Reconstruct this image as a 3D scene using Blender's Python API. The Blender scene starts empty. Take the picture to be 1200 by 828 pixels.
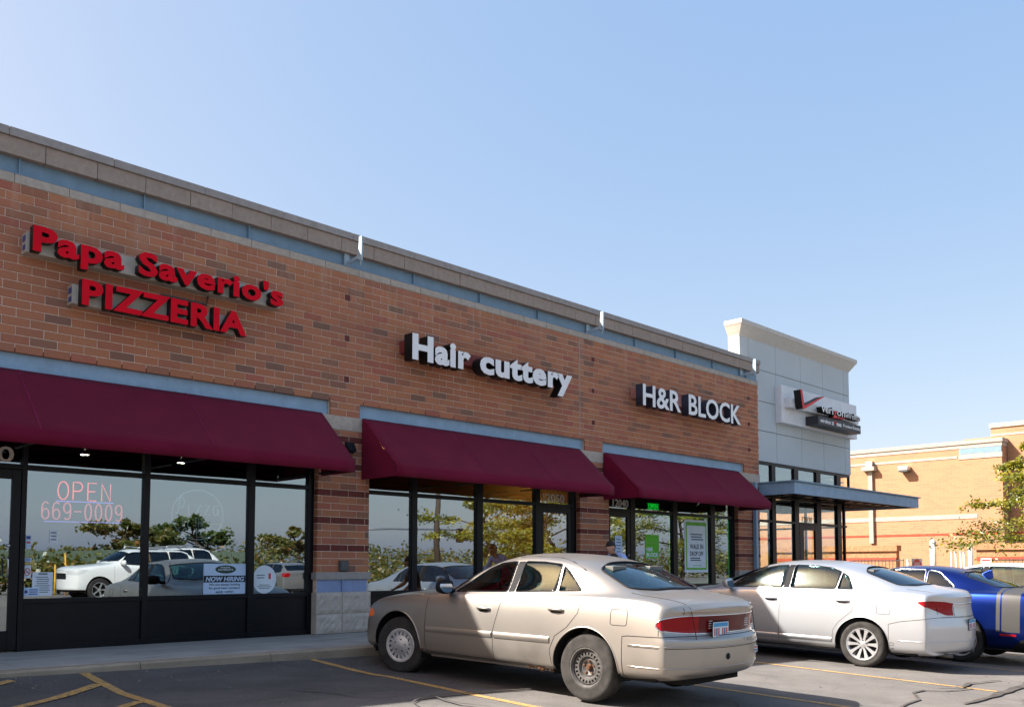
import bpy, bmesh, math, random
from math import sin, cos, pi, radians, sqrt, atan2, hypot
from mathutils import Vector, Matrix
from mathutils.bvhtree import BVHTree
from mathutils.geometry import barycentric_transform
random.seed(7)
SC = bpy.context.scene
COL = SC.collection

# ------------------------------------------------------------------ camera
cam = bpy.data.cameras.new("camera")
camo = bpy.data.objects.new("camera", cam); COL.objects.link(camo); SC.camera = camo
PITCH = radians(3.68)
YAW = atan2(1070/cos(PITCH), 1065.0)          # angle of the optical axis from +Y towards +X
camo.location = (0, -11.33, 0.96)
camo.rotation_euler = (pi/2 + PITCH, 0, -(pi/2 - atan2(1065.0, 1070/cos(PITCH))))
cam.sensor_fit = 'HORIZONTAL'; cam.sensor_width = 36.0
cam.lens = 1070/1200*36.0
cam.shift_y = (595.68-414.0)/1200
cam.clip_start = 0.1; cam.clip_end = 3000

# ------------------------------------------------------------------ sky, sun, exposure
SUN = Vector((-0.571, 0.470, 0.672)).normalized()
W = bpy.data.worlds.new("World"); SC.world = W; W.use_nodes = True
wn = W.node_tree.nodes; wl = W.node_tree.links
bg = wn['Background']; sky = wn.new('ShaderNodeTexSky'); sky.sky_type = 'NISHITA'
sky.sun_disc = False
sky.sun_elevation = math.asin(SUN.z)
sky.sun_rotation = atan2(SUN.x, SUN.y)
sky.air_density = 0.7; sky.dust_density = 2.5; sky.ozone_density = 1.6; sky.altitude = 200
hz = wn.new('ShaderNodeVectorMath'); hz.operation = 'MULTIPLY_ADD'      # thin even haze over the whole sky dome
hz.inputs[1].default_value = (1.12, 0.69, 0.27); hz.inputs[2].default_value = (0.53, 1.31, 2.80)
wl.new(sky.outputs[0], hz.inputs[0])
wl.new(hz.outputs[0], bg.inputs[0]); bg.inputs[1].default_value = 0.084
sl = bpy.data.lights.new("sun", 'SUN'); sl.energy = 5.0; sl.angle = radians(0.55); sl.color = (1.0, 0.945, 0.87)
so = bpy.data.objects.new("sun", sl); COL.objects.link(so)
so.rotation_euler = (-SUN).to_track_quat('-Z', 'Y').to_euler()
so.location = (-20, 15, 30)
SC.view_settings.view_transform = 'Standard'
SC.view_settings.look = 'None'
SC.view_settings.exposure = 1.6
SC.view_settings.gamma = 1.0
SC.view_settings.use_curve_mapping = False
SC.cycles.max_bounces = 10; SC.cycles.transparent_max_bounces = 24
SC.cycles.glossy_bounces = 5; SC.cycles.diffuse_bounces = 3
SC.cycles.sample_clamp_indirect = 8

# ------------------------------------------------------------------ material helpers
class NT:
    def __init__(s, name):
        s.m = bpy.data.materials.new(name); s.m.use_nodes = True
        s.t = s.m.node_tree; s.n = s.t.nodes; s.l = s.t.links
        s.b = s.n['Principled BSDF']; s.out = s.n['Material Output']
    def new(s, kind, **kw):
        o = s.n.new(kind)
        for k, v in kw.items(): setattr(o, k, v)
        return o
    def link(s, a, b): s.l.new(a, b)
    def val(s, sock, v):
        if hasattr(v, 'is_output') or isinstance(v, bpy.types.NodeSocket): s.l.new(v, sock)
        else: sock.default_value = v
    def set(s, **kw):
        for k, v in kw.items():
            s.val(s.b.inputs[k.replace('_', ' ')], v)
    def coord(s, which='Object'):
        return s.new('ShaderNodeTexCoord').outputs[which]
    def mapping(s, vec, scale=(1, 1, 1), rot=(0, 0, 0), loc=(0, 0, 0)):
        o = s.new('ShaderNodeMapping'); s.link(vec, o.inputs[0])
        o.inputs['Scale'].default_value = scale; o.inputs['Rotation'].default_value = rot; o.inputs['Location'].default_value = loc
        return o.outputs[0]
    def noise(s, vec, scale, detail=4, rough=0.55, dist=0.0, out='Fac'):
        o = s.new('ShaderNodeTexNoise'); s.link(vec, o.inputs['Vector'])
        o.inputs['Scale'].default_value = scale; o.inputs['Detail'].default_value = detail
        o.inputs['Roughness'].default_value = rough; o.inputs['Distortion'].default_value = dist
        return o.outputs[out]
    def vor(s, vec, scale, feature='F1', out='Distance'):
        o = s.new('ShaderNodeTexVoronoi', feature=feature); s.link(vec, o.inputs['Vector'])
        o.inputs['Scale'].default_value = scale
        return o.outputs[out]
    def ramp(s, fac, stops):
        o = s.new('ShaderNodeValToRGB'); s.link(fac, o.inputs[0])
        e = o.color_ramp.elements
        while len(e) < len(stops): e.new(0.5)
        for i, (p, c) in enumerate(stops):
            e[i].position = p
            e[i].color = c if len(c) == 4 else (c[0], c[1], c[2], 1)
        return o.outputs[0]
    def mix(s, fac, a, b, blend='MIX'):
        o = s.new('ShaderNodeMix', data_type='RGBA', blend_type=blend)
        s.val(o.inputs[0], fac)
        for sock, v in ((o.inputs[6], a), (o.inputs[7], b)):
            if isinstance(v, tuple): v = v if len(v) == 4 else (v[0], v[1], v[2], 1)
            s.val(sock, v)
        return o.outputs[2]
    def math(s, op, a, b=0.0, c=None):
        o = s.new('ShaderNodeMath', operation=op); s.val(o.inputs[0], a); s.val(o.inputs[1], b)
        if c is not None: s.val(o.inputs[2], c)
        return o.outputs[0]
    def bump(s, h, strength=0.3, dist=0.01):
        o = s.new('ShaderNodeBump'); s.link(h, o.inputs['Height'])
        o.inputs['Strength'].default_value = strength; o.inputs['Distance'].default_value = dist
        s.link(o.outputs[0], s.b.inputs['Normal']); return o.outputs[0]

def c4(c): return (c[0], c[1], c[2], 1.0)

def m_plain(name, col, rough=0.6, metal=0.0, var=0.12, scale=6.0, bump=0.0, bscale=80.0, spec=0.22, coat=0.0):
    n = NT(name); v = n.coord()
    f = n.noise(v, scale, 5)
    lo = tuple(max(0, x*(1-var)) for x in col); hi = tuple(min(1, x*(1+var)) for x in col)
    n.set(Base_Color=n.ramp(f, [(0.3, lo), (0.7, hi)]), Roughness=rough, Metallic=metal)
    n.b.inputs['Specular IOR Level'].default_value = spec
    n.b.inputs['Coat Weight'].default_value = coat
    if bump: n.bump(n.noise(v, bscale, 3), bump, 0.003)
    return n.m

def m_emit(name, col, strength):
    n = NT(name); n.set(Base_Color=c4(col), Roughness=0.4)
    n.b.inputs['Emission Color'].default_value = c4(col); n.b.inputs['Emission Strength'].default_value = strength
    return n.m

def m_glass(name, tint, base, wav=0.0, ior=1.5, rough=0.0):
    """thin pane: part see-through, part mirror"""
    n = NT(name); n.n.remove(n.b)
    tr = n.new('ShaderNodeBsdfTransparent'); tr.inputs[0].default_value = c4(tint)
    gl = n.new('ShaderNodeBsdfGlossy'); gl.inputs['Roughness'].default_value = rough; gl.inputs[0].default_value = (0.80, 0.92, 1, 1)
    g = n.new('ShaderNodeNewGeometry'); dt = n.new('ShaderNodeVectorMath', operation='DOT_PRODUCT')
    n.link(g.outputs['Incoming'], dt.inputs[0]); n.link(g.outputs['Normal'], dt.inputs[1])
    c = n.math('SUBTRACT', 1.0, n.math('ABSOLUTE', dt.outputs['Value']))
    f0 = ((ior-1)/(ior+1))**2+base
    f = n.math('MULTIPLY_ADD', n.math('POWER', c, 5.0), 1-f0, f0)          # Schlick, the same from both sides
    mx = n.new('ShaderNodeMixShader'); n.link(f, mx.inputs[0]); n.link(tr.outputs[0], mx.inputs[1]); n.link(gl.outputs[0], mx.inputs[2])
    n.link(mx.outputs[0], n.out.inputs[0])
    if wav:
        b = n.new('ShaderNodeBump'); b.inputs['Strength'].default_value = wav; b.inputs['Distance'].default_value = 0.02
        n.link(n.noise(n.coord(), 1.3, 1), b.inputs['Height']); n.link(b.outputs[0], gl.inputs['Normal'])
    return n.m

def m_carpaint(name, col, metal=0.55, rough=0.32, flake=0.25, dirt=0.15, coat=0.9):
    n = NT(name); v = n.coord()
    fl = n.noise(v, 900, 1); d = n.noise(v, 2.3, 5); zz = n.new('ShaderNodeSeparateXYZ'); n.link(v, zz.inputs[0])
    base = n.mix(n.math('MULTIPLY', fl, flake), c4(col), c4(tuple(min(1, x*1.25+0.02) for x in col)))
    low = n.new('ShaderNodeMapRange'); n.link(zz.outputs[2], low.inputs[0]); low.inputs[1].default_value = 0.62; low.inputs[2].default_value = 0.15; low.inputs[3].default_value = 0; low.inputs[4].default_value = 1
    df = n.math('MULTIPLY', n.math('ADD', n.math('MULTIPLY', low.outputs[0], 0.8), 0.15), n.ramp(d, [(0.35, (0, 0, 0)), (0.75, (1, 1, 1))]))
    df = n.math('MULTIPLY', df, dirt*2.0)
    n.set(Base_Color=n.mix(df, base, (0.16, 0.13, 0.10, 1)), Metallic=n.math('MULTIPLY', n.math('SUBTRACT', 1.0, df), metal),
          Roughness=n.math('ADD', n.math('MULTIPLY', df, 0.5), rough))
    n.b.inputs['Coat Weight'].default_value = coat; n.b.inputs['Coat Roughness'].default_value = 0.06
    bm = n.new('ShaderNodeBump'); bm.inputs['Strength'].default_value = 0.03; bm.inputs['Distance'].default_value = 0.02
    n.link(n.noise(v, 2.0, 2), bm.inputs['Height']); n.link(bm.outputs[0], n.b.inputs['Coat Normal'])
    return n.m

def brick_nodes(n, colin):
    v = n.coord('Object'); g = n.new('ShaderNodeNewGeometry')
    p = g.outputs['Position']
    s1 = n.noise(p, 55, 4, 0.7); s2 = n.noise(p, 9, 4); s3 = n.noise(p, 0.6, 3)
    c = n.mix(n.ramp(s1, [(0.35, (0, 0, 0)), (0.75, (0.55, 0.55, 0.55))]), colin, n.mix(0.5, colin, (0.03, 0.022, 0.02, 1)))
    c = n.mix(n.math('MULTIPLY', s2, 0.35), c, n.mix(0.6, c, (0.30, 0.20, 0.14, 1)))
    sp = n.new('ShaderNodeSeparateXYZ'); n.link(p, sp.inputs[0])
    hi = n.new('ShaderNodeMapRange'); n.link(sp.outputs[2], hi.inputs[0]); hi.inputs[1].default_value = 4.6; hi.inputs[2].default_value = 5.4; hi.inputs[3].default_value = 0; hi.inputs[4].default_value = 0.45
    stn = n.ramp(n.noise(n.mapping(p, (5, 5, 0.35)), 1.0, 5, .65), [(0.50, (0, 0, 0)), (0.72, (1, 1, 1))])
    c = n.mix(n.math('MULTIPLY', stn, hi.outputs[0]), c, (0.50, 0.38, 0.29, 1))
    c = n.mix(n.ramp(s3, [(0.40, (0, 0, 0)), (0.8, (0.25, 0.25, 0.25))]), c, (0.17, 0.11, 0.085, 1))
    n.set(Base_Color=c, Roughness=0.88); n.b.inputs['Specular IOR Level'].default_value = 0.1
    n.bump(s1, 0.5, 0.004)

def m_brick_single():
    n = NT('brick_face'); o = n.new('ShaderNodeObjectInfo'); brick_nodes(n, o.outputs['Color']); return n.m
def m_brick_attr():
    n = NT('brick_faces'); o = n.new('ShaderNodeAttribute'); o.attribute_name = 'tint'; brick_nodes(n, o.outputs['Color']); return n.m

def m_stone(name, col, scale=14, bump=0.6, streak=0.3):
    n = NT(name); g = n.new('ShaderNodeNewGeometry'); p = g.outputs['Position']
    a = n.noise(p, scale, 6, 0.65); b = n.noise(n.mapping(p, (9, 9, 0.9)), 1.2, 4); c = n.noise(p, 130, 2)
    o = n.new('ShaderNodeObjectInfo')
    base = n.ramp(a, [(0.25, tuple(x*0.78 for x in col)), (0.55, col), (0.8, tuple(min(1, x*1.15) for x in col))])
    base = n.mix(n.math('MULTIPLY', n.ramp(b, [(0.5, (0, 0, 0)), (0.75, (1, 1, 1))]), streak), base, tuple(x*0.5 for x in col))
    base = n.mix(n.math('MULTIPLY', o.outputs['Random'], 0.22), base, tuple(x*0.72 for x in col))
    n.set(Base_Color=base, Roughness=0.9); n.b.inputs['Specular IOR Level'].default_value = 0.25
    n.bump(n.mix(0.4, a, c), bump, 0.006)
    return n.m

def m_steel(name, col, rust=0.3):
    n = NT(name); g = n.new('ShaderNodeNewGeometry'); p = g.outputs['Position']
    a = n.noise(p, 5, 6, 0.7); b = n.noise(n.mapping(p, (14, 14, 1.2)), 1.0, 4)
    base = n.ramp(a, [(0.3, tuple(x*0.85 for x in col)), (0.7, tuple(x*1.1 for x in col))])
    base = n.mix(n.math('MULTIPLY', n.ramp(b, [(0.55, (0, 0, 0)), (0.8, (1, 1, 1))]), rust), base, (0.10, 0.075, 0.06, 1))
    n.set(Base_Color=base, Roughness=0.55, Metallic=0.0)
    n.bump(a, 0.12, 0.01)
    return n.m

M = {}
M['brick'] = m_brick_single(); M['bricks'] = m_brick_attr()
M['mortar'] = m_plain('mortar', (0.60, 0.47, 0.38), 0.95, var=0.2, scale=20, bump=0.5, bscale=160, spec=0.2)
M['limestone'] = m_stone('limestone', (0.43, 0.375, 0.32))
M['coping'] = m_stone('coping_stone', (0.345, 0.28, 0.235))
M['capstone'] = m_stone('cap_stone', (0.33, 0.305, 0.29))
M['rockface'] = m_stone('rock_face', (0.50, 0.44, 0.385), 9, 1.0, 0.35)
M['steel'] = m_steel('blue_steel', (0.155, 0.255, 0.35), 0.25)
M['steel_light'] = m_steel('pale_blue_steel', (0.225, 0.345, 0.475), 0.15)
M['steel_base'] = m_steel('periwinkle_steel', (0.20, 0.27, 0.46), 0.35)
M['alum'] = m_plain('dark_bronze_aluminium', (0.0038, 0.0041, 0.0065), 0.4, 0.0, 0.2, spec=0.2)
M['glass'] = m_glass('store_glass', (0.44, 0.50, 0.51), 0.235, 0.05)
M['glass_clear'] = m_glass('clear_glass', (0.93, 0.95, 0.93), 0.02, 0.012)
M['black'] = m_plain('black_paint', (0.012, 0.012, 0.013), 0.45)
M['white'] = m_plain('white_paint', (0.78, 0.78, 0.77), 0.5, var=0.05)
M['chrome'] = m_plain('chrome', (0.75, 0.75, 0.76), 0.12, 1.0, 0.03)
M['silver'] = m_plain('silver_metal', (0.5, 0.51, 0.53), 0.35, 0.9, 0.06)
M['rubber'] = m_plain('rubber', (0.022, 0.021, 0.021), 0.75, var=0.3, scale=20, bump=0.2)

def m_awning():
    n = NT('awning_canvas'); v = n.coord(); 
    w = n.noise(n.mapping(v, (1, 1, 1)), 3, 4); d = n.noise(v, 26, 5, .7)
    n.set(Base_Color=n.mix(n.math('MULTIPLY', d, .35), n.ramp(w, [(0.3, (0.138, 0.003, 0.022)), (0.7, (0.178, 0.005, 0.031))]), (0.14, 0.010, 0.036, 1)), Roughness=0.85)
    n.b.inputs['Specular IOR Level'].default_value = 0.12; n.b.inputs['Sheen Weight'].default_value = 0.04
    wv = n.new('ShaderNodeTexWave'); n.link(v, wv.inputs[0]); wv.inputs['Scale'].default_value = 260
    n.bump(n.mix(0.85, wv.outputs[0], n.noise(n.mapping(v, (1, .5, .5)), 2.2, 3)), 0.5, 0.03)
    return n.m
M['awning'] = m_awning()

def m_asphalt():
    n = NT('asphalt'); v = n.coord()
    big = n.noise(v, 0.35, 5, 0.6); mid = n.noise(v, 2.2, 5, 0.65, 0.6); gr = n.noise(v, 190, 3, 0.8); spk = n.vor(v, 120)
    base = n.ramp(big, [(0.30, (0.095, 0.088, 0.083)), (0.55, (0.135, 0.124, 0.114)), (0.75, (0.168, 0.153, 0.138))])
    base = n.mix(n.ramp(mid, [(0.42, (0, 0, 0)), (0.70, (0.75, 0.75, 0.75))]), base, (0.075, 0.066, 0.060, 1))
    sep = n.new('ShaderNodeSeparateXYZ'); n.link(v, sep.inputs[0])
    # dark drip and gutter staining at the kerb, widened to paint in building shade
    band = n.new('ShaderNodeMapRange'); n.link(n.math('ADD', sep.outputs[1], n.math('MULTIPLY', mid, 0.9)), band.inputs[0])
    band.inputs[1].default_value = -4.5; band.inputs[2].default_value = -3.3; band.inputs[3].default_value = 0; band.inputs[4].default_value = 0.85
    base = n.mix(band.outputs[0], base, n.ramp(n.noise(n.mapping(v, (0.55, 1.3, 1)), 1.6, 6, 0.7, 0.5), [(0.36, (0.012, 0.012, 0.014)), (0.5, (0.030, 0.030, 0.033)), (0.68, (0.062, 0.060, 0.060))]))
    oil = n.ramp(n.noise(n.mapping(v, (0.5, 0.22, 1)), 1.0, 5, 0.6, 0.4), [(0.60, (0, 0, 0)), (0.70, (0.6, 0.6, 0.6))])
    base = n.mix(oil, base, (0.040, 0.037, 0.036, 1))
    base = n.mix(n.math('MULTIPLY', n.ramp(gr, [(0.42, (0, 0, 0)), (0.66, (1, 1, 1))]), 0.55), base, (0.24, 0.225, 0.21, 1))
    base = n.mix(n.math('MULTIPLY', n.ramp(gr, [(0.3, (1, 1, 1)), (0.48, (0, 0, 0))]), 0.6), base, (0.035, 0.033, 0.032, 1))
    # hairline cracks
    wv = n.mix(0.10, v, n.noise(v, 1.5, 4, out='Color'))
    cr = n.vor(wv, 0.9, 'DISTANCE_TO_EDGE')
    cm = n.math('MULTIPLY', n.ramp(cr, [(0.002, (1, 1, 1)), (0.010, (0, 0, 0))]), n.ramp(n.noise(v, 0.5, 2), [(0.45, (0, 0, 0)), (0.6, (1, 1, 1))]))
    base = n.mix(n.math('MULTIPLY', cm, 0.5), base, (0.025, 0.023, 0.022, 1))
    n.set(Base_Color=base, Roughness=0.9); n.b.inputs['Specular IOR Level'].default_value = 0.28
    n.bump(n.mix(0.5, gr, spk), 0.55, 0.006)
    return n.m
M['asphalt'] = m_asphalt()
def m_concrete(name, col):
    n = NT(name); g = n.new('ShaderNodeNewGeometry'); p = g.outputs['Position']
    a = n.noise(p, 1.4, 6, 0.65); b = n.noise(p, 60, 4, 0.7); s = n.noise(n.mapping(p, (1.2, 5, 4)), 1.0, 5, .7)
    base = n.ramp(a, [(0.3, tuple(x*0.72 for x in col)), (0.7, col)])
    base = n.mix(n.math('MULTIPLY', n.ramp(s, [(0.47, (0, 0, 0)), (0.66, (1, 1, 1))]), 0.6), base, tuple(x*0.42 for x in col))
    base = n.mix(n.math('MULTIPLY', b, 0.3), base, tuple(x*0.6 for x in col))
    o = n.new('ShaderNodeObjectInfo'); base = n.mix(n.math('MULTIPLY', o.outputs['Random'], 0.25), base, tuple(x*0.7 for x in col))
    n.set(Base_Color=base, Roughness=0.92); n.b.inputs['Specular IOR Level'].default_value = 0.25
    n.bump(n.mix(0.5, b, a), 0.4, 0.006); return n.m
M['concrete'] = m_concrete('concrete', (0.42, 0.39, 0.355))
M['kerb'] = m_concrete('kerb_concrete', (0.40, 0.325, 0.24))
def m_line():
    n = NT('yellow_line_paint'); v = n.coord()
    f = n.noise(v, 30, 6, 0.75); b = n.noise(v, 3, 4)
    c = n.mix(n.ramp(f, [(0.46, (0, 0, 0)), (0.60, (1, 1, 1))]), n.ramp(b, [(0.3, (0.42, 0.23, 0.05)), (0.7, (0.52, 0.31, 0.085))]), (0.13, 0.11, 0.085, 1))
    n.set(Base_Color=c, Roughness=0.85); n.bump(f, 0.3, 0.003); return n.m
M['line'] = m_line()
M['tar'] = m_plain('tar_seal', (0.072, 0.064, 0.058), 0.9, var=0.5, scale=9)

# ------------------------------------------------------------------ mesh helpers
class MB:
    """collects simple shapes into one mesh"""
    def __init__(s): s.v = []; s.f = []; s.mi = []; s.cur = 0
    def add(s, vs, fs):
        b = len(s.v); s.v += [tuple(x) for x in vs]
        for f in fs: s.f.append(tuple(i+b for i in f)); s.mi.append(s.cur)
        return s
    def box(s, x0, y0, z0, x1, y1, z1):
        x0, x1 = sorted((x0, x1)); y0, y1 = sorted((y0, y1)); z0, z1 = sorted((z0, z1))
        return s.add([(x0,y0,z0),(x1,y0,z0),(x1,y1,z0),(x0,y1,z0),(x0,y0,z1),(x1,y0,z1),(x1,y1,z1),(x0,y1,z1)],
                     [(0,3,2,1),(4,5,6,7),(0,1,5,4),(1,2,6,5),(2,3,7,6),(3,0,4,7)])
    def prism(s, poly, axis, a, b):
        n = len(poly)
        def P(u, v, w): return {'x': (w, u, v), 'y': (u, w, v), 'z': (u, v, w)}[axis]
        vs = [P(u, v, a) for u, v in poly] + [P(u, v, b) for u, v in poly]
        fs = [tuple(range(n-1, -1, -1)), tuple(range(n, 2*n))] + [(i, (i+1) % n, n+(i+1) % n, n+i) for i in range(n)]
        return s.add(vs, fs)
    def tube(s, pts, r, n=8, closed=False, cap=True):
        pts = [Vector(p) for p in pts]; k = len(pts); rs = r if isinstance(r, (list, tuple)) else [r]*k
        rings = []; up = None
        for i, p in enumerate(pts):
            if closed: d = pts[(i+1) % k]-pts[i-1]
            else: d = pts[min(i+1, k-1)]-pts[max(i-1, 0)]
            if d.length < 1e-9: d = Vector((0, 0, 1))
            d.normalize()
            if up is None:
                up = Vector((0, 0, 1)) if abs(d.z) < 0.9 else Vector((0, 1, 0))
            sx = d.cross(up)
            if sx.length < 1e-6: sx = d.orthogonal()
            sx.normalize(); up = sx.cross(d).normalized()
            rings.append([p + (sx*cos(2*pi*j/n) + up*sin(2*pi*j/n))*rs[i] for j in range(n)])
        vs = [q for rg in rings for q in rg]; fs = []
        for i in range(k if closed else k-1):
            a = i*n; b = ((i+1) % k)*n
            fs += [(a+j, a+(j+1) % n, b+(j+1) % n, b+j) for j in range(n)]
        if cap and not closed:
            fs += [tuple(range(n-1, -1, -1)), tuple(range((k-1)*n, k*n))]
        return s.add(vs, fs)
    def lathe(s, prof, axis='y', c=(0, 0, 0), n=24, close=False):
        """prof: list of (radius, along)"""
        vs = []; fs = []; k = len(prof)
        for r, t in prof:
            for j in range(n):
                a = 2*pi*j/n; u, w = r*cos(a), r*sin(a)
                vs.append({'x': (c[0]+t, c[1]+u, c[2]+w), 'y': (c[0]+u, c[1]+t, c[2]+w), 'z': (c[0]+u, c[1]+w, c[2]+t)}[axis])
        for i in range(k if close else k-1):
            a = i*n; b = ((i+1) % k)*n
            fs += [(a+j, a+(j+1) % n, b+(j+1) % n, b+j) for j in range(n)]
        return s.add(vs, fs)
    def mesh(s, name, mats, smooth=False):
        me = bpy.data.meshes.new(name); me.from_pydata(s.v, [], s.f)
        for m in (mats if isinstance(mats, (list, tuple)) else [mats]): me.materials.append(M[m] if isinstance(m, str) else m)
        if len(me.materials) > 1: me.polygons.foreach_set('material_index', s.mi)
        bm = bmesh.new(); bm.from_mesh(me); bmesh.ops.recalc_face_normals(bm, faces=bm.faces); bm.to_mesh(me); bm.free()
        if smooth: me.polygons.foreach_set('use_smooth', [True]*len(me.polygons))
        me.update(); return me
    def build(s, name, mats, parent=None, smooth=False, bevel=0.0, label=None):
        return link(name, s.mesh(name, mats, smooth), parent, bevel, label, smooth)

def link(name, me, parent=None, bevel=0.0, label=None, smooth=False):
    o = bpy.data.objects.new(name, me); COL.objects.link(o)
    if parent is not None: attach(o, parent)
    if bevel:
        b = o.modifiers.new('bevel', 'BEVEL'); b.width = bevel; b.segments = 2; b.limit_method = 'ANGLE'; b.angle_limit = radians(40)
    if label: o['label'] = label
    return o
def base_of(o):
    v = Vector((0, 0, 0))
    while o is not None: v += o.location; o = o.parent
    return v
def attach(o, parent):
    """parts are modelled in world axes; the parent things sit unrotated at their base while the scene is built"""
    o.parent = parent
    root = parent
    while root.parent: root = root.parent
    o.matrix_parent_inverse = Matrix.Translation(-root.location) if parent is root else Matrix.Identity(4)
def tag(o, label, cat, group=None):
    o['label'] = label; o['category'] = cat
    if group: o['group'] = group
    return o
def thing(name, label, cat, loc=(0, 0, 0), group=None):
    o = bpy.data.objects.new(name, None); COL.objects.link(o); o.location = loc; o.empty_display_size = 0.2
    return tag(o, label, cat, group)
def structure(o): o['kind'] = 'structure'; return o
def stuff(o): o['kind'] = 'stuff'; return o
def auto_smooth(me, ang=35):
    me.polygons.foreach_set('use_smooth', [True]*len(me.polygons))
    bm = bmesh.new(); bm.from_mesh(me)
    for e in bm.edges:
        if len(e.link_faces) == 2 and e.calc_face_angle(0) > radians(ang): e.smooth = False
    bm.to_mesh(me); bm.free()

PD = [-50, 1.8, 2.2, 2.7, 5.4, 12, 16, 20, 30, 40, 500]; PZ = [0, 0, -.05, -.11, -.205, -.40, -.16, .20, .12, -.10, -.10]
def gz(X, Y):
    d = -Y; z = PZ[-1]
    for i in range(len(PD)-1):
        if d <= PD[i+1]:
            t = (d-PD[i])/(PD[i+1]-PD[i]); z = PZ[i]+(PZ[i+1]-PZ[i])*t; break
    return -.157-.019*(min(max(X, -10), 30)-6.9)+z

def text_mesh(txt, w, h, depth, bold=0.0, shear=0.0, spacing=1.0, align='LEFT'):
    """built-in font; scaled to a given overall width and cap height"""
    cu = bpy.data.curves.new('txt', 'FONT'); cu.body = txt; cu.offset = bold; cu.shear = shear; cu.space_character = spacing
    cu.fill_mode = 'BOTH'; cu.extrude = 0.5; cu.resolution_u = 3
    o = bpy.data.objects.new('txt', cu); COL.objects.link(o)
    dg = bpy.context.evaluated_depsgraph_get(); me = bpy.data.meshes.new_from_object(o.evaluated_get(dg))
    bpy.data.objects.remove(o); bpy.data.curves.remove(cu)
    return me
# ================================================================== GROUND
def ground():
    xs = [-900, -300, -100, -40, -20] + [-10+i for i in range(41)] + [35, 45, 70, 120, 300, 900]
    ds = [900, 300, 120, 80, 50, 40, 35, 30, 25, 20, 18, 16, 14, 12, 10, 8, 6.5, 5.4, 4.5, 3.6, 2.7, 2.45, 2.2, 2.0, 1.8, 1.0, 0, -5, -15, -40, -120, -300, -900]
    vs = [(x, -d, gz(x, -d)) for d in ds for x in xs]; nx = len(xs)
    fs = [(r*nx+i, r*nx+i+1, (r+1)*nx+i+1, (r+1)*nx+i) for r in range(len(ds)-1) for i in range(nx-1)]
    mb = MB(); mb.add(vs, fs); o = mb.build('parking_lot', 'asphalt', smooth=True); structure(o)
ground()

def ribbon(name, pts, w, mat, dz=.004, parent=None, taper=False, jitter=0.0):
    """flat strip that follows the ground, subdivided"""
    P = []
    for (a, b) in zip(pts[:-1], pts[1:]):
        n = max(1, int(hypot(b[0]-a[0], b[1]-a[1])/0.22))
        P += [(a[0]+(b[0]-a[0])*i/n, a[1]+(b[1]-a[1])*i/n) for i in range(n)]
    P.append(pts[-1]); vs = []
    for i, p in enumerate(P):
        q0 = P[max(0, i-1)]; q1 = P[min(len(P)-1, i+1)]
        dx, dy = q1[0]-q0[0], q1[1]-q0[1]; L = hypot(dx, dy) or 1; nx, ny = -dy/L, dx/L
        ww = w/2*(1+random.uniform(-jitter, jitter))
        if taper: ww *= 0.35+0.65*sin(pi*(i+.5)/len(P))
        ox = random.uniform(-jitter, jitter)*w*0.6
        for sgn in (-1, 1):
            X, Y = p[0]+nx*(ww*sgn+ox), p[1]+ny*(ww*sgn+ox); vs.append((X, Y, gz(X, Y)+dz))
    fs = [(2*i, 2*i+1, 2*i+3, 2*i+2) for i in range(len(P)-1)]
    mb = MB(); mb.add(vs, fs); return structure(mb.build(name, mat))
LW = .10
ribbon('stall_line', [(3.52, -1.80), (3.545, -7.6)], LW, 'line')
ribbon('stall_line', [(6.17, -1.80), (6.40, -3.0), (6.33, -4.6), (6.30, -7.6)], LW, 'line')
ribbon('stall_line', [(9.14, -1.82), (9.06, -7.55)], LW, 'line')
ribbon('stall_line', [(12.06, -1.82), (12.10, -4.6), (11.96, -7.66)], LW, 'line')
ribbon('stall_line', [(14.98, -1.82), (14.92, -7.6)], LW, 'line')
ribbon('stall_line', [(17.9, -1.82), (17.85, -7.6)], LW, 'line')
ribbon('stall_line', [(20.8, -1.82), (20.75, -7.6)], LW, 'line')
for hx in (0, -.95, -1.9):
    ribbon('hatch_line', [(3.46+hx*.0-.0, -2.33+hx), (2.57-1.0, -3.03-.78+hx)], LW, 'line', .008)
ribbon('hatch_line', [(2.82, -1.947), (1.3, -2.93)], LW, 'line', .008)
TAR = [[(9.5, -7.5), (9.81, -7.44), (10.27, -7.375), (10.81, -7.12), (11.18, -7.10), (11.34, -7.29), (11.915, -7.40)],
       [(10.40, -7.805), (11.2, -7.79), (12.0, -7.76), (12.95, -7.67), (14.2, -7.5)],
       [(11.6, -7.1), (11.9, -7.28), (12.4, -7.2), (13.2, -7.32)],
       [(5.30, -4.95), (5.454, -4.6), (5.63, -4.475), (5.842, -4.424), (6.1, -4.42), (7.4, -4.62), (8.0, -4.58)],
       [(5.842, -4.424), (5.80, -4.65), (5.76, -4.9), (5.9, -5.2)],
       [(4.9, -3.3), (5.176, -3.715), (5.235, -4.06), (5.6, -4.2)]]
for k, t in enumerate(TAR):
    ribbon('tar_seam', t, (.05, .10, .05, .035, .03, .03)[k], 'tar', .012+.003*k, taper=True, jitter=.35)

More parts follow.
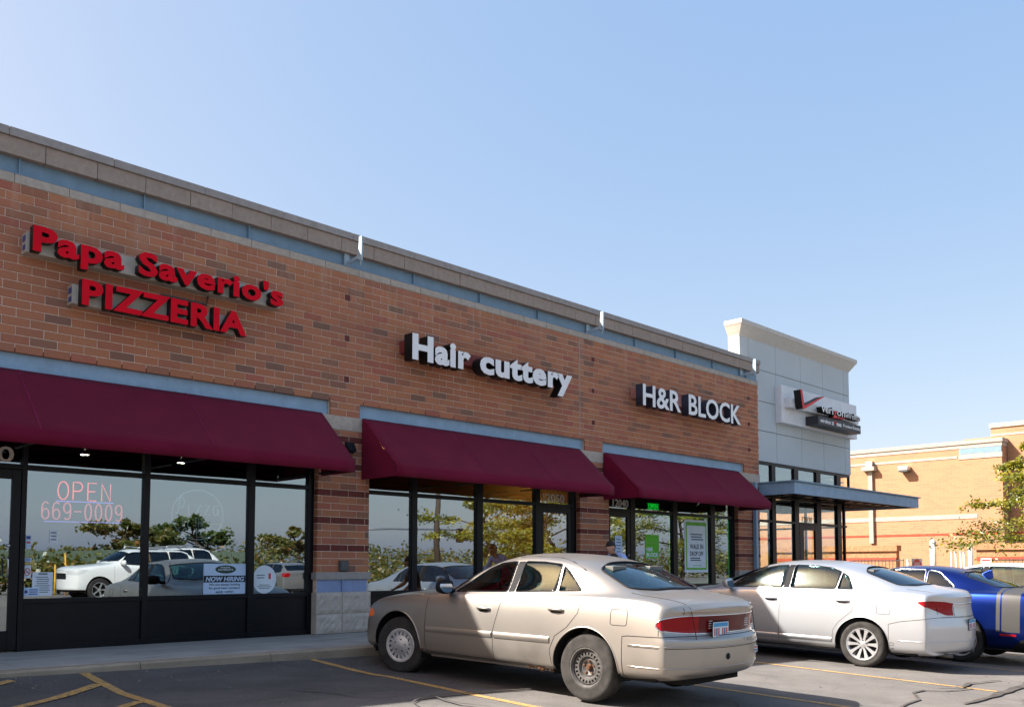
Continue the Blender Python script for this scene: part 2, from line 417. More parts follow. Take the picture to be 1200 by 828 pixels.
# ------------------------------------------------------------------ sidewalk and kerb
def curb_z(X): return -.02-.006*(X-2.7)*.6
YC = -1.78
walk = structure(bpy.data.objects.new('sidewalk', None)); COL.objects.link(walk)
jx = [-6.0, -4.5, -3.0, -1.5, 0.0, 1.5, 3.0, 4.35, 5.75, 7.15, 8.6, 10.1, 11.6, 13.1, 14.6, 16.1, 17.6, 19.1, 20.6, 22.1, 23.6, 25.1, 26.6, 28.1]
for a, b in zip(jx[:-1], jx[1:]):
    g = .005; za, zb = curb_z(a)+.004, curb_z(b)+.004
    x0, x1 = a+g, b-g
    mb = MB(); yo = YC+.17
    mb.add([(x0, yo, -.6), (x1, yo, -.6), (x1, .35, -.6), (x0, .35, -.6), (x0, yo, za), (x1, yo, zb), (x1, .35, .001), (x0, .35, .001)],
           [(0,3,2,1),(4,5,6,7),(0,1,5,4),(1,2,6,5),(2,3,7,6),(3,0,4,7)])
    mb.build('slab', 'concrete', walk, bevel=.006)
kx = [-6, -3.0, -.2, 2.0, 4.1, 5.63, 8.4, 11.4, 14.4, 17.4, 20.4, 23.4, 26.4, 28.1]
rk = random.Random(3)
for a, b in zip(kx[:-1], kx[1:]):
    n = 24; x0, x1 = a+.004, b-.004; vs = []; 
    prof = [(.165, -.6), (.165, 0), (.02, 0), (.0, -.022), (-.012, -.6)]
    for i in range(n+1):
        X = x0+(x1-x0)*i/n; z = curb_z(X); chip = max(0, rk.gauss(-.004, .007))
        for k, (dy, dz) in enumerate(prof):
            c = chip if k in (2, 3) else 0
            vs.append((X, YC+dy+(c if k == 3 else c*.6), z+dz-(c*.8 if k in (2, 3) else 0)))
    m = len(prof)
    fs = [(i*m+k, i*m+k+1, (i+1)*m+k+1, (i+1)*m+k) for i in range(n) for k in range(m-1)] + [tuple(range(m)), tuple(range(n*m, n*m+m))]
    mb = MB(); mb.add(vs, fs); mb.build('kerb_stone', 'kerb', walk)

M['grit'] = m_plain('grit', (.16, .14, .12), .95, var=.4, scale=30)
rg = random.Random(8); mb = MB()
for k in range(420):
    X = rg.uniform(2.4, 18); d = 1.84+abs(rg.gauss(0, .35)) if k % 3 else rg.uniform(2, 8); r_ = rg.uniform(.004, .013); Z = gz(X, -d)
    mb.add([(X-r_, -d, Z), (X+r_*.8, -d-r_, Z), (X+r_, -d+r_, Z), (X+rg.uniform(-.3, .3)*r_, -d, Z+r_*1.1)], [(0, 1, 3), (1, 2, 3), (2, 0, 3)])
stuff(mb.build('grit', 'grit'))

# ================================================================== BRICK SHOP BUILDING
shop = thing('shop_building', 'long brown brick strip of shops with three maroon awnings and stone parapet', 'building', (11, 3, 0))
XL, XR = -4.0, 19.944; DEP = 14.0
HD = [(-1.2, 7.595), (8.131, 13.391), (13.936, 19.243)]        # blue lintels, z 3.2-3.475
OP = [(-1.0, 7.40), (8.312, 13.25), (14.128, 18.95)]           # shop fronts
PIERS = [(-4.0, -1.0), (7.40, 8.312), (13.25, 14.128), (18.95, XR)]
# mortar core: a slab behind the brick faces, with the openings left free
core = MB(); YM = .0035
core.box(XL, YM, 3.475, XR, .30, 5.50)
xs_ = [XL]+[v for h in HD for v in h]+[XR]
for a, b in zip(xs_[0::2], xs_[1::2]): core.box(a, YM, 3.21, b, .30, 3.475)
for a, b in PIERS: core.box(a, YM, .0, b, .30, 3.21)
core.build('wall', 'mortar', shop)
back = MB()
back.box(XL, .31, 5.1, XR, DEP, 5.3)                 # roof deck
back.box(XL, DEP, -.4, XR, DEP+.3, 5.9); back.box(XL-.3, 0.02, -.4, XL-.002, DEP, 5.9)
back.box(XR-.32, .31, -.4, XR-.02, DEP, 5.9)
back.build('rear_wall', 'mortar', shop)

PAL = [((.50, .215, .108), 34), ((.47, .195, .10), 26), ((.44, .18, .10), 18), ((.38, .17, .10), 10), ((.31, .155, .098), 7), ((.24, .135, .095), 4), ((.43, .15, .095), 8)]
rb = random.Random(11)
def brick_col():
    t = rb.uniform(0, sum(w for _, w in PAL))
    for c, w in PAL:
        t -= w
        if t <= 0: break
    f = rb.uniform(.90, 1.03); return (c[0]*f*.97, c[1]*f*rb.uniform(.86, .94), c[2]*f*.94, 1)
RED = (.125, .016, .018, 1)
JT = .0095
bricks = []   # (x0,x1,z0,z1,color)
def course(x0, x1, z0, h, phase, red=False, accents=()):
    L = .3048; x = x0-(phase*L)
    while x < x1-.01:
        a, b = max(x, x0), min(x+L, x1)
        if b-a > .03: bricks.append((a+(JT/2 if a > x0+.001 else 0), b-(JT/2 if b < x1-.001 else 0), z0+JT/2, z0+h-JT/2, RED if red else brick_col()))
        x += L
ZB0, ZT, NC = 3.21, 5.39, 21; HC = (ZT-ZB0)/NC
ACC = [7.88, 13.66, 19.5, 1.95, -3.9]
for k in range(NC):
    z = ZB0+k*HC; segs = [(XL, XR)]
    if z+HC < 3.475+.04: segs = list(zip(xs_[0::2], xs_[1::2]))
    for a, b in segs:
        ph = ((a-XL)/.3048+(0.5 if k % 2 else 0)) % 1
        course(a, b, z, HC, ph)
def in_acc(k): return k in (5, 11, 17)
# accent headers: small dark red squares set into the coursing
nb = []
for (a, b, z0, z1, c) in bricks:
    k = round((z0-JT/2-ZB0)/HC)
    cut = False
    if in_acc(k):
        for ax in ACC:
            s0, s1 = ax-.046, ax+.046
            if a < s1+JT and b > s0-JT:
                if a < s0-JT-.02: nb.append((a, s0-JT, z0, z1, c))
                if b > s1+JT+.02: nb.append((s1+JT, b, z0, z1, c))
                if a <= ax < b: nb.append((s0, s1, z0, z1, RED))
                cut = True
    if not cut: nb.append((a, b, z0, z1, c))
bricks = nb
# piers
HP = .1016
for (a, b) in PIERS:
    for k in range(int(round((3.0-.89)/HP))+1):
        z = .89+k*HP
        if z+HP > 3.012: h = 3.0-z
        else: h = HP
        if h < .03: continue
        red = k % 4 == 3
        course(a, b, z, h, (.25 if k % 2 else .75), red)
# the 300 nearest (largest in the photograph) stand alone, the rest are one part
import itertools
bricks.sort(key=lambda t: hypot((t[0]+t[1])/2, 11.33) if t[0] > 2.85 else 1000-t[0])
bm_cache = {}
def brick_mesh(w, h):
    key = (round(w, 3), round(h, 3))
    if key not in bm_cache:
        e = .004; mb = MB(); y0, y1 = -.003, .05
        mb.add([(-w/2+e, y0, -h/2+e), (w/2-e, y0, -h/2+e), (w/2-e, y0, h/2-e), (-w/2+e, y0, h/2-e),
                (-w/2, y0+e, -h/2), (w/2, y0+e, -h/2), (w/2, y0+e, h/2), (-w/2, y0+e, h/2),
                (-w/2, y1, -h/2), (w/2, y1, -h/2), (w/2, y1, h/2), (-w/2, y1, h/2)],
               [(0,1,2,3), (0,4,5,1), (1,5,6,2), (2,6,7,3), (3,7,4,0), (4,8,9,5), (5,9,10,6), (6,10,11,7), (7,11,8,4)])
        bm_cache[key] = mb.mesh('brick', 'brick')
    return bm_cache[key]
for (a, b, z0, z1, c) in bricks[:300]:
    o = link('brick', brick_mesh(b-a, z1-z0), None); o.parent = shop
    o.location = ((a+b)/2-11, rb.uniform(-.003, .0015)-3, (z0+z1)/2)
    o.color = c
rest = MB(); cols = []
for (a, b, z0, z1, c) in bricks[300:]:
    e = .004; y = rb.uniform(-.006, -.0015)
    rest.add([(a+e, y, z0+e), (b-e, y, z0+e), (b-e, y, z1-e), (a+e, y, z1-e), (a, y+e, z0), (b, y+e, z0), (b, y+e, z1), (a, y+e, z1),
              (a, .02, z0), (b, .02, z0), (b, .02, z1), (a, .02, z1)],
             [(0,1,2,3), (0,4,5,1), (1,5,6,2), (2,6,7,3), (3,7,4,0), (4,8,9,5), (5,9,10,6), (6,10,11,7), (7,11,8,4)])
    cols += [c]*9
# brick returns on the reveals of the piers and on the right-hand end of the building
def returns(x, y0, y1, z0, z1, h, sgn, red4=True):
    k = 0; z = z0
    while z < z1-.02:
        hh = min(h, z1-z); y = y0+.004; n = 0
        c0 = RED if (red4 and k % 4 == 3) else None
        while y < y1-.02:
            L = .3048 if (k+n) % 2 else .15
            b = min(y+L, y1)
            xx = x+sgn*.004
            rest.add([(xx, y, z+JT/2), (xx, b-JT, z+JT/2), (xx, b-JT, z+hh-JT/2), (xx, y, z+hh-JT/2), (x-sgn*.02, y, z+JT/2), (x-sgn*.02, b-JT, z+JT/2), (x-sgn*.02, b-JT, z+hh-JT/2), (x-sgn*.02, y, z+hh-JT/2)],
                     [(0,1,2,3), (0,4,5,1), (1,5,6,2), (2,6,7,3), (3,7,4,0)])
            cols.extend([c0 or brick_col()]*5); y = b; n += 1
        z += hh; k += 1
for (a, b) in PIERS[1:]:
    returns(a, 0.0, .10, .89, 3.0, HP, -1)
    returns(b, 0.0, .10 if b < 19 else .5, .89, 3.0, HP, 1)
returns(XR, 0.0, .6, 3.21, 5.39, HC, 1, False)
me = rest.mesh('brickwork', 'bricks')
at = me.attributes.new('tint', 'FLOAT_COLOR', 'FACE'); at.data.foreach_set('color', [x for c in cols for x in c])
stuff(link('brickwork', me, shop))
# expansion joint
MB().box(13.245, -.0075, 3.475, 13.262, .01, 5.39).build('expansion_joint', 'limestone', shop)

# stone bands, pier stones
for i in range(40):
    a = XL+i*.604; b = min(a+.598, XR+.005)
    if a < XR: MB().box(a, -.012, 5.392, b, .04, 5.498).build('band_stone', 'limestone', shop, bevel=.004)
for i, (a, b) in enumerate(PIERS):
    e = .012
    A, B = (a-e if i else a), b+e
    MB().box(A, -.014, 3.004, B, .12 if i < 3 else .4, 3.206).build('band_stone', 'limestone', shop, bevel=.006)
    MB().box(A-.02, -.035, .785, B+.02, .12, .888).build('pier_cap', 'capstone', shop, bevel=.006)
    MB().box(A+.02, .0, .60, B-.035, .12, .783).build('base_beam', 'steel_base', shop)
    MB().box((A+B)/2-.03, -.022, .603, (A+B)/2-.012, .002, .782).build('stiffener', 'steel_base', shop)
    xm = (A+B)/2-.03
    for z0, z1 in ((.29, .597), (.002, .284)):
        for u0, u1 in ((A-.01, xm-.004), (xm+.004, B+.01)):
            # split-faced block: a subdivided face pushed about
            n, m = 14, 6; vs = []; rs = random.Random(int(u0*100+z0*37))
            for q in range(m+1):
                for p_ in range(n+1):
                    ed = (q in (0, m)) or (p_ in (0, n))
                    vs.append((u0+(u1-u0)*p_/n, -.035+(0 if ed else -rs.uniform(0.006, .030)), z0+(z1-z0)*q/m))
            fs = [(q*(n+1)+p_, q*(n+1)+p_+1, (q+1)*(n+1)+p_+1, (q+1)*(n+1)+p_) for q in range(m) for p_ in range(n)]
            mb = MB(); mb.add(vs, fs); mb.add([(u0, -.035, z0), (u1, -.035, z0), (u1, .14, z0), (u0, .14, z0), (u0, -.035, z1), (u1, -.035, z1), (u1, .14, z1), (u0, .14, z1)], [(0,3,2,1),(4,5,6,7),(1,2,6,5),(2,3,7,6),(3,0,4,7)])
            mb.build('base_stone', 'rockface', shop)
# lintels
for a, b in HD:
    mb = MB(); mb.box(a+.004, .06, 3.205, b-.004, .20, 3.46); mb.box(a+.004, .035, 3.455, b-.004, .2, 3.474)
    mb.build('lintel', 'steel_light', shop)
# parapet: channel, stiffeners, coping
mb = MB(); mb.box(XL, .03, 5.50, XR-.004, .2, 5.76); mb.box(XL, -.012, 5.5, XR-.004, .03, 5.513); mb.build('parapet_beam', 'steel', shop)
sx = [3.295+i*1.465 for i in range(-4, 12)]
for x in sx:
    if x < XR-.3 and min(abs(x-q) for q in (7.85, 13.5)) > .2: MB().box(x-.008, -.01, 5.514, x+.008, .031, 5.70).build('stiffener', 'steel', shop)
cx = [3.552+i*.5945 for i in range(-12, 28)]+[XR]
cx = [x for x in cx if x < XR-.1]+[XR-.03]
for a, b in zip(cx[:-1], cx[1:]):
    MB().box(a+.003, -.075+random.uniform(-.003, .003), 5.692, b-.003, .16, 5.896).build('coping_stone', 'coping', shop, bevel=.004)
kx2 = [3.146+i*1.188 for i in range(-6, 14)]+[XR-.02]
for a, b in zip(kx2[:-1], kx2[1:]):
    MB().box(a+.002, -.105, 5.898, b-.002, .42, 6.0+random.uniform(-.002, .002)).build('cap_stone', 'capstone', shop, bevel=.005)
MB().box(XL, .17, 5.3, XR-.1, .4, 5.896).build('parapet_back', 'coping', shop)
# fin brackets
M['fin'] = m_steel('fin_steel', (.30, .40, .48), .12)
for x in (7.85, 13.50, 19.18):
    mb = MB(); mb.prism([(.02, 5.515), (.02, 5.56), (-.325, 5.60), (-.325, 5.545)], 'x', x-.010, x+.010)          # arm
    mb.prism([(-.315, 5.535), (-.40, 5.50), (-.405, 5.87), (-.335, 5.875), (-.318, 5.66)], 'x', x-.014, x+.014)    # fin plate
    mb.box(x-.045, -.0125, 5.515, x+.045, .0125, 5.69); mb.box(x-.016, -.395, 5.43, x-.006, -.375, 5.498)
    for k in (5.60, 5.62): mb.lathe([(0, -.022), (.014, -.022), (.016, -.0145)], 'x', (x, -.36, k-.02), 8)
    mb.build('fin_bracket', 'fin', shop)

# ------------------------------------------------------------------ shop fronts
YF0, YF1 = .095, .20        # frame depth range
def pane(x0, x1, z0, z1, parent, mat='glass', y=.145):
    return MB().box(x0-.006, y, z0-.006, x1+.006, y+.008, z1+.006).build('pane', mat, parent)
def bar(x0, z0, x1, z1, parent, name='mullion', dy=0.0, mat='alum', yb=YF1):
    return MB().box(x0, YF0-dy, z0, x1, yb, z1).build(name, mat, parent, bevel=.003)
def handle(px, z0, z1, parent, y=.095):
    mb = MB(); mb.tube([(px, y+.01, z1), (px, y-.05, z1), (px-.012, y-.06, z1-.012), (px-.03, y-.062, z1-.03)][:3]+[(px, y-.062, z1-.02), (px, y-.062, z0+.02), (px, y-.05, z0), (px, y+.01, z0)], .011, 8)
    return mb.build('handle', 'silver', parent, smooth=True)
def door_leaf(x0, x1, ztop, hx, nm='door', mat='glass'):
    mb = MB(); w = .095
    y0, y1 = .105, .165
    mb.box(x0, y0, .02, x0+w, y1, ztop); mb.box(x1-w, y0, .02, x1, y1, ztop)
    mb.box(x0+w+.0005, y0+.001, .02, x1-w-.0005, y1, .24); mb.box(x0+w+.0005, y0+.001, ztop-.11, x1-w-.0005, y1, ztop)
    d = mb.build(nm, 'alum', shop, bevel=.003)
    pane(x0+w, x1-w, .24, ztop-.11, d, mat, y=.13)
    handle(hx, .86, 1.07, d)
    lk = MB(); lk.lathe([(0, -.008), (.016, -.008), (.018, 0), (.018, .02)], 'y', (hx+.02, .098, 1.21), 12); lk.build('lock', 'silver', d, smooth=True)
    return d
ZS, ZT1, ZT2, ZH = .60, 2.09, 2.15, 3.2
def shopfront(x0, x1, muls, door=None, wood=None):
    """muls: (left, right) edges of every upright, in order, the first and last being the jambs"""
    f = MB()
    for a, b in muls: f.box(a, YF0, 0.0, b, YF1, ZH)
    segs = [(m0[1], m1[0]) for m0, m1 in zip(muls[:-1], muls[1:])]
    e = .0008
    for i, (a, b) in enumerate(segs):
        f.box(a+e, YF0+.004, ZT1, b-e, YF1-.004, ZT2); f.box(a+e, YF0+.004, 3.12, b-e, YF1-.004, 3.199)
        if door != i:
            f.box(a+e, YF0+.004, ZS-.055, b-e, YF1-.004, ZS); f.box(a+e, YF0+.004, .0, b-e, YF1-.004, .07)
    f.build('window_frame', 'alum', shop, bevel=.003)
    out = []
    for i, (a, b) in enumerate(segs):
        p = MB().box(a+.002, .142, ZT2-.004, b-.002, .15, 3.124).build('pane', 'glass', shop)
        if door != i:
            out.append(MB().box(a+.002, .142, ZS-.004, b-.002, .15, ZT1+.004).build('pane', 'glass', shop))
            MB().box(a+.002, .125, .066, b-.002, .165, ZS-.051).build('kick_panel', 'alum', shop)
    return segs
# pizzeria front
shopfront(-1.0, 7.40, [(-1.0, -.92), (.50, .58), (2.30, 2.40), (3.469, 3.526), (4.898, 4.974), (6.362, 6.453), (7.308, 7.398)], door=2)
door_leaf(2.405, 3.464, 2.085, 3.33)
# hair salon front
shopfront(8.32, 13.25, [(8.316, 8.385), (9.239, 9.344), (10.658, 10.798), (12.126, 12.24), (13.125, 13.246)], door=3)
door_leaf(12.245, 13.12, 2.085, 12.34)
# tax office front
shopfront(14.13, 18.95, [(14.132, 14.20), (14.945, 15.11), (16.456, 16.616), (17.931, 18.109), (18.842, 18.946)], door=0)
door_leaf(14.205, 14.94, 2.085, 14.86)

# ------------------------------------------------------------------ rooms behind the glass
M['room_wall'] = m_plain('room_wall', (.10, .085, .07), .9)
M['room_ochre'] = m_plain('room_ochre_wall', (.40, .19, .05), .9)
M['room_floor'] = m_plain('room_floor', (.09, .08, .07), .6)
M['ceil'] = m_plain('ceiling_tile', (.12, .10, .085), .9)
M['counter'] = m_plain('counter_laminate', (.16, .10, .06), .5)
M['lampglow'] = m_emit('downlight_glow', (1.0, .80, .52), 40); M['lampwarm'] = m_emit('warm_lamp_glow', (1.0, .70, .36), 60)
M['seam'] = m_plain('awning_seam', (.165, .015, .046), .9, var=.1, spec=.1)
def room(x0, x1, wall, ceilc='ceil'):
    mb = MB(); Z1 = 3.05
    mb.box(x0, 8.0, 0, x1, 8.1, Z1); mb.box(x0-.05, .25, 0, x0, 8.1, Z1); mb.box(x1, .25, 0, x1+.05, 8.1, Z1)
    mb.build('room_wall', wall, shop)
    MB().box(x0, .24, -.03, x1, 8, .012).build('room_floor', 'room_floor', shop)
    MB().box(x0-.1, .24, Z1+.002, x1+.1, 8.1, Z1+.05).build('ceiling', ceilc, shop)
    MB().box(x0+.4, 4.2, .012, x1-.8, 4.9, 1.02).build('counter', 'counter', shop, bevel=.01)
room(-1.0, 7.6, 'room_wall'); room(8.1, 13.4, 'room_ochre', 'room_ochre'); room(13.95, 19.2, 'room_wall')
for (x, y) in ((4.45, .9), (5.75, .9), (9.6, 1.6), (11.2, 1.6), (12.6, 1.6), (16.2, 3.0)):
    mb = MB(); mb.lathe([(.055, .05), (.075, .0), (.06, -.004)], 'z', (x, y, 2.42 if y < 1 else 3.0), 16)
    if y < 1: mb.tube([(x, y, 2.47), (x, y, 3.05)], .01, 6)
    L_ = mb.build('ceiling_lamp', 'black', shop, smooth=True)
    k = 1 if y < 1 else 2.6
    MB().lathe([(0, .02), (.052*k, .02), (.05*k, .0), (0, -.004)], 'z', (x, y, 2.415 if y < 1 else 2.99), 16).build('bulb', 'lampwarm' if 9 < x < 13 else 'lampglow', L_)

# ------------------------------------------------------------------ awnings
def awning(x0, x1, label, seams):
    t = thing('awning', label, 'awning', ((x0+x1)/2, -.4, 2.28), 'maroon canvas awnings above the shop windows')
    ZT_, ZV, ZB_ = 3.215, 2.435, 2.28; YT, YO = -.03, -.87
    nx = int((x1-x0)/.16); nj = 10; vs = []; rr = random.Random(int(x0*10))
    for i in range(nx+1):
        X = x0+(x1-x0)*i/nx
        ph = min(abs(X-s) for s in [x0]+seams+[x1]); sag = .010*min(1, ph/.35)
        for j in range(nj+1):
            q = j/nj; s = sag*sin(pi*q)
            vs.append((X, YT+(YO-YT)*q+s*.6, ZT_+(ZV-ZT_)*q-s+rr.uniform(-.0012, .0012)))
        wob = .006*sin(X*3.1)+.004*sin(X*7.7)
        vs.append((X, YO-.002+wob*.4, (ZV+ZB_)/2)); vs.append((X, YO+.004+wob, ZB_+.3*wob))
    m = nj+3
    fs = [(i*m+j, (i+1)*m+j, (i+1)*m+j+1, i*m+j+1) for i in range(nx) for j in range(m-1)]
    mb = MB(); mb.add(vs, fs)
    cover = mb.build('canvas', 'awning', t); cover.data.polygons.foreach_set('use_smooth', [True]*len(cover.data.polygons))
    sm = cover.modifiers.new('thick', 'SOLIDIFY'); sm.thickness = .004; sm.offset = 1
    for x in (x0, x1):
        s = MB(); s.prism([(YT, ZT_-.006), (YO+.01, ZV-.006), (YO+.01, ZB_+.004), (YT, ZB_+.004)], 'x', x-.003, x+.003); s.build('side_panel', 'awning', t)
    for s_ in seams:
        w = MB(); w.add([(s_-.012, YT, ZT_+.005), (s_+.012, YT, ZT_+.005), (s_+.012, YO, ZV+.006), (s_-.012, YO, ZV+.006), (s_-.012, YT, ZT_+.009), (s_+.012, YT, ZT_+.009), (s_+.012, YO, ZV+.010), (s_-.012, YO, ZV+.010)],
                        [(0,3,2,1),(4,5,6,7),(0,1,5,4),(1,2,6,5),(2,3,7,6),(3,0,4,7)]); w.build('seam', 'seam', t)
    fr = MB()
    for x in [x0+.03]+seams+[x1-.03]:
        fr.tube([(x, YT+.01, ZT_-.05), (x, YO+.03, ZV-.05)], .014, 6); fr.tube([(x, YO+.03, ZB_+.04), (x, YT, ZB_+.04)], .016, 6)
    fr.tube([(x0+.03, YO+.03, ZB_+.04), (x1-.03, YO+.03, ZB_+.04)], .016, 6); fr.tube([(x0+.03, YO+.03, ZV-.03), (x1-.03, YO+.03, ZV-.03)], .014, 6)
    fr.build('frame', 'black', t)
    return t
awning(-1.15, 7.43, 'longest maroon awning above the pizzeria window with the red neon open sign', [.95, 3.35, 5.35])
awning(8.15, 13.20, 'middle maroon awning above the door numbered 12050', [10.0, 11.6])
awning(13.93, 18.93, 'maroon awning nearest the grey panelled block, above the door numbered 12040', [15.6, 17.3])

# pier fittings
t = thing('wall_lamp', 'small dark wall lamp on the brick pier beside the pizzeria awning', 'wall lamp', (7.93, -.02, 2.75))
MB().box(7.85, -.06, 2.67, 8.0, -.006, 2.83).build('housing', 'black', t, bevel=.01)
MB().prism([(-.13, 2.69), (-.062, 2.69), (-.062, 2.80)], 'x', 7.86, 7.99).build('lens', 'alum', t)
t = thing('outlet_box', 'grey weatherproof outlet box low on the brick pier', 'electrical box', (7.85, -.02, .98))
M['greybox'] = m_plain('grey_box_paint', (.085, .09, .09), .6)
MB().box(7.77, -.045, .905, 7.925, -.006, 1.065).build('box', 'greybox', t, bevel=.008)
MB().box(7.785, -.056, .92, 7.91, -.0455, 1.05).build('cover', 'greybox', t, bevel=.006)
t = thing('downspout', 'pale blue grey downspout on the last brick pier beside the glass corner', 'downspout', (19.62, -.07, 0))
mb = MB(); mb.box(19.575, -.115, .05, 19.675, -.02, 2.99); mb.build('pipe', 'steel_light', t, bevel=.012)
for z in (.5, 1.5, 2.5): MB().box(19.555, -.119, z, 19.695, -.0065, z+.03).build('strap', 'steel_light', t)
# ================================================================== GREY PANELLED CORNER BLOCK
blk = thing('corner_block', 'pale grey panelled corner block with flared cornice, glass corner and flat blue canopy', 'building', (22.5, 3, 0))
M['panel'] = m_plain('grey_panel', (.48, .525, .54), .6, var=.035, scale=1.2, spec=.1)
M['cornice'] = m_stone('cornice_stucco', (.60, .57, .52), 30, .15, .12)
GX0, GX1, GY = 19.46, 25.47, .20
MB().box(GX0+.012, GY+.014, 3.61, GX1-.012, .50, 6.60).build('parapet_core', 'alum', blk)
colx = [19.46, 19.88, 21.21, 22.54, 23.81, 25.12, 25.47]; rowz = [3.60, 4.37, 5.11, 5.90, 6.62]
for a, b in zip(colx[:-1], colx[1:]):
    for c, d in zip(rowz[:-1], rowz[1:]):
        MB().box(a+.006, GY, c+.007, b-.006, GY+.035, d-.007).build('panel', 'panel', blk, bevel=.003)
for c, d in zip(rowz[:-1], rowz[1:]):
    for X in (GX0-.004, GX1-.03):
        MB().box(X, GY+.037, c+.007, X+.034, .505, d-.007).build('panel', 'panel', blk, bevel=.003)
mb = MB(); vs = []; lev = [(6.60, 0.004), (6.64, .025), (6.66, .04), (6.83, .15), (6.86, .175), (6.875, .18), (6.962, .18), (6.965, .17)]
for z, o in lev: vs += [(GX0-o, GY-o, z), (GX1+o, GY-o, z), (GX1+o, .505, z), (GX0-o, .505, z)]
fs = [(i*4+j, i*4+(j+1) % 4, (i+1)*4+(j+1) % 4, (i+1)*4+j) for i in range(len(lev)-1) for j in range(4)] + [(0, 3, 2, 1), tuple(range(len(lev)*4-4, len(lev)*4))]
mb.add(vs, fs).build('cornice', 'cornice', blk)
# solid rear and roof
mb = MB(); mb.box(19.97, .52, 3.62, 25.40, 9, 4.2); mb.box(19.97, 9, -.3, 25.4, 9.2, 4.2); mb.box(19.97, 3.9, -.3, 20.1, 9, 3.6); mb.box(25.2, 3.9, -.3, 25.4, 9, 3.6)
mb.build('rear_wall', 'panel', blk)
MB().box(19.97, .32, 3.38, 25.3, 9, 3.40).build('ceiling', 'white', blk)
MB().box(19.97, .22, -.3, 25.35, 9, .012).build('lobby_floor', 'room_floor', blk)
MB().box(20.0, 7.0, .012, 25.2, 7.1, 3.38).build('lobby_wall', 'ceil', blk)
VM = [(19.97, 20.05), (20.923, 21.112), (22.094, 22.325), (23.332, 23.581), (24.56, 24.80)]
f = MB(); e = .0008
for a, b in VM: f.box(a, GY, 0, b, GY+.11, 3.598)
f.box(24.955, GY-.01, 0, 25.03, GY+.06, 3.0)
for (a0, a1), (b0, b1) in zip(VM[:-1], VM[1:]):
    for z0, z1 in ((0, .12), (2.09, 2.15), (2.70, 2.86), (3.53, 3.597)): f.box(a1+e, GY+.004, z0, b0-e, GY+.10, z1)
f.box(24.80+e, GY+.004, 2.09, 25.16, GY+.05, 2.14); f.box(24.80+e, GY+.004, 3.53, 25.40, GY+.1, 3.597); f.box(25.32, GY, 2.7, 25.38, GY+.06, 3.53)
f.build('window_frame', 'alum', blk, bevel=.003)
f = MB()
for y in (1.5, 2.7, 3.86): f.box(25.25, y, 0, 25.31, y+.06, 3.598)
for z0, z1 in ((0, .12), (2.09, 2.14), (2.72, 2.84), (3.53, 3.597)):
    for a, b in ((.32, 1.5), (1.56, 2.7), (2.76, 3.86)): f.box(25.252, a+e, z0, 25.308, b-e, z1)
f.build('side_frame', 'alum', blk)
for (a0, a1), (b0, b1) in zip(VM[:-1], VM[1:]):
    for z0, z1 in ((.1, 2.10), (2.14, 2.72), (2.84, 3.54)):
        MB().box(a1-.002, GY+.045, z0, b0+.002, GY+.053, z1).build('pane', 'glass_clear' if z1 < 3 else 'glass', blk)
for a, b in ((.32, 1.5), (1.56, 2.7), (2.76, 3.86)):
    MB().box(25.276, a, .1, 25.284, b, 3.55).build('pane', 'glass_clear', blk)
d = MB(); d.box(22.33, GY-.005, .02, 22.56, GY+.055, 2.085); d.box(23.20, GY-.005, .02, 23.328, GY+.055, 2.085); d.box(22.5605, GY-.004, .02, 23.1995, GY+.054, .24); d.box(22.5605, GY-.004, 1.95, 23.1995, GY+.054, 2.084)
d = d.build('door', 'alum', blk, bevel=.003); handle(23.26, .86, 1.1, d, GY-.01)
# canopy
can = MB(); x0, x1, y0, y1 = 19.93, 27.45, -.93, 3.4
can.box(x0, y0, 2.70, x1, y0+.05, 2.985); can.box(x0, y0+.0505, 2.70, x0+.05, .185, 2.985); can.box(x1-.05, y0+.0505, 2.70, x1, y1, 2.985); can.box(25.5, y1-.05, 2.7, x1-.0505, y1, 2.985)
cano = can.build('canopy', 'steel_light', blk, bevel=.006)
lip = MB(); lip.box(x0-.04, y0-.05, 2.988, x1+.06, .19, 3.02); lip.box(25.5, .1905, 2.989, x1+.06, y1+.05, 3.019); lip.build('canopy_roof', 'steel', cano)
M['soffit'] = m_plain('canopy_soffit', (.30, .24, .19), .8)
s = MB(); s.box(x0+.052, y0+.052, 2.955, x1-.052, .185, 2.984); s.box(25.5, .1855, 2.956, x1-.052, y1-.052, 2.983); s.build('soffit', 'soffit', cano)
for i in range(12):
    X = x0+.35+i*.6
    if X < x1-.2: MB().box(X, y0+.055, 2.74, X+.09, .18 if X < 25.4 else y1-.06, 2.95).build('beam', 'alum', cano)
MB().box(x0+.06, -.35, 2.75, x1-.06, -.27, 2.9).build('beam', 'alum', cano)

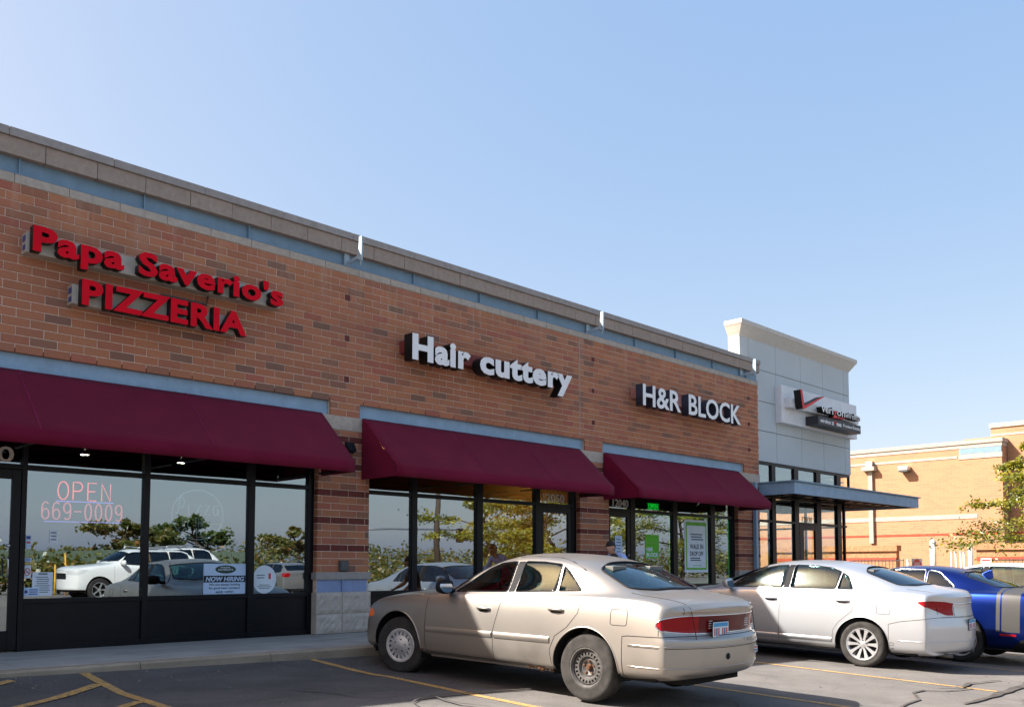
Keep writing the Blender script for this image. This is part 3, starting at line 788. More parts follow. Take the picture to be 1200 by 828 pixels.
# ================================================================== LETTERING
def glyph_mats(me, front, side):
    me.materials.clear(); me.materials.append(M[front]); me.materials.append(M[side])
    ym = min(v.co.y for v in me.vertices)+.002
    me.polygons.foreach_set('material_index', [0 if p.center.y < ym else 1 for p in me.polygons])
def typeset(parent, txt, x0, x1, z0, h, yf, depth, front, side, bold=0.0, name='letter', shear=0.0, cap='H', one=False, sp=1.0):
    """each letter its own part, spread over x0..x1; z0 is the baseline, h the cap height, yf the face of the letters"""
    def bb(me):
        xs = [v.co.x for v in me.vertices]; ys = [v.co.y for v in me.vertices]; return min(xs), max(xs), min(ys), max(ys)
    whole = text_mesh(txt, 0, 0, 0, bold, shear, sp); wx0, wx1, _, _ = bb(whole)
    cm = text_mesh(cap, 0, 0, 0, bold, shear); _, _, cy0, cy1 = bb(cm)
    sx = (x1-x0)/(wx1-wx0); sz = h/(cy1-cy0)
    def place(me, dx):
        for v in me.vertices:
            x, y, z = v.co; v.co = (x0+(x+dx-wx0)*sx, yf+(.5-z)*depth, z0+(y-cy0)*sz)
        me.update()
        bm = bmesh.new(); bm.from_mesh(me); bmesh.ops.recalc_face_normals(bm, faces=bm.faces); bm.to_mesh(me); bm.free()
        if side: glyph_mats(me, front, side)
        else: me.materials.clear(); me.materials.append(M[front])
    if one:
        place(whole, 0); return link(name, whole, parent)
    out = []
    for i, ch in enumerate(txt):
        if ch == ' ': continue
        me = text_mesh(ch, 0, 0, 0, bold, shear); a, b, _, _ = bb(me)
        pre = text_mesh(txt[:i+1], 0, 0, 0, bold, shear, sp); _, pb, _, _ = bb(pre)
        place(me, pb-b); out.append(link(name, me, parent))
    return out
M['red_face'] = m_plain('red_acrylic', (.62, .002, .014), .45, var=.1, scale=3, spec=.08)
M['white_face'] = m_plain('white_acrylic', (.80, .80, .80), .45, var=.05, scale=3, spec=.1)
M['raceway'] = m_plain('raceway_paint', (.42, .38, .33), .7, var=.15)
M['maroonbox'] = m_plain('maroon_raceway', (.20, .045, .04), .6)
M['pinkbox'] = m_plain('pink_raceway', (.42, .20, .17), .6)
M['navyside'] = m_plain('navy_letter_side', (.035, .04, .065), .5)
M['sticker'] = m_plain('blue_print', (.06, .08, .25), .5)
# pizzeria
t = thing('pizzeria_sign', 'red raised letters Papa Saverio\'s over PIZZERIA on cream raceways', 'shop sign', (5, -.1, 4.3))
r1 = MB().box(3.345, -.165, 4.565, 6.64, -.002, 4.80).build('raceway', 'raceway', t, bevel=.004)
r2 = MB().box(3.865, -.165, 4.075, 6.0, -.002, 4.31).build('raceway', 'raceway', t, bevel=.004)
for r, X, z in ((r1, 3.345, 4.58), (r2, 3.865, 4.085)):
    MB().box(X-.0045, -.14, z+.02, X-.001, -.05, z+.08).build('sticker', 'sticker', r)
    MB().box(X-.0045, -.14, z+.12, X-.001, -.04, z+.19).build('sticker', 'sticker', r)
typeset(t, "Papa Saverio's", 3.375, 6.605, 4.557, .297, -.30, .115, 'red_face', 'black', .038, sp=1.08)
typeset(t, "PIZZERIA", 3.925, 6.055, 4.046, .308, -.30, .115, 'red_face', 'black', .038, sp=1.08)
mb = MB(); mb.tube([(4.95, -.03, 4.33), (4.95, -.05, 4.42), (5.0, -.055, 4.44), (5.3, -.055, 4.44), (5.6, -.055, 4.44), (5.62, -.05, 4.55)], .014, 8); mb.build('conduit', 'greybox', t, smooth=True)
# hair salon
t = thing('salon_sign', 'white raised letters Hair cuttery with deep black sides', 'shop sign', (10.5, -.1, 4.2))
MB().box(8.87, -.175, 4.33, 12.4, -.002, 4.53).build('raceway', 'maroonbox', t, bevel=.004)
typeset(t, "Hair", 8.83, 10.06, 4.185, .415, -.38, .20, 'white_face', 'black', .046, sp=1.08)
typeset(t, "cuttery", 10.27, 12.60, 4.185, .415, -.38, .20, 'white_face', 'black', .046, sp=1.08)
# tax office
t = thing('tax_office_sign', 'white raised letters H&R BLOCK with navy sides and pink raceway', 'shop sign', (16.5, -.1, 4.3))
MB().box(14.86, -.19, 4.41, 18.2, -.002, 4.61).build('raceway', 'pinkbox', t, bevel=.004)
typeset(t, "H&R", 14.765, 16.10, 4.222, .435, -.38, .18, 'white_face', 'navyside', .02)
typeset(t, "BLOCK", 16.39, 18.50, 4.222, .44, -.38, .18, 'white_face', 'navyside', .02)
# phone shop
t = thing('phone_shop_sign', 'white board with red check mark and dark lower band on the grey panelled corner block', 'shop sign', (23.3, .1, 4.7))
M['board'] = m_plain('white_board', (.68, .69, .71), .45, var=.05)
M['logored'] = m_plain('logo_red', (.62, .015, .02), .4)
M['charcoal'] = m_plain('charcoal_box', (.045, .048, .055), .5)
MB().box(21.16, .02, 4.64, 25.53, GY-.002, 5.61).build('board', 'board', t, bevel=.006)
MB().box(21.32, -.14, 5.03, 25.3, .018, 5.27).build('raceway', 'board', t, bevel=.004)
ck = MB(); ck.prism([(21.45, 5.47), (21.56, 5.00), (21.665, 5.0), (22.80, 5.47), (22.66, 5.45), (21.655, 5.075), (21.555, 5.475)], 'y', -.35, -.16)
me = ck.mesh('check_mark', ['logored', 'black']); me.polygons.foreach_set('material_index', [0 if p.normal.y < -.9 else 1 for p in me.polygons]); link('check_mark', me, t)
typeset(t, "veri", 22.60, 23.27, 5.04, .205, -.35, .16, 'white_face', 'black', .012)
typeset(t, "z", 23.27, 23.50, 4.99, .245, -.352, .16, 'logored', 'black', .025)
typeset(t, "on", 23.50, 23.99, 5.045, .205, -.35, .16, 'white_face', 'black', .012)
sw = MB(); sw.prism([(23.2, 4.955), (23.98, 5.0), (23.98, 5.02), (23.38, 5.005)], 'y', -.353, -.20); sw.build('swoosh', 'logored', t)
typeset(t, "wireless", 24.02, 24.95, 5.05, .17, -.345, .15, 'white_face', 'black', .0)
bx = MB().box(22.42, -.34, 4.695, 24.97, .019, 4.925).build('lower_band', 'charcoal', t, bevel=.006)
typeset(bx, "wireless", 22.52, 23.12, 4.755, .115, -.352, .012, 'white_face', None, .0)
typeset(bx, "z", 23.17, 23.30, 4.755, .125, -.352, .012, 'white_face', None, .03)
typeset(bx, "o", 23.32, 23.45, 4.80, .12, -.352, .012, 'logored', None, .01)
typeset(bx, "ne", 23.47, 23.74, 4.755, .125, -.352, .012, 'white_face', None, .03)
typeset(bx, "Premium Retailer", 23.86, 24.93, 4.775, .085, -.352, .012, 'white_face', None, .0, name='lettering', one=True)

# door numbers
M['num'] = m_plain('number_vinyl', (.52, .47, .42), .6)
def number(txt, x0, x1, z0, h, label, y=.138):
    t = thing('door_number', label, 'number', ((x0+x1)/2, y, z0))
    typeset(t, txt, x0, x1, z0, h, y-.004, .008, 'num', None, .012, name='digit', cap='1')
number("12060", 2.52, 3.385, 2.17, .175, 'white number ending in 0 on the glass over the pizzeria door')
number("12050", 12.36, 12.95, 2.175, .155, 'white number 12050 over the middle shop door')
number("12040", 14.42, 14.93, 2.185, .15, 'white number 12040 over the door under the right awning')
number("12030", 22.55, 23.12, 2.165, .14, 'white number on the clear glass over the corner block door', GY+.04)

# ------------------------------------------------------------------ neon and papers in the windows
M['neon_red'] = m_emit('neon_red_tube', (1.0, .13, .10), 2.0)
M['neon_pink'] = m_emit('neon_pink_tube', (.9, .20, .2), .95)
M['neon_violet'] = m_emit('neon_violet_tube', (.42, .30, 1.0), .9)
M['neon_green'] = m_emit('neon_green_tube', (.01, .55, .10), .55)
M['neon_pale'] = m_emit('neon_white_tube', (.55, .66, .70), .2)  # tubes of the unlit sign, their paleness put in as a faint glow
M['neon_lime'] = m_emit('neon_lime_tube', (.45, .62, .25), .16)  # unlit as well, with a faint glow painted in
def arc(cx, cy, rx, ry, a0, a1, n=12): return [(cx+rx*cos(radians(a0+(a1-a0)*i/n)), cy+ry*sin(radians(a0+(a1-a0)*i/n))) for i in range(n+1)]
GL = {'O': [arc(.5, .5, .42, .5, 90, 450, 22)], 'P': [[(.12, 0), (.12, 1), (.5, 1)]+arc(.55, .75, .32, .25, 90, -90, 10)+[(.12, .5)]],
      'E': [[(.85, 1), (.14, 1), (.14, 0), (.85, 0)], [(.14, .52), (.75, .52)]], 'N': [[(.12, 0), (.12, 1), (.86, 0), (.86, 1)]],
      '6': [[(.8, .92)]+arc(.5, .62, .38, .38, 60, 180, 8)+arc(.5, .3, .38, .3, 180, 520, 16)], '9': [[(.2, .08)]+arc(.5, .38, .38, .38, -120, 0, 8)+arc(.5, .7, .38, .3, 0, 340, 16)],
      '0': [arc(.5, .5, .36, .5, 90, 450, 20)], '-': [[(.1, .5), (.9, .5)]], 'B': [[(.12, 0), (.12, 1), (.5, 1)]+arc(.5, .76, .3, .24, 90, -90, 8)+arc(.52, .26, .34, .26, 90, -90, 8)+[(.12, 0)]],
      'Y': [[(.05, 1), (.5, .5), (.95, 1)], [(.5, .5), (.5, 0)]], 'T': [[(.05, 1), (.95, 1)], [(.5, 1), (.5, 0)]], 'H': [[(.12, 0), (.12, 1)], [(.88, 0), (.88, 1)], [(.12, .5), (.88, .5)]],
      'S': [arc(.5, .75, .34, .25, 20, 250, 10)+arc(.5, .25, .36, .25, 80, -150, 10)], 'L': [[(.14, 1), (.14, 0), (.8, 0)]], 'I': [[(.5, 0), (.5, 1)]], 'C': [arc(.55, .5, .42, .5, 50, 310, 16)],
      'i': [[(.4, .6), (.4, .05), (.6, 0)], [(.4, .82), (.42, .84)]], 'z': [[(.1, .58), (.8, .6), (.15, .02), (.9, 0)]], 'a': [[(.8, .55)]+arc(.48, .3, .34, .3, 50, 380, 14)+[(.82, .05), (.98, 0)]],
      'p': [[(0.0, .75)]+arc(.5, .72, .5, .32, 170, -80, 14)+[(.35, .42)], [(.42, .98), (.1, -.05), (-.1, .1)]]}
def neon(parent, txt, x0, x1, z0, h, mat, r=.0075, y=.19, slope=0.0, name='letter'):
    n = len(txt); w = (x1-x0)/n
    for i, ch in enumerate(txt):
        if ch == ' ': continue
        mb = MB()
        for st in GL[ch]: mb.tube([(x0+w*(i+.08+.84*u), y, z0+h*v+slope*(i+u)*w) for u, v in st], r, 6)
        mb.build(name, mat, parent, smooth=True)
t = thing('neon_open_sign', 'lit red neon OPEN sign above pink neon phone number 669-0009 in the pizzeria window', 'neon sign', (4.2, .2, 1.5))
neon(t, "OPEN", 3.87, 4.545, 1.775, .215, 'neon_red')
mb = MB(); mb.tube([(3.88, .19, 1.752), (4.55, .19, 1.758)], .007, 6); mb.build('underline', 'neon_violet', t)
neon(t, "669-0009", 3.70, 4.68, 1.535, .20, 'neon_pink', .009)
mb = MB(); mb.tube([(3.75, .19, 1.505), (4.66, .19, 1.515)], .006, 6); mb.build('underline', 'neon_violet', t)
t = thing('unlit_neon_sign', 'round unlit neon Pizza BY THE SLICE sign in the second pizzeria window', 'neon sign', (5.67, .2, 1.3))
mb = MB(); mb.tube([(5.67+.36*cos(2*pi*i/40), .20, 1.66+.33*sin(2*pi*i/40)) for i in range(40)], .007, 6, closed=True); mb.build('ring', 'neon_pale', t)
neon(t, "pizza", 5.36, 5.98, 1.66, .22, 'neon_pale', .007); neon(t, "BY THE", 5.44, 5.78, 1.50, .12, 'neon_pale', .005); neon(t, "SLICE", 5.45, 5.85, 1.36, .12, 'neon_pale', .006)
mb = MB(); mb.tube([(5.80, .2, 1.545), (6.02, .2, 1.545), (5.97, .2, 1.43)], .007, 6, closed=True); mb.build('slice', 'neon_lime', t)

M['paper'] = m_plain('white_paper', (.62, .70, .78), .7, var=.05)
M['paper_blue'] = m_plain('pale_blue_paper', (.46, .60, .80), .7, var=.06)
M['ink'] = m_plain('black_ink', (.02, .025, .03), .6)
M['inkgrey'] = m_plain('grey_ink', (.16, .2, .24), .6)
M['inkred'] = m_plain('red_ink', (.5, .06, .05), .6)
M['olive'] = m_plain('dark_olive_ink', (.03, .06, .05), .6)
def sheet(name, label, cat, x0, x1, z0, z1, mat='paper', y=.132, th=.0025):
    t = thing(name, label, cat, ((x0+x1)/2, y, z0))
    MB().box(x0, y, z0, x1, y+th, z1).build('sheet', mat, t); return t
def lines(t, x0, x1, z0, z1, n, mat='inkgrey', y=.131, seed=0, thick=.42, name='print_line'):
    r = random.Random(seed)
    for i in range(n):
        z = z1-(z1-z0)*(i+.7)/n; h = (z1-z0)/n*thick; a = r.uniform(0, .16); b = r.uniform(0, .16)
        MB().box(x0+(x1-x0)*a, y-.0012, z, x1-(x1-x0)*b, y-.0002, z+h).build(name, mat, t)
GP = .1405   # just in front of the pane
t = sheet('hiring_poster', 'pale blue NOW HIRING poster at the foot of the second pizzeria window', 'poster', 5.735, 6.345, .605, 1.012, 'paper_blue', GP-.004)
mb = MB(); mb.prism([(6.05+.15*cos(2*pi*i/28), .935+.055*sin(2*pi*i/28)) for i in range(28)], 'y', GP-.0065, GP-.0045); mb.build('emblem', 'olive', t)
typeset(t, "PAPA", 5.98, 6.12, .95, .022, GP-.0072, .0006, 'paper', None, .01, 'lettering', one=True)
typeset(t, "SAVERIO'S", 5.94, 6.16, .918, .024, GP-.0072, .0006, 'paper', None, .01, 'lettering', one=True)
MB().box(5.738, GP-.006, .762, 6.342, GP-.0045, .852).build('black_band', 'ink', t)
typeset(t, "NOW HIRING", 5.765, 6.325, .775, .062, GP-.0072, .001, 'paper_blue', None, .03, 'letter', .2)
for s_, z in (("We are always looking", .718), ("for good team members", .672), ("apply within", .622)):
    w = .0215*len(s_)/2; typeset(t, s_, 6.04-w, 6.04+w, z, .03, GP-.0055, .001, 'ink', None, .015, 'lettering', one=True)
t = thing('round_sticker', 'round white sticker at the foot of the narrow third pizzeria window', 'sticker', (6.637, GP, .6))
mb = MB(); mb.prism([(6.637+.184*cos(2*pi*i/32), .795+.196*sin(2*pi*i/32)) for i in range(32)], 'y', GP-.0045, GP-.0025); mb.build('disc', 'paper', t)
lines(t, 6.52, 6.75, .66, .73, 3, 'inkgrey', GP-.0045, 2); MB().box(6.70, GP-.0062, .80, 6.735, GP-.0048, .88).build('red_mark', 'inkred', t); lines(t, 6.5, 6.66, .80, .87, 2, 'inkgrey', GP-.0045, 5)
t = sheet('notice_sheet', 'white typed notice taped low beside the pizzeria door', 'notice', 3.625, 3.85, .63, .905, 'paper', GP-.004)
MB().box(3.69, GP-.0062, .875, 3.79, GP-.0045, .895).build('tape', 'inkgrey', t); lines(t, 3.655, 3.82, .66, .86, 8, 'inkgrey', GP-.004, 1)
t = sheet('blue_sticker', 'small pale blue notice overlapping the typed sheet beside the pizzeria door', 'sticker', 3.53, 3.705, .627, .728, 'paper_blue', GP-.0085)
mb = MB(); mb.prism([(3.56+.018*cos(2*pi*i/16), .68+.02*sin(2*pi*i/16)) for i in range(16)], 'y', GP-.0105, GP-.0088); mb.build('dot', 'sticker', t); lines(t, 3.59, 3.69, .64, .715, 3, 'sticker', GP-.0085, 4)
t = sheet('hanging_tag', 'narrow white paper hanging high in the pizzeria window under the neon number', 'notice', 3.80, 3.885, 1.25, 1.405, 'paper', GP-.004)
lines(t, 3.81, 3.875, 1.27, 1.39, 3, 'inkgrey', GP-.004, 7)
t = sheet('card_sticker', 'small payment card sticker strip beside the pizzeria door', 'sticker', 3.54, 3.60, 1.18, 1.335, 'paper_blue', GP-.004)
MB().box(3.55, GP-.0062, 1.24, 3.59, GP-.0045, 1.26).build('red_mark', 'inkred', t); MB().box(3.548, GP-.0062, 1.29, 3.592, GP-.0045, 1.325).build('blue_mark', 'sticker', t)
t = sheet('hours_sticker', 'blue strip sticker below the payment card stickers', 'sticker', 3.53, 3.612, 1.025, 1.075, 'paper_blue', GP-.004); lines(t, 3.54, 3.60, 1.03, 1.07, 2, 'sticker', GP-.004, 3)
t = sheet('no_smoking_sticker', 'square no smoking sticker beside the pizzeria door', 'sticker', 3.53, 3.608, .835, .985, 'paper', GP-.004)
mb = MB(); mb.tube([(3.569+.028*cos(2*pi*i/20), GP-.005, .91+.042*sin(2*pi*i/20)) for i in range(20)], .004, 5, closed=True); mb.tube([(3.55, GP-.005, .938), (3.588, GP-.005, .882)], .0035, 5); mb.build('ring', 'inkred', t)
MB().box(3.55, GP-.0058, .905, 3.585, GP-.0045, .913).build('cigarette', 'ink', t)
# tax office window
M['green_print'] = m_plain('green_print', (.09, .42, .02), .5)
M['green_edge'] = m_plain('green_border', (.12, .40, .05), .5)
M['led_green'] = m_emit('green_led', (.01, .75, .05), 1.0)
t = thing('led_open_sign', 'lit green OPEN sign in the transom over the tax office window', 'led sign', (15.8, .17, 2.18))
MB().box(15.60, .16, 2.175, 16.02, .18, 2.32).build('housing', 'black', t)
mb = MB(); mb.box(15.615, .1525, 2.295, 16.005, .1595, 2.31); mb.box(15.615, .1525, 2.185, 16.005, .1595, 2.2); mb.build('border', 'led_green', t)
typeset(t, "OPEN", 15.63, 15.99, 2.205, .085, .151, .008, 'led_green', None, .03)
t = sheet('green_poster', 'small green H&R BLOCK poster in the window beside the 12040 door', 'poster', 15.495, 15.975, 1.155, 1.65, 'green_print', GP-.004)
typeset(t, "H&R", 15.535, 15.76, 1.30, .085, GP-.006, .001, 'paper', None, .04); typeset(t, "BLOCK", 15.535, 15.95, 1.185, .085, GP-.006, .001, 'paper', None, .04)
mb = MB(); mb.box(15.51, GP-.0058, 1.46, 15.96, GP-.0045, 1.50); mb.build('stripe', 'green_edge', t)
t = sheet('walk_in_poster', 'tall white WALK IN DROP OFF poster with green border in the tax office window', 'poster', 16.93, 17.85, .85, 2.02, 'paper', GP-.004)
MB().box(16.98, GP-.006, .91, 17.80, GP-.0045, 1.97).build('border', 'green_edge', t); MB().box(17.025, GP-.0085, .955, 17.755, GP-.0065, 1.89).build('panel', 'paper', t)
typeset(t, "WALK IN", 17.13, 17.66, 1.37, .11, GP-.010, .001, 'ink', None, .02); typeset(t, "DROP OFF", 17.13, 17.66, 1.22, .10, GP-.010, .001, 'ink', None, .02)
lines(t, 17.13, 17.66, 1.55, 1.72, 3, 'inkgrey', GP-.0095, 3, .6); lines(t, 17.13, 17.6, 1.10, 1.19, 2, 'ink', GP-.0095, 8, .5); lines(t, 17.2, 17.6, .985, 1.02, 1, 'green_print', GP-.0095, 9)
t = sheet('door_notice', 'pale blue notice on the glass of the door numbered 12040', 'notice', 14.46, 14.69, 1.22, 1.60, 'paper_blue', .121); lines(t, 14.49, 14.66, 1.25, 1.56, 5, 'inkgrey', .121, 12, .35)
t = thing('window_neon_border', 'thin green neon tubes outlining the tax office windows', 'neon border', (17, .19, .6))
for a, b in ((15.13, 16.44), (16.635, 17.915), (18.125, 18.83)):
    mb = MB(); mb.tube([(a+.012, .185, .63), (a+.012, .185, 2.07), (b-.012, .185, 2.07), (b-.012, .185, .63)], .007, 6, closed=True); mb.build('tube', 'neon_green', t)
# ================================================================== FAR BUILDING ACROSS THE DRIVE
def m_farbrick():
    n = NT('far_brick'); g = n.new('ShaderNodeNewGeometry'); p = g.outputs['Position']
    s = n.new('ShaderNodeSeparateXYZ'); n.link(p, s.inputs[0]); c = n.new('ShaderNodeCombineXYZ'); n.link(n.math('ADD', s.outputs[0], s.outputs[1]), c.inputs[0]); n.link(s.outputs[2], c.inputs[1])
    b = n.new('ShaderNodeTexBrick'); n.link(c.outputs[0], b.inputs[0]); b.inputs['Scale'].default_value = 1
    b.inputs['Brick Width'].default_value = .3048; b.inputs['Row Height'].default_value = .1016; b.inputs['Mortar Size'].default_value = .006
    b.inputs['Color1'].default_value = (.42, .225, .12, 1); b.inputs['Color2'].default_value = (.32, .175, .10, 1); b.inputs['Mortar'].default_value = (.34, .26, .19, 1); b.inputs['Bias'].default_value = -.35
    w = n.noise(p, .5, 4)
    n.set(Base_Color=n.mix(n.math('MULTIPLY', w, .4), b.outputs[0], (.33, .18, .10, 1)), Roughness=.9); n.b.inputs['Specular IOR Level'].default_value = .2
    n.bump(b.outputs['Fac'], -.4, .01); return n.m
M['farbrick'] = m_farbrick()
M['farred'] = m_plain('far_red_brick', (.36, .07, .04), .9); M['farstone'] = m_stone('far_limestone', (.40, .355, .30), 8, .2, .1)
far = thing('far_brick_building', 'sunlit tan brick building with white stone stripes beyond the glass corner', 'building', (44, 8, -.4))
FX = 39.3
MB().box(FX, .28, -1.2, 58, 40, 5.80).build('wall', 'farbrick', far)
MB().box(FX-.06, .22, 5.965, 58, 40, 6.12).build('coping', 'farstone', far)
MB().box(FX-.02, .26, 5.80, 58, 40, 5.963).build('frieze', 'farstone', far)
MB().box(FX-.02, 1.95, 5.42, FX+.1, 40, 5.52).build('stone_band', 'farstone', far)
mb = MB(); mb.box(FX-.025, .26, 5.36, FX+.1, 1.9, 5.56); mb.build('pier_stone', 'farstone', far)
MB().box(FX-.015, .285, 5.57, FX+.1, 1.88, 5.79).build('pier_beam', 'steel', far)
MB().box(FX-.02, 1.25, 2.94, FX+.1, 40, 3.12).build('stone_band', 'farstone', far)
for i in range(60):
    y = .5+i*.61; MB().box(FX-.012, y, 2.27, FX+.1, y+.29, 2.365).build('red_brick', 'farred', far); MB().box(FX-.011, y+.30, 2.275, FX+.1, y+.60, 2.36).build('red_brick', 'farred', far)
tall = thing('far_tall_building', 'taller tan brick block rising behind the right end of the sunlit brick building', 'building', (48, -5, -.4))
TX = 39.95
MB().box(TX, -3.6, -1.2, 58, .265, 6.3).build('wall', 'farbrick', tall)
MB().box(TX+.3, .27, 6.13, 57, 2.0, 6.3).build('parapet', 'farbrick', tall)
mb = MB(); mb.box(TX+.0, .2655, 6.121, 57, .85, 6.62); mb.box(TX, -3.6, 6.3, 57, .265, 6.62); mb.build('upper_wall', 'farbrick', tall)
MB().box(TX-.05, -3.65, 6.62, 57.05, .90, 6.80).build('coping', 'farstone', tall); MB().box(TX-.015, -3.6, 6.28, TX+.05, .855, 6.36).build('stone_band', 'farstone', tall)
MB().box(TX-.015, -3.6, 2.27, TX+.1, .262, 2.365).build('red_band', 'farred', tall)
M['blueawn'] = m_plain('violet_blue_awning', (.08, .08, .38), .7)
for i in range(18): MB().prism([(TX-.01, 3.55), (TX-.5, 3.2), (TX-.5, 3.15), (TX-.01, 3.15)], 'y', -.4-i*.16, -.5-i*.16).build('awning_rib', 'blueawn', tall)
MB().box(TX-.46, -3.4, 3.10, TX-.005, -.38, 3.14).build('awning_base', 'blueawn', tall)
# wall lights and downspout
t = thing('wall_pack_light', 'grey box light high on the sunlit far brick wall', 'wall light', (FX-.1, 4.0, 5.2))
MB().box(FX-.38, 3.83, 5.05, FX-.002, 4.25, 5.23).build('housing', 'silver', t, bevel=.02); MB().box(FX-.36, 3.86, 5.0, FX-.05, 4.22, 5.048).build('lens', 'greybox', t)
t = thing('far_downspout', 'pale downspout with square collector head on the sunlit far wall', 'downspout', (FX-.1, 5.55, 0))
MB().box(FX-.12, 5.47, 2.0, FX-.002, 5.65, 5.15).build('pipe', 'farstone', t); MB().box(FX-.30, 5.30, 5.152, FX-.002, 5.86, 5.33).build('collector', 'farstone', t, bevel=.02); MB().box(FX-.2, 5.42, 5.335, FX-.002, 5.72, 5.58).build('scupper', 'silver', t)

# ------------------------------------------------------------------ enclosure, fence, posts, sign
M['encl'] = m_plain('enclosure_brick', (.36, .185, .095), .9, var=.25, scale=9)
enc = thing('bin_enclosure', 'low tan brick enclosure wall with brown coping and red stripe before the far building', 'wall', (37.2, 3.3, -.6))
for y0, y1, X in ((3.7, 9, 37.2), (-6, .6, 37.0)):
    MB().box(X, y0, -1.2, X+.3, y1, 1.62).build('wall', 'encl', enc); MB().box(X-.08, y0-.05, 1.622, X+.38, y1+.05, 1.86).build('coping', 'encl', enc)
    MB().box(X-.012, y0, 1.22, X+.1, y1, 1.36).build('red_band', 'farred', enc)
fen = thing('iron_fence', 'thin dark iron picket fence before the tan enclosure wall', 'fence', (36.2, 2, -.7))
M['iron'] = m_plain('iron', (.06, .05, .05), .6)
for y0, y1 in ((3.0, 5.2), (-5, .25)):
    for z in (.1, 1.22): MB().box(36.19, y0, z, 36.22, y1, z+.035).build('rail', 'iron', fen)
    for i in range(int((y1-y0)/.14)): MB().box(36.195, y0+.02+i*.14, -.75, 36.213, y0+.038+i*.14, 1.3).build('picket', 'iron', fen)
M['paleposts'] = m_plain('pale_galvanised', (.42, .41, .38), .5, var=.15)
M['yellowpl'] = m_plain('yellow_plastic', (.55, .30, .03), .6)
def post(name, label, x, y, z1, r, cat='post', grp=None, cap=False):
    t = thing(name, label, cat, (x, y, gz(x, y)), grp); mb = MB(); mb.tube([(x, y, gz(x, y)-.1), (x, y, z1)], r, 12); mb.build('shaft', 'paleposts', t, smooth=True)
    mb = MB(); mb.lathe([(r*1.15, -.02), (r*1.15, .03), (r*.6, .05 if not cap else .12), (0, .06 if not cap else .15)], 'z', (x, y, z1), 12); mb.build('cap', 'paleposts', t, smooth=True); return t
post('gate_post', 'pale square-topped gate post left of the red do not enter sign', 35.9, 2.75, 1.22, .045)
post('vent_pipe', 'thick pale capped pipe right behind the red do not enter sign', 36.2, 1.90, 1.90, .11, 'pipe', cap=True)
post('tall_gate_post', 'tall pale round post at the left end of the fence under the tree', 36.1, .52, 1.75, .085)
for i, (y, z, lean) in enumerate(((1.16, 1.55, .02), (1.02, 1.54, -.10), (.84, 1.55, -.06), (.72, 1.53, .0))):
    t = thing('white_pipe', ('straight white pipe, first of four from the red sign', 'leaning white pipe, second of four from the red sign', 'slightly leaning white pipe, third of four from the red sign', 'straight white pipe nearest the tall gate post')[i], 'pipe', (36.0, y, gz(36, y)), 'white pipes in a row')
    mb = MB(); mb.tube([(36.0, y+lean, gz(36, y)-.05), (36.0, y, z)], .035, 10); mb.build('tube', 'paleposts', t, smooth=True)
    mb = MB(); mb.lathe([(.042, -.05), (.042, .005), (0, .01)], 'z', (36.0, y, z), 10); mb.build('end_cap', 'paleposts', t)
t = thing('yellow_bin', 'yellow plastic bin behind the fence left of the red sign', 'bin', (36.9, 2.9, -.7))
mb = MB(); mb.prism([(2.45, -.72), (3.4, -.72), (3.5, .42), (2.35, .42)], 'x', 36.5, 37.1); mb.build('tub', 'yellowpl', t); MB().box(36.45, 2.33, .424, 37.15, 3.52, .50).build('lid', 'yellowpl', t, bevel=.02)
# DO NOT ENTER sign
t = thing('do_not_enter_sign', 'round red DO NOT ENTER sign on a square white plate and steel post', 'traffic sign', (35.5, 2.2, gz(35.5, 2.2)))
M['signred'] = m_plain('sign_red', (.42, .035, .03), .5, var=.08); M['signwhite'] = m_plain('sign_white', (.66, .66, .64), .5, var=.05)
ang = radians(8); cxs, cys, czs = 35.45, 2.23, .885
def spt(u, w, d):  # u along the plate, w up, d towards the viewer
    ux, uy = cos(ang), -sin(ang); nx, ny = -sin(ang), -cos(ang)
    return (cxs+ux*u+nx*d, cys+uy*u+ny*d, czs+w)
def plate(poly, d0, d1, name, mat, parent):
    mb = MB(); n = len(poly); vs = [spt(u, w, d0) for u, w in poly]+[spt(u, w, d1) for u, w in poly]
    mb.add(vs, [tuple(range(n)), tuple(range(n, 2*n))]+[(i, (i+1) % n, n+(i+1) % n, n+i) for i in range(n)]); return mb.build(name, mat, parent)
pl = plate([(-.39, -.41), (.39, -.41), (.39, .41), (-.39, .41)], 0, .006, 'plate', 'paleposts', t)
plate([(.37*cos(2*pi*i/36), .40*sin(2*pi*i/36)) for i in range(36)], .007, .012, 'disc', 'signred', t)
plate([(-.27, -.07), (.27, -.07), (.27, .075), (-.27, .075)], .013, .016, 'bar', 'signwhite', t)
for s_, w0, ww in (("DO NOT", .15, .19), ("ENTER", -.26, .16)):
    me = text_mesh(s_, 0, 0, 0, .012); xs = [v.co.x for v in me.vertices]; ys = [v.co.y for v in me.vertices]
    for v in me.vertices:
        u = (v.co.x-min(xs))/(max(xs)-min(xs))*2-1; w = (v.co.y-min(ys))/(max(ys)-min(ys)); v.co = Vector(spt(u*ww, w0+w*.12, .0135+.002*(v.co.z+.5)))
    me.materials.clear(); me.materials.append(M['signwhite']); link('lettering', me, t)
mb = MB(); p0 = spt(0, 0, -.03); mb.tube([(p0[0], p0[1], gz(35.5, 2.2)-.1), (p0[0], p0[1], 1.32)], .03, 8); mb.build('post', 'silver', t)
t = thing('fence_notice', 'small white notice with red border on the fence right of the tall post', 'sign', (36.15, .05, 1.15))
MB().box(36.14, -.18, 1.05, 36.15, .18, 1.30).build('plate', 'signwhite', t); MB().box(36.134, -.14, 1.2, 36.139, .14, 1.26).build('red_stripe', 'inkred', t)
t = thing('clearance_plate', 'small dark olive plate on the low wall under the tree', 'sign', (36.9, -1.3, .78))
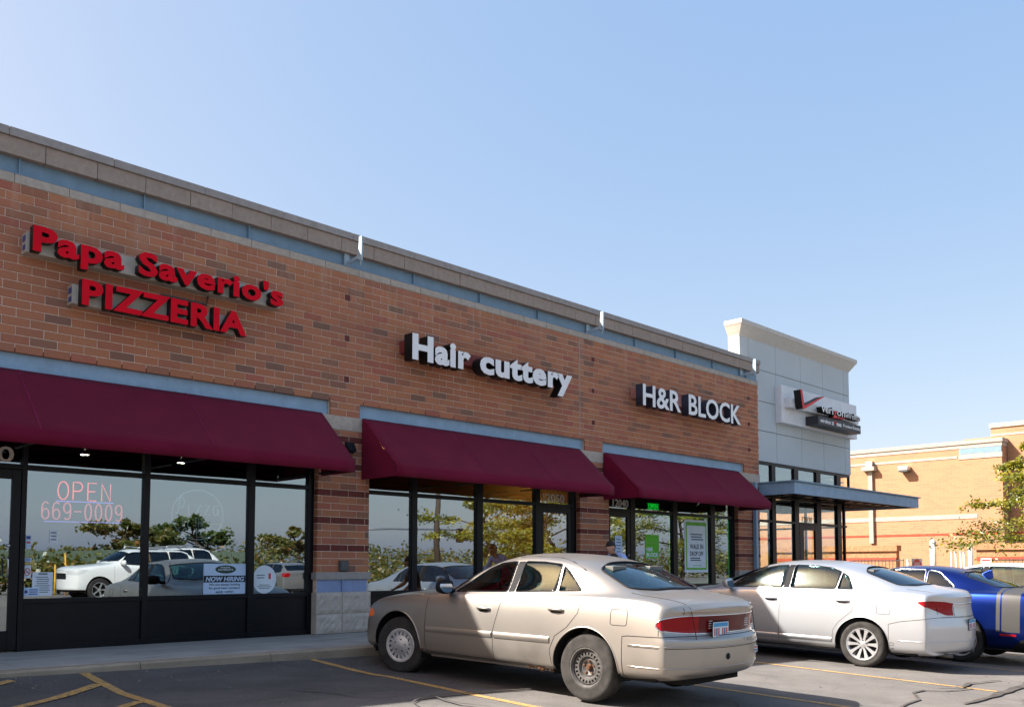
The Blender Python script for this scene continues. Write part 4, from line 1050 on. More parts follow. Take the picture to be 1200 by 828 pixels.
MB().box(36.90, -1.75, .72, 36.985, -.9, .86).build('plate', 'olive', t)

# ================================================================== TREES
def m_leaf(name, cols):
    n = NT(name); at = n.new('ShaderNodeAttribute'); at.attribute_name = 'tint'
    n.n.remove(n.b); c = n.ramp(at.outputs['Fac'], cols)
    d = n.new('ShaderNodeBsdfDiffuse'); tr = n.new('ShaderNodeBsdfTranslucent'); gl = n.new('ShaderNodeBsdfGlossy'); gl.inputs['Roughness'].default_value = .45
    n.link(c, d.inputs[0]); n.link(n.mix(1.0, c, (1.0, 1.0, .55, 1), 'MULTIPLY'), tr.inputs[0])
    m1 = n.new('ShaderNodeMixShader'); m1.inputs[0].default_value = .45; n.link(d.outputs[0], m1.inputs[1]); n.link(tr.outputs[0], m1.inputs[2])
    m2 = n.new('ShaderNodeMixShader'); m2.inputs[0].default_value = .06; n.link(m1.outputs[0], m2.inputs[1]); n.link(gl.outputs[0], m2.inputs[2]); n.link(m2.outputs[0], n.out.inputs[0])
    return n.m
M['leaf_gold'] = m_leaf('locust_leaf', [(0, (.045, .075, .008)), (.45, (.17, .19, .012)), (.8, (.36, .31, .018)), (1, (.44, .32, .02))])
M['leaf_green'] = m_leaf('green_leaf', [(0, (.03, .055, .012)), (.5, (.07, .11, .02)), (1, (.13, .165, .035))])
M['leaf_autumn'] = m_leaf('mixed_leaf', [(0, (.045, .065, .012)), (.5, (.11, .13, .022)), (.85, (.22, .16, .03)), (1, (.28, .13, .03))])
M['bark'] = m_plain('bark', (.07, .052, .04), .95, var=.4, scale=14, bump=.8, bscale=30)
def leaves_mesh(name, sprays, mat, lw, ll, rng, per, droop=.3, spread=.25):
    vs, fs, tn = [], [], []
    for (p, d, s) in sprays:
        base_t = rng.random()
        for _ in range(per):
            q = p+d*rng.uniform(-.1, 1)*s+Vector((rng.gauss(0, spread), rng.gauss(0, spread), rng.gauss(0, spread*.45)))*s
            a = Vector((rng.gauss(0, 1), rng.gauss(0, 1), rng.gauss(-droop, .5))).normalized(); b = a.cross(Vector((rng.gauss(0, 1), rng.gauss(0, 1), rng.gauss(0, 1)))).normalized()
            L, w = ll*rng.uniform(.6, 1.3), lw*rng.uniform(.6, 1.3); i = len(vs)
            vs += [q, q+a*L*.5+b*w*.5, q+a*L, q+a*L*.5-b*w*.5]; fs.append((i, i+1, i+2, i+3)); tn.append(min(1, max(0, base_t*.6+rng.random()*.5)))
    me = bpy.data.meshes.new(name); me.from_pydata([tuple(v) for v in vs], [], fs); me.materials.append(M[mat])
    at = me.attributes.new('tint', 'FLOAT', 'FACE'); at.data.foreach_set('value', tn); return me
def tree(label, x, y, h, r, z_low, mat, seed, group=None, lw=.05, ll=.12, nb=16, per=60, flat=.5, name='shade_tree', trunk_r=.09, sub=7, crown_bias=(0, 0), low=False):
    rng = random.Random(seed); z0 = gz(x, y); t = thing(name, label, 'tree', (x, y, z0), group)
    mb = MB(); zt = z0+h*.9; pts = [Vector((x+rng.gauss(0, .03)*i, y+rng.gauss(0, .03)*i, z0-.1+(zt-z0)*i/8)) for i in range(9)]
    mb.tube(pts, [trunk_r*(1.25-i/8*1.05) for i in range(9)], 8); sprays = []
    for k in range(nb):
        q = k/(nb-1); zz = z0+z_low+(h*.92-z_low)*q; i = min(7, max(0, int((zz-z0)/(zt-z0)*8))); p = pts[i].lerp(pts[i+1], .5); p = Vector((p.x, p.y, zz))
        a = k*2.4+rng.gauss(0, .4); prof = sin(pi*min(1, (q*.85+.18)))**.8
        if low: prof = 1.05-.9*q
        L = r*prof*rng.uniform(.75, 1.1); d = Vector((cos(a)+crown_bias[0], sin(a)+crown_bias[1], rng.uniform(.05, .55)*(1-flat)+.1*q))
        e = p+d*L; m_ = p.lerp(e, .5)+Vector((0, 0, L*.08)); mb.tube([p, m_, e], [trunk_r*.38*(1-q*.5), trunk_r*.2, trunk_r*.06], 5)
        for _ in range(sub):
            u = rng.uniform(.3, 1.05); b = p.lerp(e, u)+Vector((0, 0, L*.08*sin(pi*min(1, u)))); dd = Vector((rng.gauss(0, 1)+d.x*.6, rng.gauss(0, 1)+d.y*.6, rng.gauss(0.05, .35))).normalized(); s = L*.28*rng.uniform(.6, 1.3)
            mb.tube([b, b+dd*s], [trunk_r*.09, trunk_r*.03], 4, cap=False); sprays.append((b, dd, s))
    mb.build('trunk', 'bark', t, smooth=True)
    link('crown', leaves_mesh('crown', sprays, mat, lw, ll, rng, per), t); return t
tree('yellow green honey locust reaching in at the right edge beyond the white car', 24.5, -5.1, 4.9, 3.2, 1.95, 'leaf_gold', 5, nb=15, per=80, sub=9, low=True, lw=.045, ll=.10, flat=1.0, name='locust_tree')
# ================================================================== CARS
M['car_glass'] = m_glass('car_glass', (.47, .62, .59), .05, 0, 1.5, .03)
M['car_glass_side'] = m_glass('side_car_glass', (.47, .62, .59), .05, 0, 1.5, .10)
M['car_glass_dark'] = m_glass('tinted_car_glass', (.22, .27, .28), .06, 0, 1.5)
M['trimblack'] = m_plain('black_trim', (.014, .014, .016), .6, var=.15, spec=.1)
M['underbody'] = m_plain('underbody', (.012, .012, .012), .9)
M['interior'] = m_plain('grey_upholstery', (.16, .155, .145), .9, var=.15)
M['interior_tan'] = m_plain('taupe_upholstery', (.24, .21, .18), .9, var=.15)
M['interior_dark'] = m_plain('dark_upholstery', (.05, .05, .055), .9)
def m_lens(name, col):
    n = NT(name); v = n.coord(); w = n.new('ShaderNodeTexWave'); n.link(v, w.inputs[0]); w.bands_direction = 'Y'; w.inputs['Scale'].default_value = 30
    n.set(Base_Color=n.mix(n.math('MULTIPLY', w.outputs[0], .3), c4(col), c4(tuple(x*.4 for x in col))), Roughness=.3); n.b.inputs['Specular IOR Level'].default_value = .15; n.b.inputs['Coat Weight'].default_value = .2; n.b.inputs['Coat Roughness'].default_value = .03
    n.b.inputs['Subsurface Weight'].default_value = .0; return n.m
M['lens_red'] = m_lens('red_lens', (.27, .003, .007)); M['lens_dark'] = m_lens('dark_red_lens', (.11, .003, .006)); M['lens_clear'] = m_lens('clear_lens', (.62, .62, .62)); M['lens_amber'] = m_lens('amber_lens', (.85, .17, .02))
M['rust'] = m_plain('rust', (.115, .055, .03), .95, var=.5, scale=40)
M['wheel_steel'] = m_plain('dusty_steel_wheel', (.10, .095, .09), .6, .3, .3, 20)
M['hubcap'] = m_plain('hubcap_plastic', (.46, .47, .49), .38, .6, .15, 10)
M['tyre'] = m_plain('dusty_tyre', (.042, .039, .036), .92, var=.4, scale=9, bump=.2)
M['tyre_dark'] = m_plain('tyre_rubber', (.03, .029, .028), .85, var=.35, scale=9, bump=.2)
M['alloy'] = m_plain('alloy', (.62, .62, .63), .3, .7, .06)
M['plate'] = m_plain('plate_white', (.62, .68, .72), .4, var=.06); M['plate_blue'] = m_plain('plate_blue', (.05, .28, .55), .4)

def pip(p, poly):
    x, y = p; c = False; n = len(poly); j = n-1
    for i in range(n):
        xi, yi = poly[i]; xj, yj = poly[j]
        if (yi > y) != (yj > y) and x < (xj-xi)*(y-yi)/(yj-yi)+xi: c = not c
        j = i
    return c
def roundpoly(pts, r=.04, n=4):
    out = []; k = len(pts)
    for i in range(k):
        p, a, b = Vector(pts[i]), Vector(pts[i-1]), Vector(pts[(i+1) % k])
        ra = min(r, (a-p).length*.45); rb_ = min(r, (b-p).length*.45); s = p+(a-p).normalized()*ra; e = p+(b-p).normalized()*rb_
        for t in range(n+1):
            u = t/n; q = s*(1-u)**2+p*2*u*(1-u)+e*u*u; out.append((q.x, q.y))
    return out

class Car:
    def __init__(s, stations, sub=3, creases=()):
        """stations: per station a list of 11 (x,y,z), bottom centre -> roof centre"""
        ns, nr = len(stations), len(stations[0]); vs = []; idx = {}
        bm = bmesh.new(); V = {}
        for i, st in enumerate(stations):
            for j, (x, y, z) in enumerate(st):
                V[(i, j, 1)] = bm.verts.new((x, y, z))
                V[(i, j, -1)] = V[(i, j, 1)] if j in (0, nr-1) else bm.verts.new((x, -y, z))
        cr = bm.edges.layers.float.new('crease_edge')
        for i in range(ns-1):
            for j in range(nr-1):
                for sg in (1, -1):
                    q = [V[(i, j, sg)], V[(i+1, j, sg)], V[(i+1, j+1, sg)], V[(i, j+1, sg)]]
                    if sg < 0: q.reverse()
                    bm.faces.new(q)
        capedges = []
        for i in (0, ns-1):
            S_ = stations[i]; rows = [[V[(i, 0, 1)]]]
            for j in range(1, nr-1):
                x, y, z = S_[j]; x0 = x-S_.dx*(y/S_.W)**S_.p if not S_.flat[j] else x
                r = [V[(i, j, 1)]]
                for t in (.66, .25, -.25, -.66):
                    yy = y*t; r.append(bm.verts.new((x0+(S_.dx*(abs(yy)/S_.W)**S_.p if not S_.flat[j] else 0), yy, z)))
                r.append(V[(i, j, -1)]); rows.append(r)
            rows.append([V[(i, nr-1, 1)]])
            for j in range(nr-1):
                a, b = rows[j], rows[j+1]
                if len(a) == 1: bm.faces.new([a[0]]+b)
                elif len(b) == 1: bm.faces.new(a+[b[0]])
                else:
                    for k in range(5): bm.faces.new([a[k], b[k], b[k+1], a[k+1]])
            for j, w in S_.capcrease.items():
                for k in range(5): capedges.append((rows[j][k], rows[j][k+1], w))
        bmesh.ops.recalc_face_normals(bm, faces=bm.faces)
        for a, b, w in capedges:
            e = bm.edges.get((a, b))
            if e: e[cr] = w
        for (i0, i1, j0, j1, w) in creases:
            for sg in (1, -1):
                a, b = V[(i0, j0, sg)], V[(i1, j1, sg)]
                n = max(abs(i1-i0), abs(j1-j0))
                for k in range(n):
                    p = V[(i0+(i1-i0)*k//n, j0+(j1-j0)*k//n, sg)]; q = V[(i0+(i1-i0)*(k+1)//n, j0+(j1-j0)*(k+1)//n, sg)]
                    e = bm.edges.get((p, q))
                    if e: e[cr] = w
        me = bpy.data.meshes.new('cage'); bm.to_mesh(me); bm.free()
        o = bpy.data.objects.new('cage', me); COL.objects.link(o); m = o.modifiers.new('s', 'SUBSURF'); m.levels = sub; m.render_levels = sub
        dg = bpy.context.evaluated_depsgraph_get(); ev = bpy.data.meshes.new_from_object(o.evaluated_get(dg)); bpy.data.objects.remove(o)
        ev.calc_loop_triangles()
        s.src_v = [v.co.copy() for v in ev.vertices]; s.src_n = [v.normal.copy() for v in ev.vertices]
        s.src_t = [tuple(t.vertices) for t in ev.loop_triangles]
        s.bvh = BVHTree.FromPolygons(s.src_v, s.src_t)
        s.bm = bmesh.new(); s.bm.from_mesh(ev); s.lay = s.bm.faces.layers.int.new('reg'); s.names = {0: ('body', 'paint')}; s.par = {}
    def normal_at(s, p):
        loc, n, i, d = s.bvh.find_nearest(p)
        a, b, c = (s.src_v[k] for k in s.src_t[i]); na, nb_, nc = (s.src_n[k] for k in s.src_t[i])
        w = barycentric_transform(loc, a, b, c, na, nb_, nc)
        return w.normalized() if w.length > .1 else n
    def side(s, x, z, sg=1):
        h = s.bvh.ray_cast(Vector((x, 3*sg, z)), Vector((0, -sg, 0))); return h[0], (h[1] if h[1] is None or h[1].y*sg > 0 else -h[1])
    def cast(s, o, d):
        h = s.bvh.ray_cast(Vector(o), Vector(d)); return h[0]
    def knife(s, poly, ax, filt):
        bm = s.bm; u, v = {'y': (0, 2), 'x': (1, 2), 'z': (0, 1)}[ax]
        n = len(poly)
        us = [p[0] for p in poly]; vs_ = [p[1] for p in poly]; bu0, bu1, bv0, bv1 = min(us)-.02, max(us)+.02, min(vs_)-.02, max(vs_)+.02
        cand = set()
        for f in bm.faces:
            co = [w.co for w in f.verts]
            if max(c[u] for c in co) < bu0 or min(c[u] for c in co) > bu1 or max(c[v] for c in co) < bv0 or min(c[v] for c in co) > bv1: continue
            if filt(f): cand.add(f)
        for i in range(n):
            (a0, a1), (b0, b1) = poly[i], poly[(i+1) % n]
            if hypot(b0-a0, b1-a1) < 1e-5: continue
            lo_u, hi_u, lo_v, hi_v = min(a0, b0)-.001, max(a0, b0)+.001, min(a1, b1)-.001, max(a1, b1)+.001
            fs = []
            for f in cand:
                if not f.is_valid: continue
                co = [w.co for w in f.verts]
                cu = [c[u] for c in co]
                if max(cu) < lo_u or min(cu) > hi_u: continue
                cv = [c[v] for c in co]
                if max(cv) < lo_v or min(cv) > hi_v: continue
                fs.append(f)
            if not fs: continue
            pc = [0, 0, 0]; pc[u], pc[v] = a0, a1; no = [0, 0, 0]; no[u], no[v] = -(b1-a1), (b0-a0)
            es = list({e for f in fs for e in f.edges}); vv = list({w for f in fs for w in f.verts})
            rt = bmesh.ops.bisect_plane(bm, geom=fs+es+vv, dist=2e-5, plane_co=pc, plane_no=no)
            cand.update(g for g in rt['geom'] if isinstance(g, bmesh.types.BMFace))
        out = []
        for f in cand:
            if not f.is_valid: continue
            c = f.calc_center_median()
            if bu0 < c[u] < bu1 and bv0 < c[v] < bv1 and pip((c[u], c[v]), poly) and filt(f): out.append(f)
        return out
    def region(s, name, mat, poly, ax='y', filt=None, both=True, parent=None, over=(0,)):
        filt = filt or (lambda f: True)
        fs = [f for f in s.knife(poly, ax, filt) if f[s.lay] in over]; ids = []
        for sg in ((1, -1) if both else (0,)):
            k = len(s.names); s.names[k] = (name, mat); s.par[k] = parent; ids.append(k)
            for f in fs:
                if sg == 0 or f.calc_center_median().y*sg > 0: f[s.lay] = k
        return ids
    def cut_away(s, poly, ax, filt):
        fs = s.knife(poly, ax, filt); bmesh.ops.delete(s.bm, geom=fs, context='FACES')
    def border(s, ids):
        """closed chains of points round a region"""
        adj = {}
        for e in s.bm.edges:
            r = {f[s.lay] for f in e.link_faces}; k = len(r & set(ids))
            if k and (len(r) > 1 or len(e.link_faces) == 1) and len(r-set(ids)) + (len(e.link_faces) == 1) > 0:
                a, b = e.verts; adj.setdefault(a, []).append(b); adj.setdefault(b, []).append(a)
        chains = []; seen = set()
        for st in list(adj):
            if st in seen: continue
            ch = [st]; seen.add(st); cur = st
            while True:
                nx = [w for w in adj[cur] if w not in seen]
                if not nx: break
                cur = nx[0]; seen.add(cur); ch.append(cur)
            if len(ch) > 3: chains.append(([w.co.copy() for w in ch], ch[0] in adj[ch[-1]]))
        return chains
    def emit(s, root, paint, prefix=None):
        """each region becomes its own mesh, keeping the smooth shading of the whole shell"""
        objs = {}
        inv = {}
        for f in s.bm.faces: inv.setdefault(f[s.lay], []).append(f)
        for k in sorted(inv):
            name, mat = s.names[k]; vid = {}; vs = []; fs = []
            for f in inv[k]:
                t = []
                for w in f.verts:
                    if w.index not in vid or True:
                        if w not in vid: vid[w] = len(vs); vs.append(w.co.copy())
                    t.append(vid[w])
                fs.append(t)
            me = bpy.data.meshes.new(name); me.from_pydata([tuple(v) for v in vs], [], fs)
            m = paint if mat == 'paint' else mat; me.materials.append(M[m] if isinstance(m, str) else m)
            me.polygons.foreach_set('use_smooth', [True]*len(me.polygons))
            me.normals_split_custom_set_from_vertices([tuple(s.normal_at(v)) for v in vs])
            p = s.par.get(k); o = link(name, me, objs.get(p, root) if p is not None else root); objs[k] = o
            if name in ('pane', 'windscreen', 'rear_window') or 'lens' in name:
                md = o.modifiers.new('t', 'SOLIDIFY'); md.thickness = .004; md.offset = -1
        s.bm.free(); return objs
    def line(s, pts, sg, r, off=0.0, step=.03):
        """points on the flank along an (x,z) polyline"""
        out = []
        for (a, b) in zip(pts[:-1], pts[1:]):
            n = max(1, int(hypot(b[0]-a[0], b[1]-a[1])/step))
            for i in range(n): out.append((a[0]+(b[0]-a[0])*i/n, a[1]+(b[1]-a[1])*i/n))
        out.append(pts[-1]); res = []
        for x, z in out:
            h, nn = s.side(x, z, sg)
            if h is not None: res.append(h+nn*off)
        return res

class Sec(list): pass
def st(x, dx, W, zb, zs, top, xo=None, p=2.5, cc=None):
    """one cage section. zs: z of rows 2..6; top: rows 7..10 as (y, z) or (y, z, x)"""
    ys = [0, .80*W, .965*W, W, W*.998, W*.978, W*.93]; z = [zb, zb]+list(zs); out = Sec(); out.dx, out.W, out.p, out.capcrease = dx, W, p, cc or {}; out.flat = [False]*7+[len(t) > 2 for t in top]
    for j in range(7):
        xx = x+dx*(ys[j]/max(W, .01))**p
        if xo and j in xo: xx += xo[j]
        out.append((xx, ys[j], z[j]))
    for k, t in enumerate(top):
        y, zz = t[0], t[1]; xx = t[2] if len(t) > 2 else x+dx*(y/W)**p
        if xo and (7+k) in xo: xx += xo[7+k]
        out.append((xx, y, zz))
    return out

def arch_poly(cx, R, zb, rc=.335, n=26):
    return [(cx+R, zb-.3)]+[(cx+R*cos(pi*i/n), rc+R*sin(pi*i/n)) for i in range(n+1)]+[(cx-R, zb-.3)]

def wheel(root, x, y, R, w, rimR, style, sg, tyre='tyre', steer=0.0):
    """sg=+1: outer face towards +y"""
    t = bpy.data.objects.new('wheel', None); COL.objects.link(t); t.parent = root; t.location = (x, y, R); t.rotation_euler = (0, 0, (0 if sg > 0 else pi)+steer)
    def put(name, mb, mat, smooth=True, par=t, sm=None):
        me = mb.mesh(name, mat, False)
        if smooth: auto_smooth(me, 30)
        o = bpy.data.objects.new(name, me); COL.objects.link(o); o.parent = par; return o
    mb = MB(); o = w/2
    prof = [(rimR-.005, o-.018), (rimR+.006, o-.004), (rimR+.016, o-.001), (rimR+.026, o-.004), (R-.055, o+.004), (R-.03, o-.002), (R-.012, o-.016), (R-.002, o-.04)]
    full = prof+[(r, -t_) for r, t_ in reversed(prof)]
    mb.lathe(full, 'y', n=48)
    for k in (-.045, 0.0, .045): mb.lathe([(R-.001, k-.006), (R+.0015, k-.012), (R+.0015, k-.028), (R-.001, k-.034)], 'y', n=48)
    put('tyre', mb, tyre)
    rim = MB(); rim.lathe([(rimR, -o+.02), (rimR-.02, -o+.03), (rimR-.03, 0), (rimR-.012, o-.028), (rimR+.004, o-.012), (rimR+.005, o-.004), (rimR-.004, o-.003), (rimR-.016, o-.018), (rimR-.022, o-.03)], 'y', n=48)
    r_ = put('rim', rim, {'steel': 'wheel_steel', 'cap': 'hubcap', 'alloy': 'alloy', 'alloy5': 'alloy', 'dark': 'wheel_steel'}[style])
    bk = MB(); bk.lathe([(0, o-.10), (rimR-.012, o-.10), (rimR-.012, o-.085), (0, o-.085)], 'y', n=24); put('brake_disc', bk, 'underbody', par=r_)
    f = MB()
    def sector(a0, a1, r0, r1, y0, y1, n=4, yin=None):
        vs = []; 
        for i in range(n+1):
            a = a0+(a1-a0)*i/n
            for (r, y_) in ((r0, y0 if yin is None else yin), (r1, y0), (r0, y1), (r1, y1)): vs.append((r*cos(a), y_, r*sin(a)))
        fs = []
        for i in range(n):
            b = i*4; c = b+4
            fs += [(b, c, c+1, b+1), (b+2, b+3, c+3, c+2), (b, b+2, c+2, c), (b+1, c+1, c+3, b+3)]
        fs += [(0, 1, 3, 2), (n*4, n*4+2, n*4+3, n*4+1)]; f.add(vs, fs)
    if style == 'steel':
        f.lathe([(.02, o-.075), (.055, o-.07), (.075, o-.055), (.095, o-.06), (.112, o-.035)], 'y', n=40)
        f.lathe([(rimR*.84, o-.034), (rimR*.93, o-.055), (rimR-.02, o-.05)], 'y', n=40)
        N = 22
        for i in range(N): sector(2*pi*i/N, 2*pi*(i+.55)/N, .112, rimR*.84, o-.034, o-.05)
        f.lathe([(.108, o-.036), (.125, o-.033)], 'y', n=40); f.lathe([(rimR*.79, o-.033), (rimR*.84, o-.034)], 'y', n=40)
        put('wheel_disc', f, 'wheel_steel', par=r_)
        h = MB(); h.lathe([(0, o-.03), (.022, o-.032), (.03, o-.05), (.034, o-.072)], 'y', n=16)
        for i in range(5): h.lathe([(0, o-.045), (.011, o-.047), (.012, o-.07)], 'y', c=(.062*cos(2*pi*i/5+.3), 0, .062*sin(2*pi*i/5+.3)), n=8)
        put('hub_nuts', h, 'rust', par=r_)
    elif style == 'cap':
        f.lathe([(0, o+.006), (.05, o+.004), (.09, o-.004), (.118, o-.010)], 'y', n=48); f.lathe([(rimR-.034, o-.008), (rimR-.01, o-.004), (rimR+.004, o-.004), (rimR+.004, o-.012)], 'y', n=48)
        N = 16
        for i in range(N): sector(2*pi*i/N, 2*pi*(i+.46)/N, .118, rimR-.032, o-.009, o-.03)
        f.lathe([(.115, o-.028), (rimR-.03, o-.032)], 'y', n=30); 
        put('hub_cap', f, 'hubcap', par=r_)
        h = MB()
        for i in range(5): h.lathe([(0, o+.004), (.010, o+.003), (.011, o-.008)], 'y', c=(.07*cos(2*pi*i/5+.5), 0, .07*sin(2*pi*i/5+.5)), n=8)
        put('nut_cover', h, 'wheel_steel', par=r_)
    else:
        N = 10 if style == 'alloy' else 5
        for i in range(N):
            a = 2*pi*i/N; hw0, hw1 = (.34, .36) if N == 10 else (.40, .30); vs = []
            for rr, hw, y_ in ((.045, hw0*2.2, o-.030), (.10, hw0*.92, o-.026), (rimR*.75, hw1*.72, o-.012), (rimR-.008, hw1*.84, o-.008)):
                for sgn in (-1, 1): vs += [(rr*cos(a+sgn*hw*.5), y_, rr*sin(a+sgn*hw*.5)), (rr*cos(a+sgn*hw*.5), y_-.03, rr*sin(a+sgn*hw*.5))]
            fs = []
            for k in range(3):
                b = k*4; c = b+4; fs += [(b, b+2, c+2, c), (b, c, c+1, b+1), (b+2, b+3, c+3, c+2), (b+1, c+1, c+3, b+3)]
            f.add(vs, fs)
        f.lathe([(0, o-.018), (.028, o-.02), (.045, o-.028), (.06, o-.03)], 'y', n=24)
        put('spokes', f, 'alloy' if style != 'dark' else 'wheel_steel', par=r_)
        h = MB()
        for i in range(5): h.lathe([(0, o-.016), (.010, o-.0165), (.0105, o-.026)], 'y', c=(.058*cos(2*pi*i/5+.3), 0, .058*sin(2*pi*i/5+.3)), n=8)
        put('wheel_nut', h, 'wheel_steel', par=r_)
    return t

def car_common(root, c, P):
    """glass trims, wells, floor, seats, wheels that every car has"""
    W = P['W']; wb = P['wb']; R = P['R']; zb = P['zb']
    for cx, Ra in ((0, P['ra']), (wb, P['rf'])):
        for sg in (1, -1):
            mb = MB()
            y0, y1 = sg*(W-.42), sg*(W-.03); n = 18; vs = []
            a0 = -.25
            for i in range(n+1):
                a = a0+(pi-2*a0)*i/n
                vs += [(cx+(Ra+.012)*cos(a), y0, P['R']+(Ra+.012)*sin(a)), (cx+(Ra+.012)*cos(a), y1, P['R']+(Ra+.012)*sin(a))]
            mb.add(vs, [(2*i, 2*i+1, 2*i+3, 2*i+2) for i in range(n)]+[tuple(range(0, 2*n+2, 2))])
            mb.build('wheel_well', 'underbody', root)
    f = MB(); f.box(-.75, -W+.12, zb+.02, wb+.55, W-.12, zb+.06); f.box(.1, -W+.10, zb+.06, wb-.55, W-.10, zb+.10)
    f.box(-.9, -.5, zb-.02, -.5, .5, zb+.10); f.tube([(-.9, -.45, zb+.02), (wb*.6, -.35, zb+.03)], .03, 8); f.tube([(0, -W+.2, R), (0, W-.2, R)], .04, 8)
    f.build('chassis', 'underbody', root)
    it = P.get('int', 'interior'); bz = P['belt']; rz = P['roof']
    cabin = MB(); cabin.box(P['x_rear'], -W+.17, zb+.1, P['x_dash'], W-.17, bz-.42)
    cabin.build('cabin_floor', 'interior_dark', root)
    pf = MB(); pf.box(P['x_shelf'], -W+.22, bz-.09, P['x_rear']+.02, W-.22, bz-.05); pf.build('parcel_shelf', it, root)
    d = MB(); d.prism([(P['x_dash']-.12, bz-.35), (P['x_dash']-.15, bz-.06), (P['x_dash']+.05, bz-.03), (P['x_dash']+.42, bz-.06), (P['x_dash']+.42, bz-.35)], 'y', -W+.19, W-.19); d.build('dashboard', 'interior_dark', root, bevel=.02)
    sw = MB(); cx, cz = P['x_dash']-.26, bz-.03
    sw.tube([(cx+.07*sin(a)*1, .36+.175*cos(a), cz+.16*sin(a)) for a in [2*pi*i/20 for i in range(20)]], .013, 6, closed=True); sw.tube([(cx, .19, cz), (cx, .53, cz)], .014, 6); sw.tube([(cx, .36, cz), (cx+.25, .36, cz-.1)], .025, 6)
    sw.build('steering_wheel', 'trimblack', root, smooth=True)
    def seat(x, y, wd, name='seat'):
        s_ = MB(); h0 = bz-.50
        s_.box(x-.02, y-wd, h0, x+.48, y+wd, h0+.16)
        s_.prism([(x-.02, h0+.12), (x+.12, h0+.14), (x-.07, bz+.12), (x-.19, bz+.11)], 'y', y-wd, y+wd)
        o = s_.build(name, it, root, bevel=.04)
        for yy in ([y] if wd < .3 else [y-wd*.55, y+wd*.55]):
            hd = MB(); hd.box(x-.21, yy-.12, bz+.14, x-.11, yy+.12, bz+.31); hd.tube([(x-.15, yy-.05, bz+.08), (x-.16, yy-.05, bz+.18)], .008, 5); hd.tube([(x-.15, yy+.05, bz+.08), (x-.16, yy+.05, bz+.18)], .008, 5); hd.build('headrest', it, o, bevel=.03)
    seat(P['x_seat'], .38, .24); seat(P['x_seat'], -.38, .24)
    if P.get('rear_seat', True): seat(P['x_rear']+.22, 0, .62, 'rear_seat')
    for cx, st_, y in ((0, P['wr'], P['track']), (wb, P['wf'], P['track'])):
        wheel(root, cx, y, R, P['ww'], P['rim'], st_, 1, P.get('tyre', 'tyre') if cx == 0 else P.get('tyre_f', P.get('tyre', 'tyre')), P.get('steer', 0) if cx else 0)
        wheel(root, cx, -y, R, P['ww'], P['rim'], st_, -1, P.get('tyre', 'tyre'), P.get('steer', 0) if cx else 0)
def trim(c, ids, r, root, mat, name='trim', inset=0.0):
    mb = MB()
    for ch, cl in c.border(ids):
        q = [p-c.normal_at(p)*inset for p in ch]
        # thin out very short steps
        z = [q[0]]
        for p in q[1:]:
            if (p-z[-1]).length > .006: z.append(p)
        if len(z) > 3: mb.tube(z, r, 6, closed=cl)
    return mb.build(name, mat, root, smooth=True)
def mirror(c, root, x, z, sg, paint, W, sz=(.055, .095, .07), glass='chrome'):
    h, n = c.side(x, z, sg); y0 = h.y if h else sg*W*.9
    mb = MB(); cx, cy, cz = x-.02, y0+sg*.16, z+.065; vs = []; n1, n2 = 8, 14
    for i in range(n1+1):
        t = i/n1; rr = sqrt(max(0, 1-(1-t)**2.2)) if t < 1 else 1
        for k in range(n2):
            a = 2*pi*k/n2; sy = abs(cos(a))**.7*(1 if cos(a) > 0 else -1); sz_ = abs(sin(a))**.7*(1 if sin(a) > 0 else -1)
            vs.append((cx+.11*(1-t)-.02, cy+sz[1]*1.25*rr*sy, cz+sz[2]*1.12*rr*sz_))
    fs = [(i*n2+k, i*n2+(k+1) % n2, (i+1)*n2+(k+1) % n2, (i+1)*n2+k) for i in range(n1) for k in range(n2)]+[tuple(range(n1*n2, n1*n2+n2))]
    mb.add(vs, fs); mb.tube([(x+.02, y0-sg*.03, z+.01), (x+.02, y0+sg*.08, z+.03)], .028, 8)
    o = mb.build('mirror', paint, root, smooth=True)
    g = MB(); g.prism([(cy+sz[1]*1.02*cos(2*pi*k/24), cz+sz[2]*.92*sin(2*pi*k/24)) for k in range(24)], 'x', cx-.026, cx-.0215); g.v = [(vx+.30*(vz-cz)-.004, vy, vz) for vx, vy, vz in g.v]; g.build('mirror_glass', glass, o)
def door_handle(c, root, x, z, sg, mat, L=.20, par=None):
    h, n = c.side(x, z, sg); mb = MB(); y = h.y
    k = 8; pts = []
    cup = MB(); cup.prism([(x+.5*L*.85*cos(a), z+.032*sin(a)) for a in [2*pi*i/20 for i in range(20)]], 'y', y-sg*.01, y+sg*.0035); cup.build('handle_cup', 'trimblack' if mat != 'chromeb' else 'chrome', par or root)
    mb.tube([(x-L/2, y, z+.004), (x-L*.38, y+sg*.018, z+.010), (x, y+sg*.026, z+.012), (x+L*.38, y+sg*.020, z+.010), (x+L/2, y, z+.004)], [.008, .015, .017, .015, .008], 8)
    return mb.build('handle', mat, par or root, smooth=True)
def plate_box(root, x, z, y0, lean, w=.305, h=.152, chars=None):
    mb = MB(); mb.box(x-.008, y0-w/2, z-h/2, x-.004, y0+w/2, z+h/2); o = mb.build('number_plate', 'plate', root, bevel=.003)
    MB().box(x-.0095, y0-w*.44, z+h*.18, x-.0082, y0+w*.44, z+h*.42).build('plate_band', 'plate_blue', o)
    r = random.Random(int(z*1000))
    for i in range(7):
        yy = y0+w*(.38-.125*i)
        if i != 3: MB().box(x-.0095, yy-w*.045, z-h*.36, x-.0082, yy+w*.03, z+h*.1).build('plate_mark', 'sticker' if i % 2 else 'inkred', o)
    fr = MB(); 
    fr.tube([(x-.006, y0-w/2, z-h/2), (x-.006, y0+w/2, z-h/2), (x-.006, y0+w/2, z+h/2), (x-.006, y0-w/2, z+h/2)], .006, 6, closed=True); fr.build('plate_frame', 'trimblack', o)
    return o
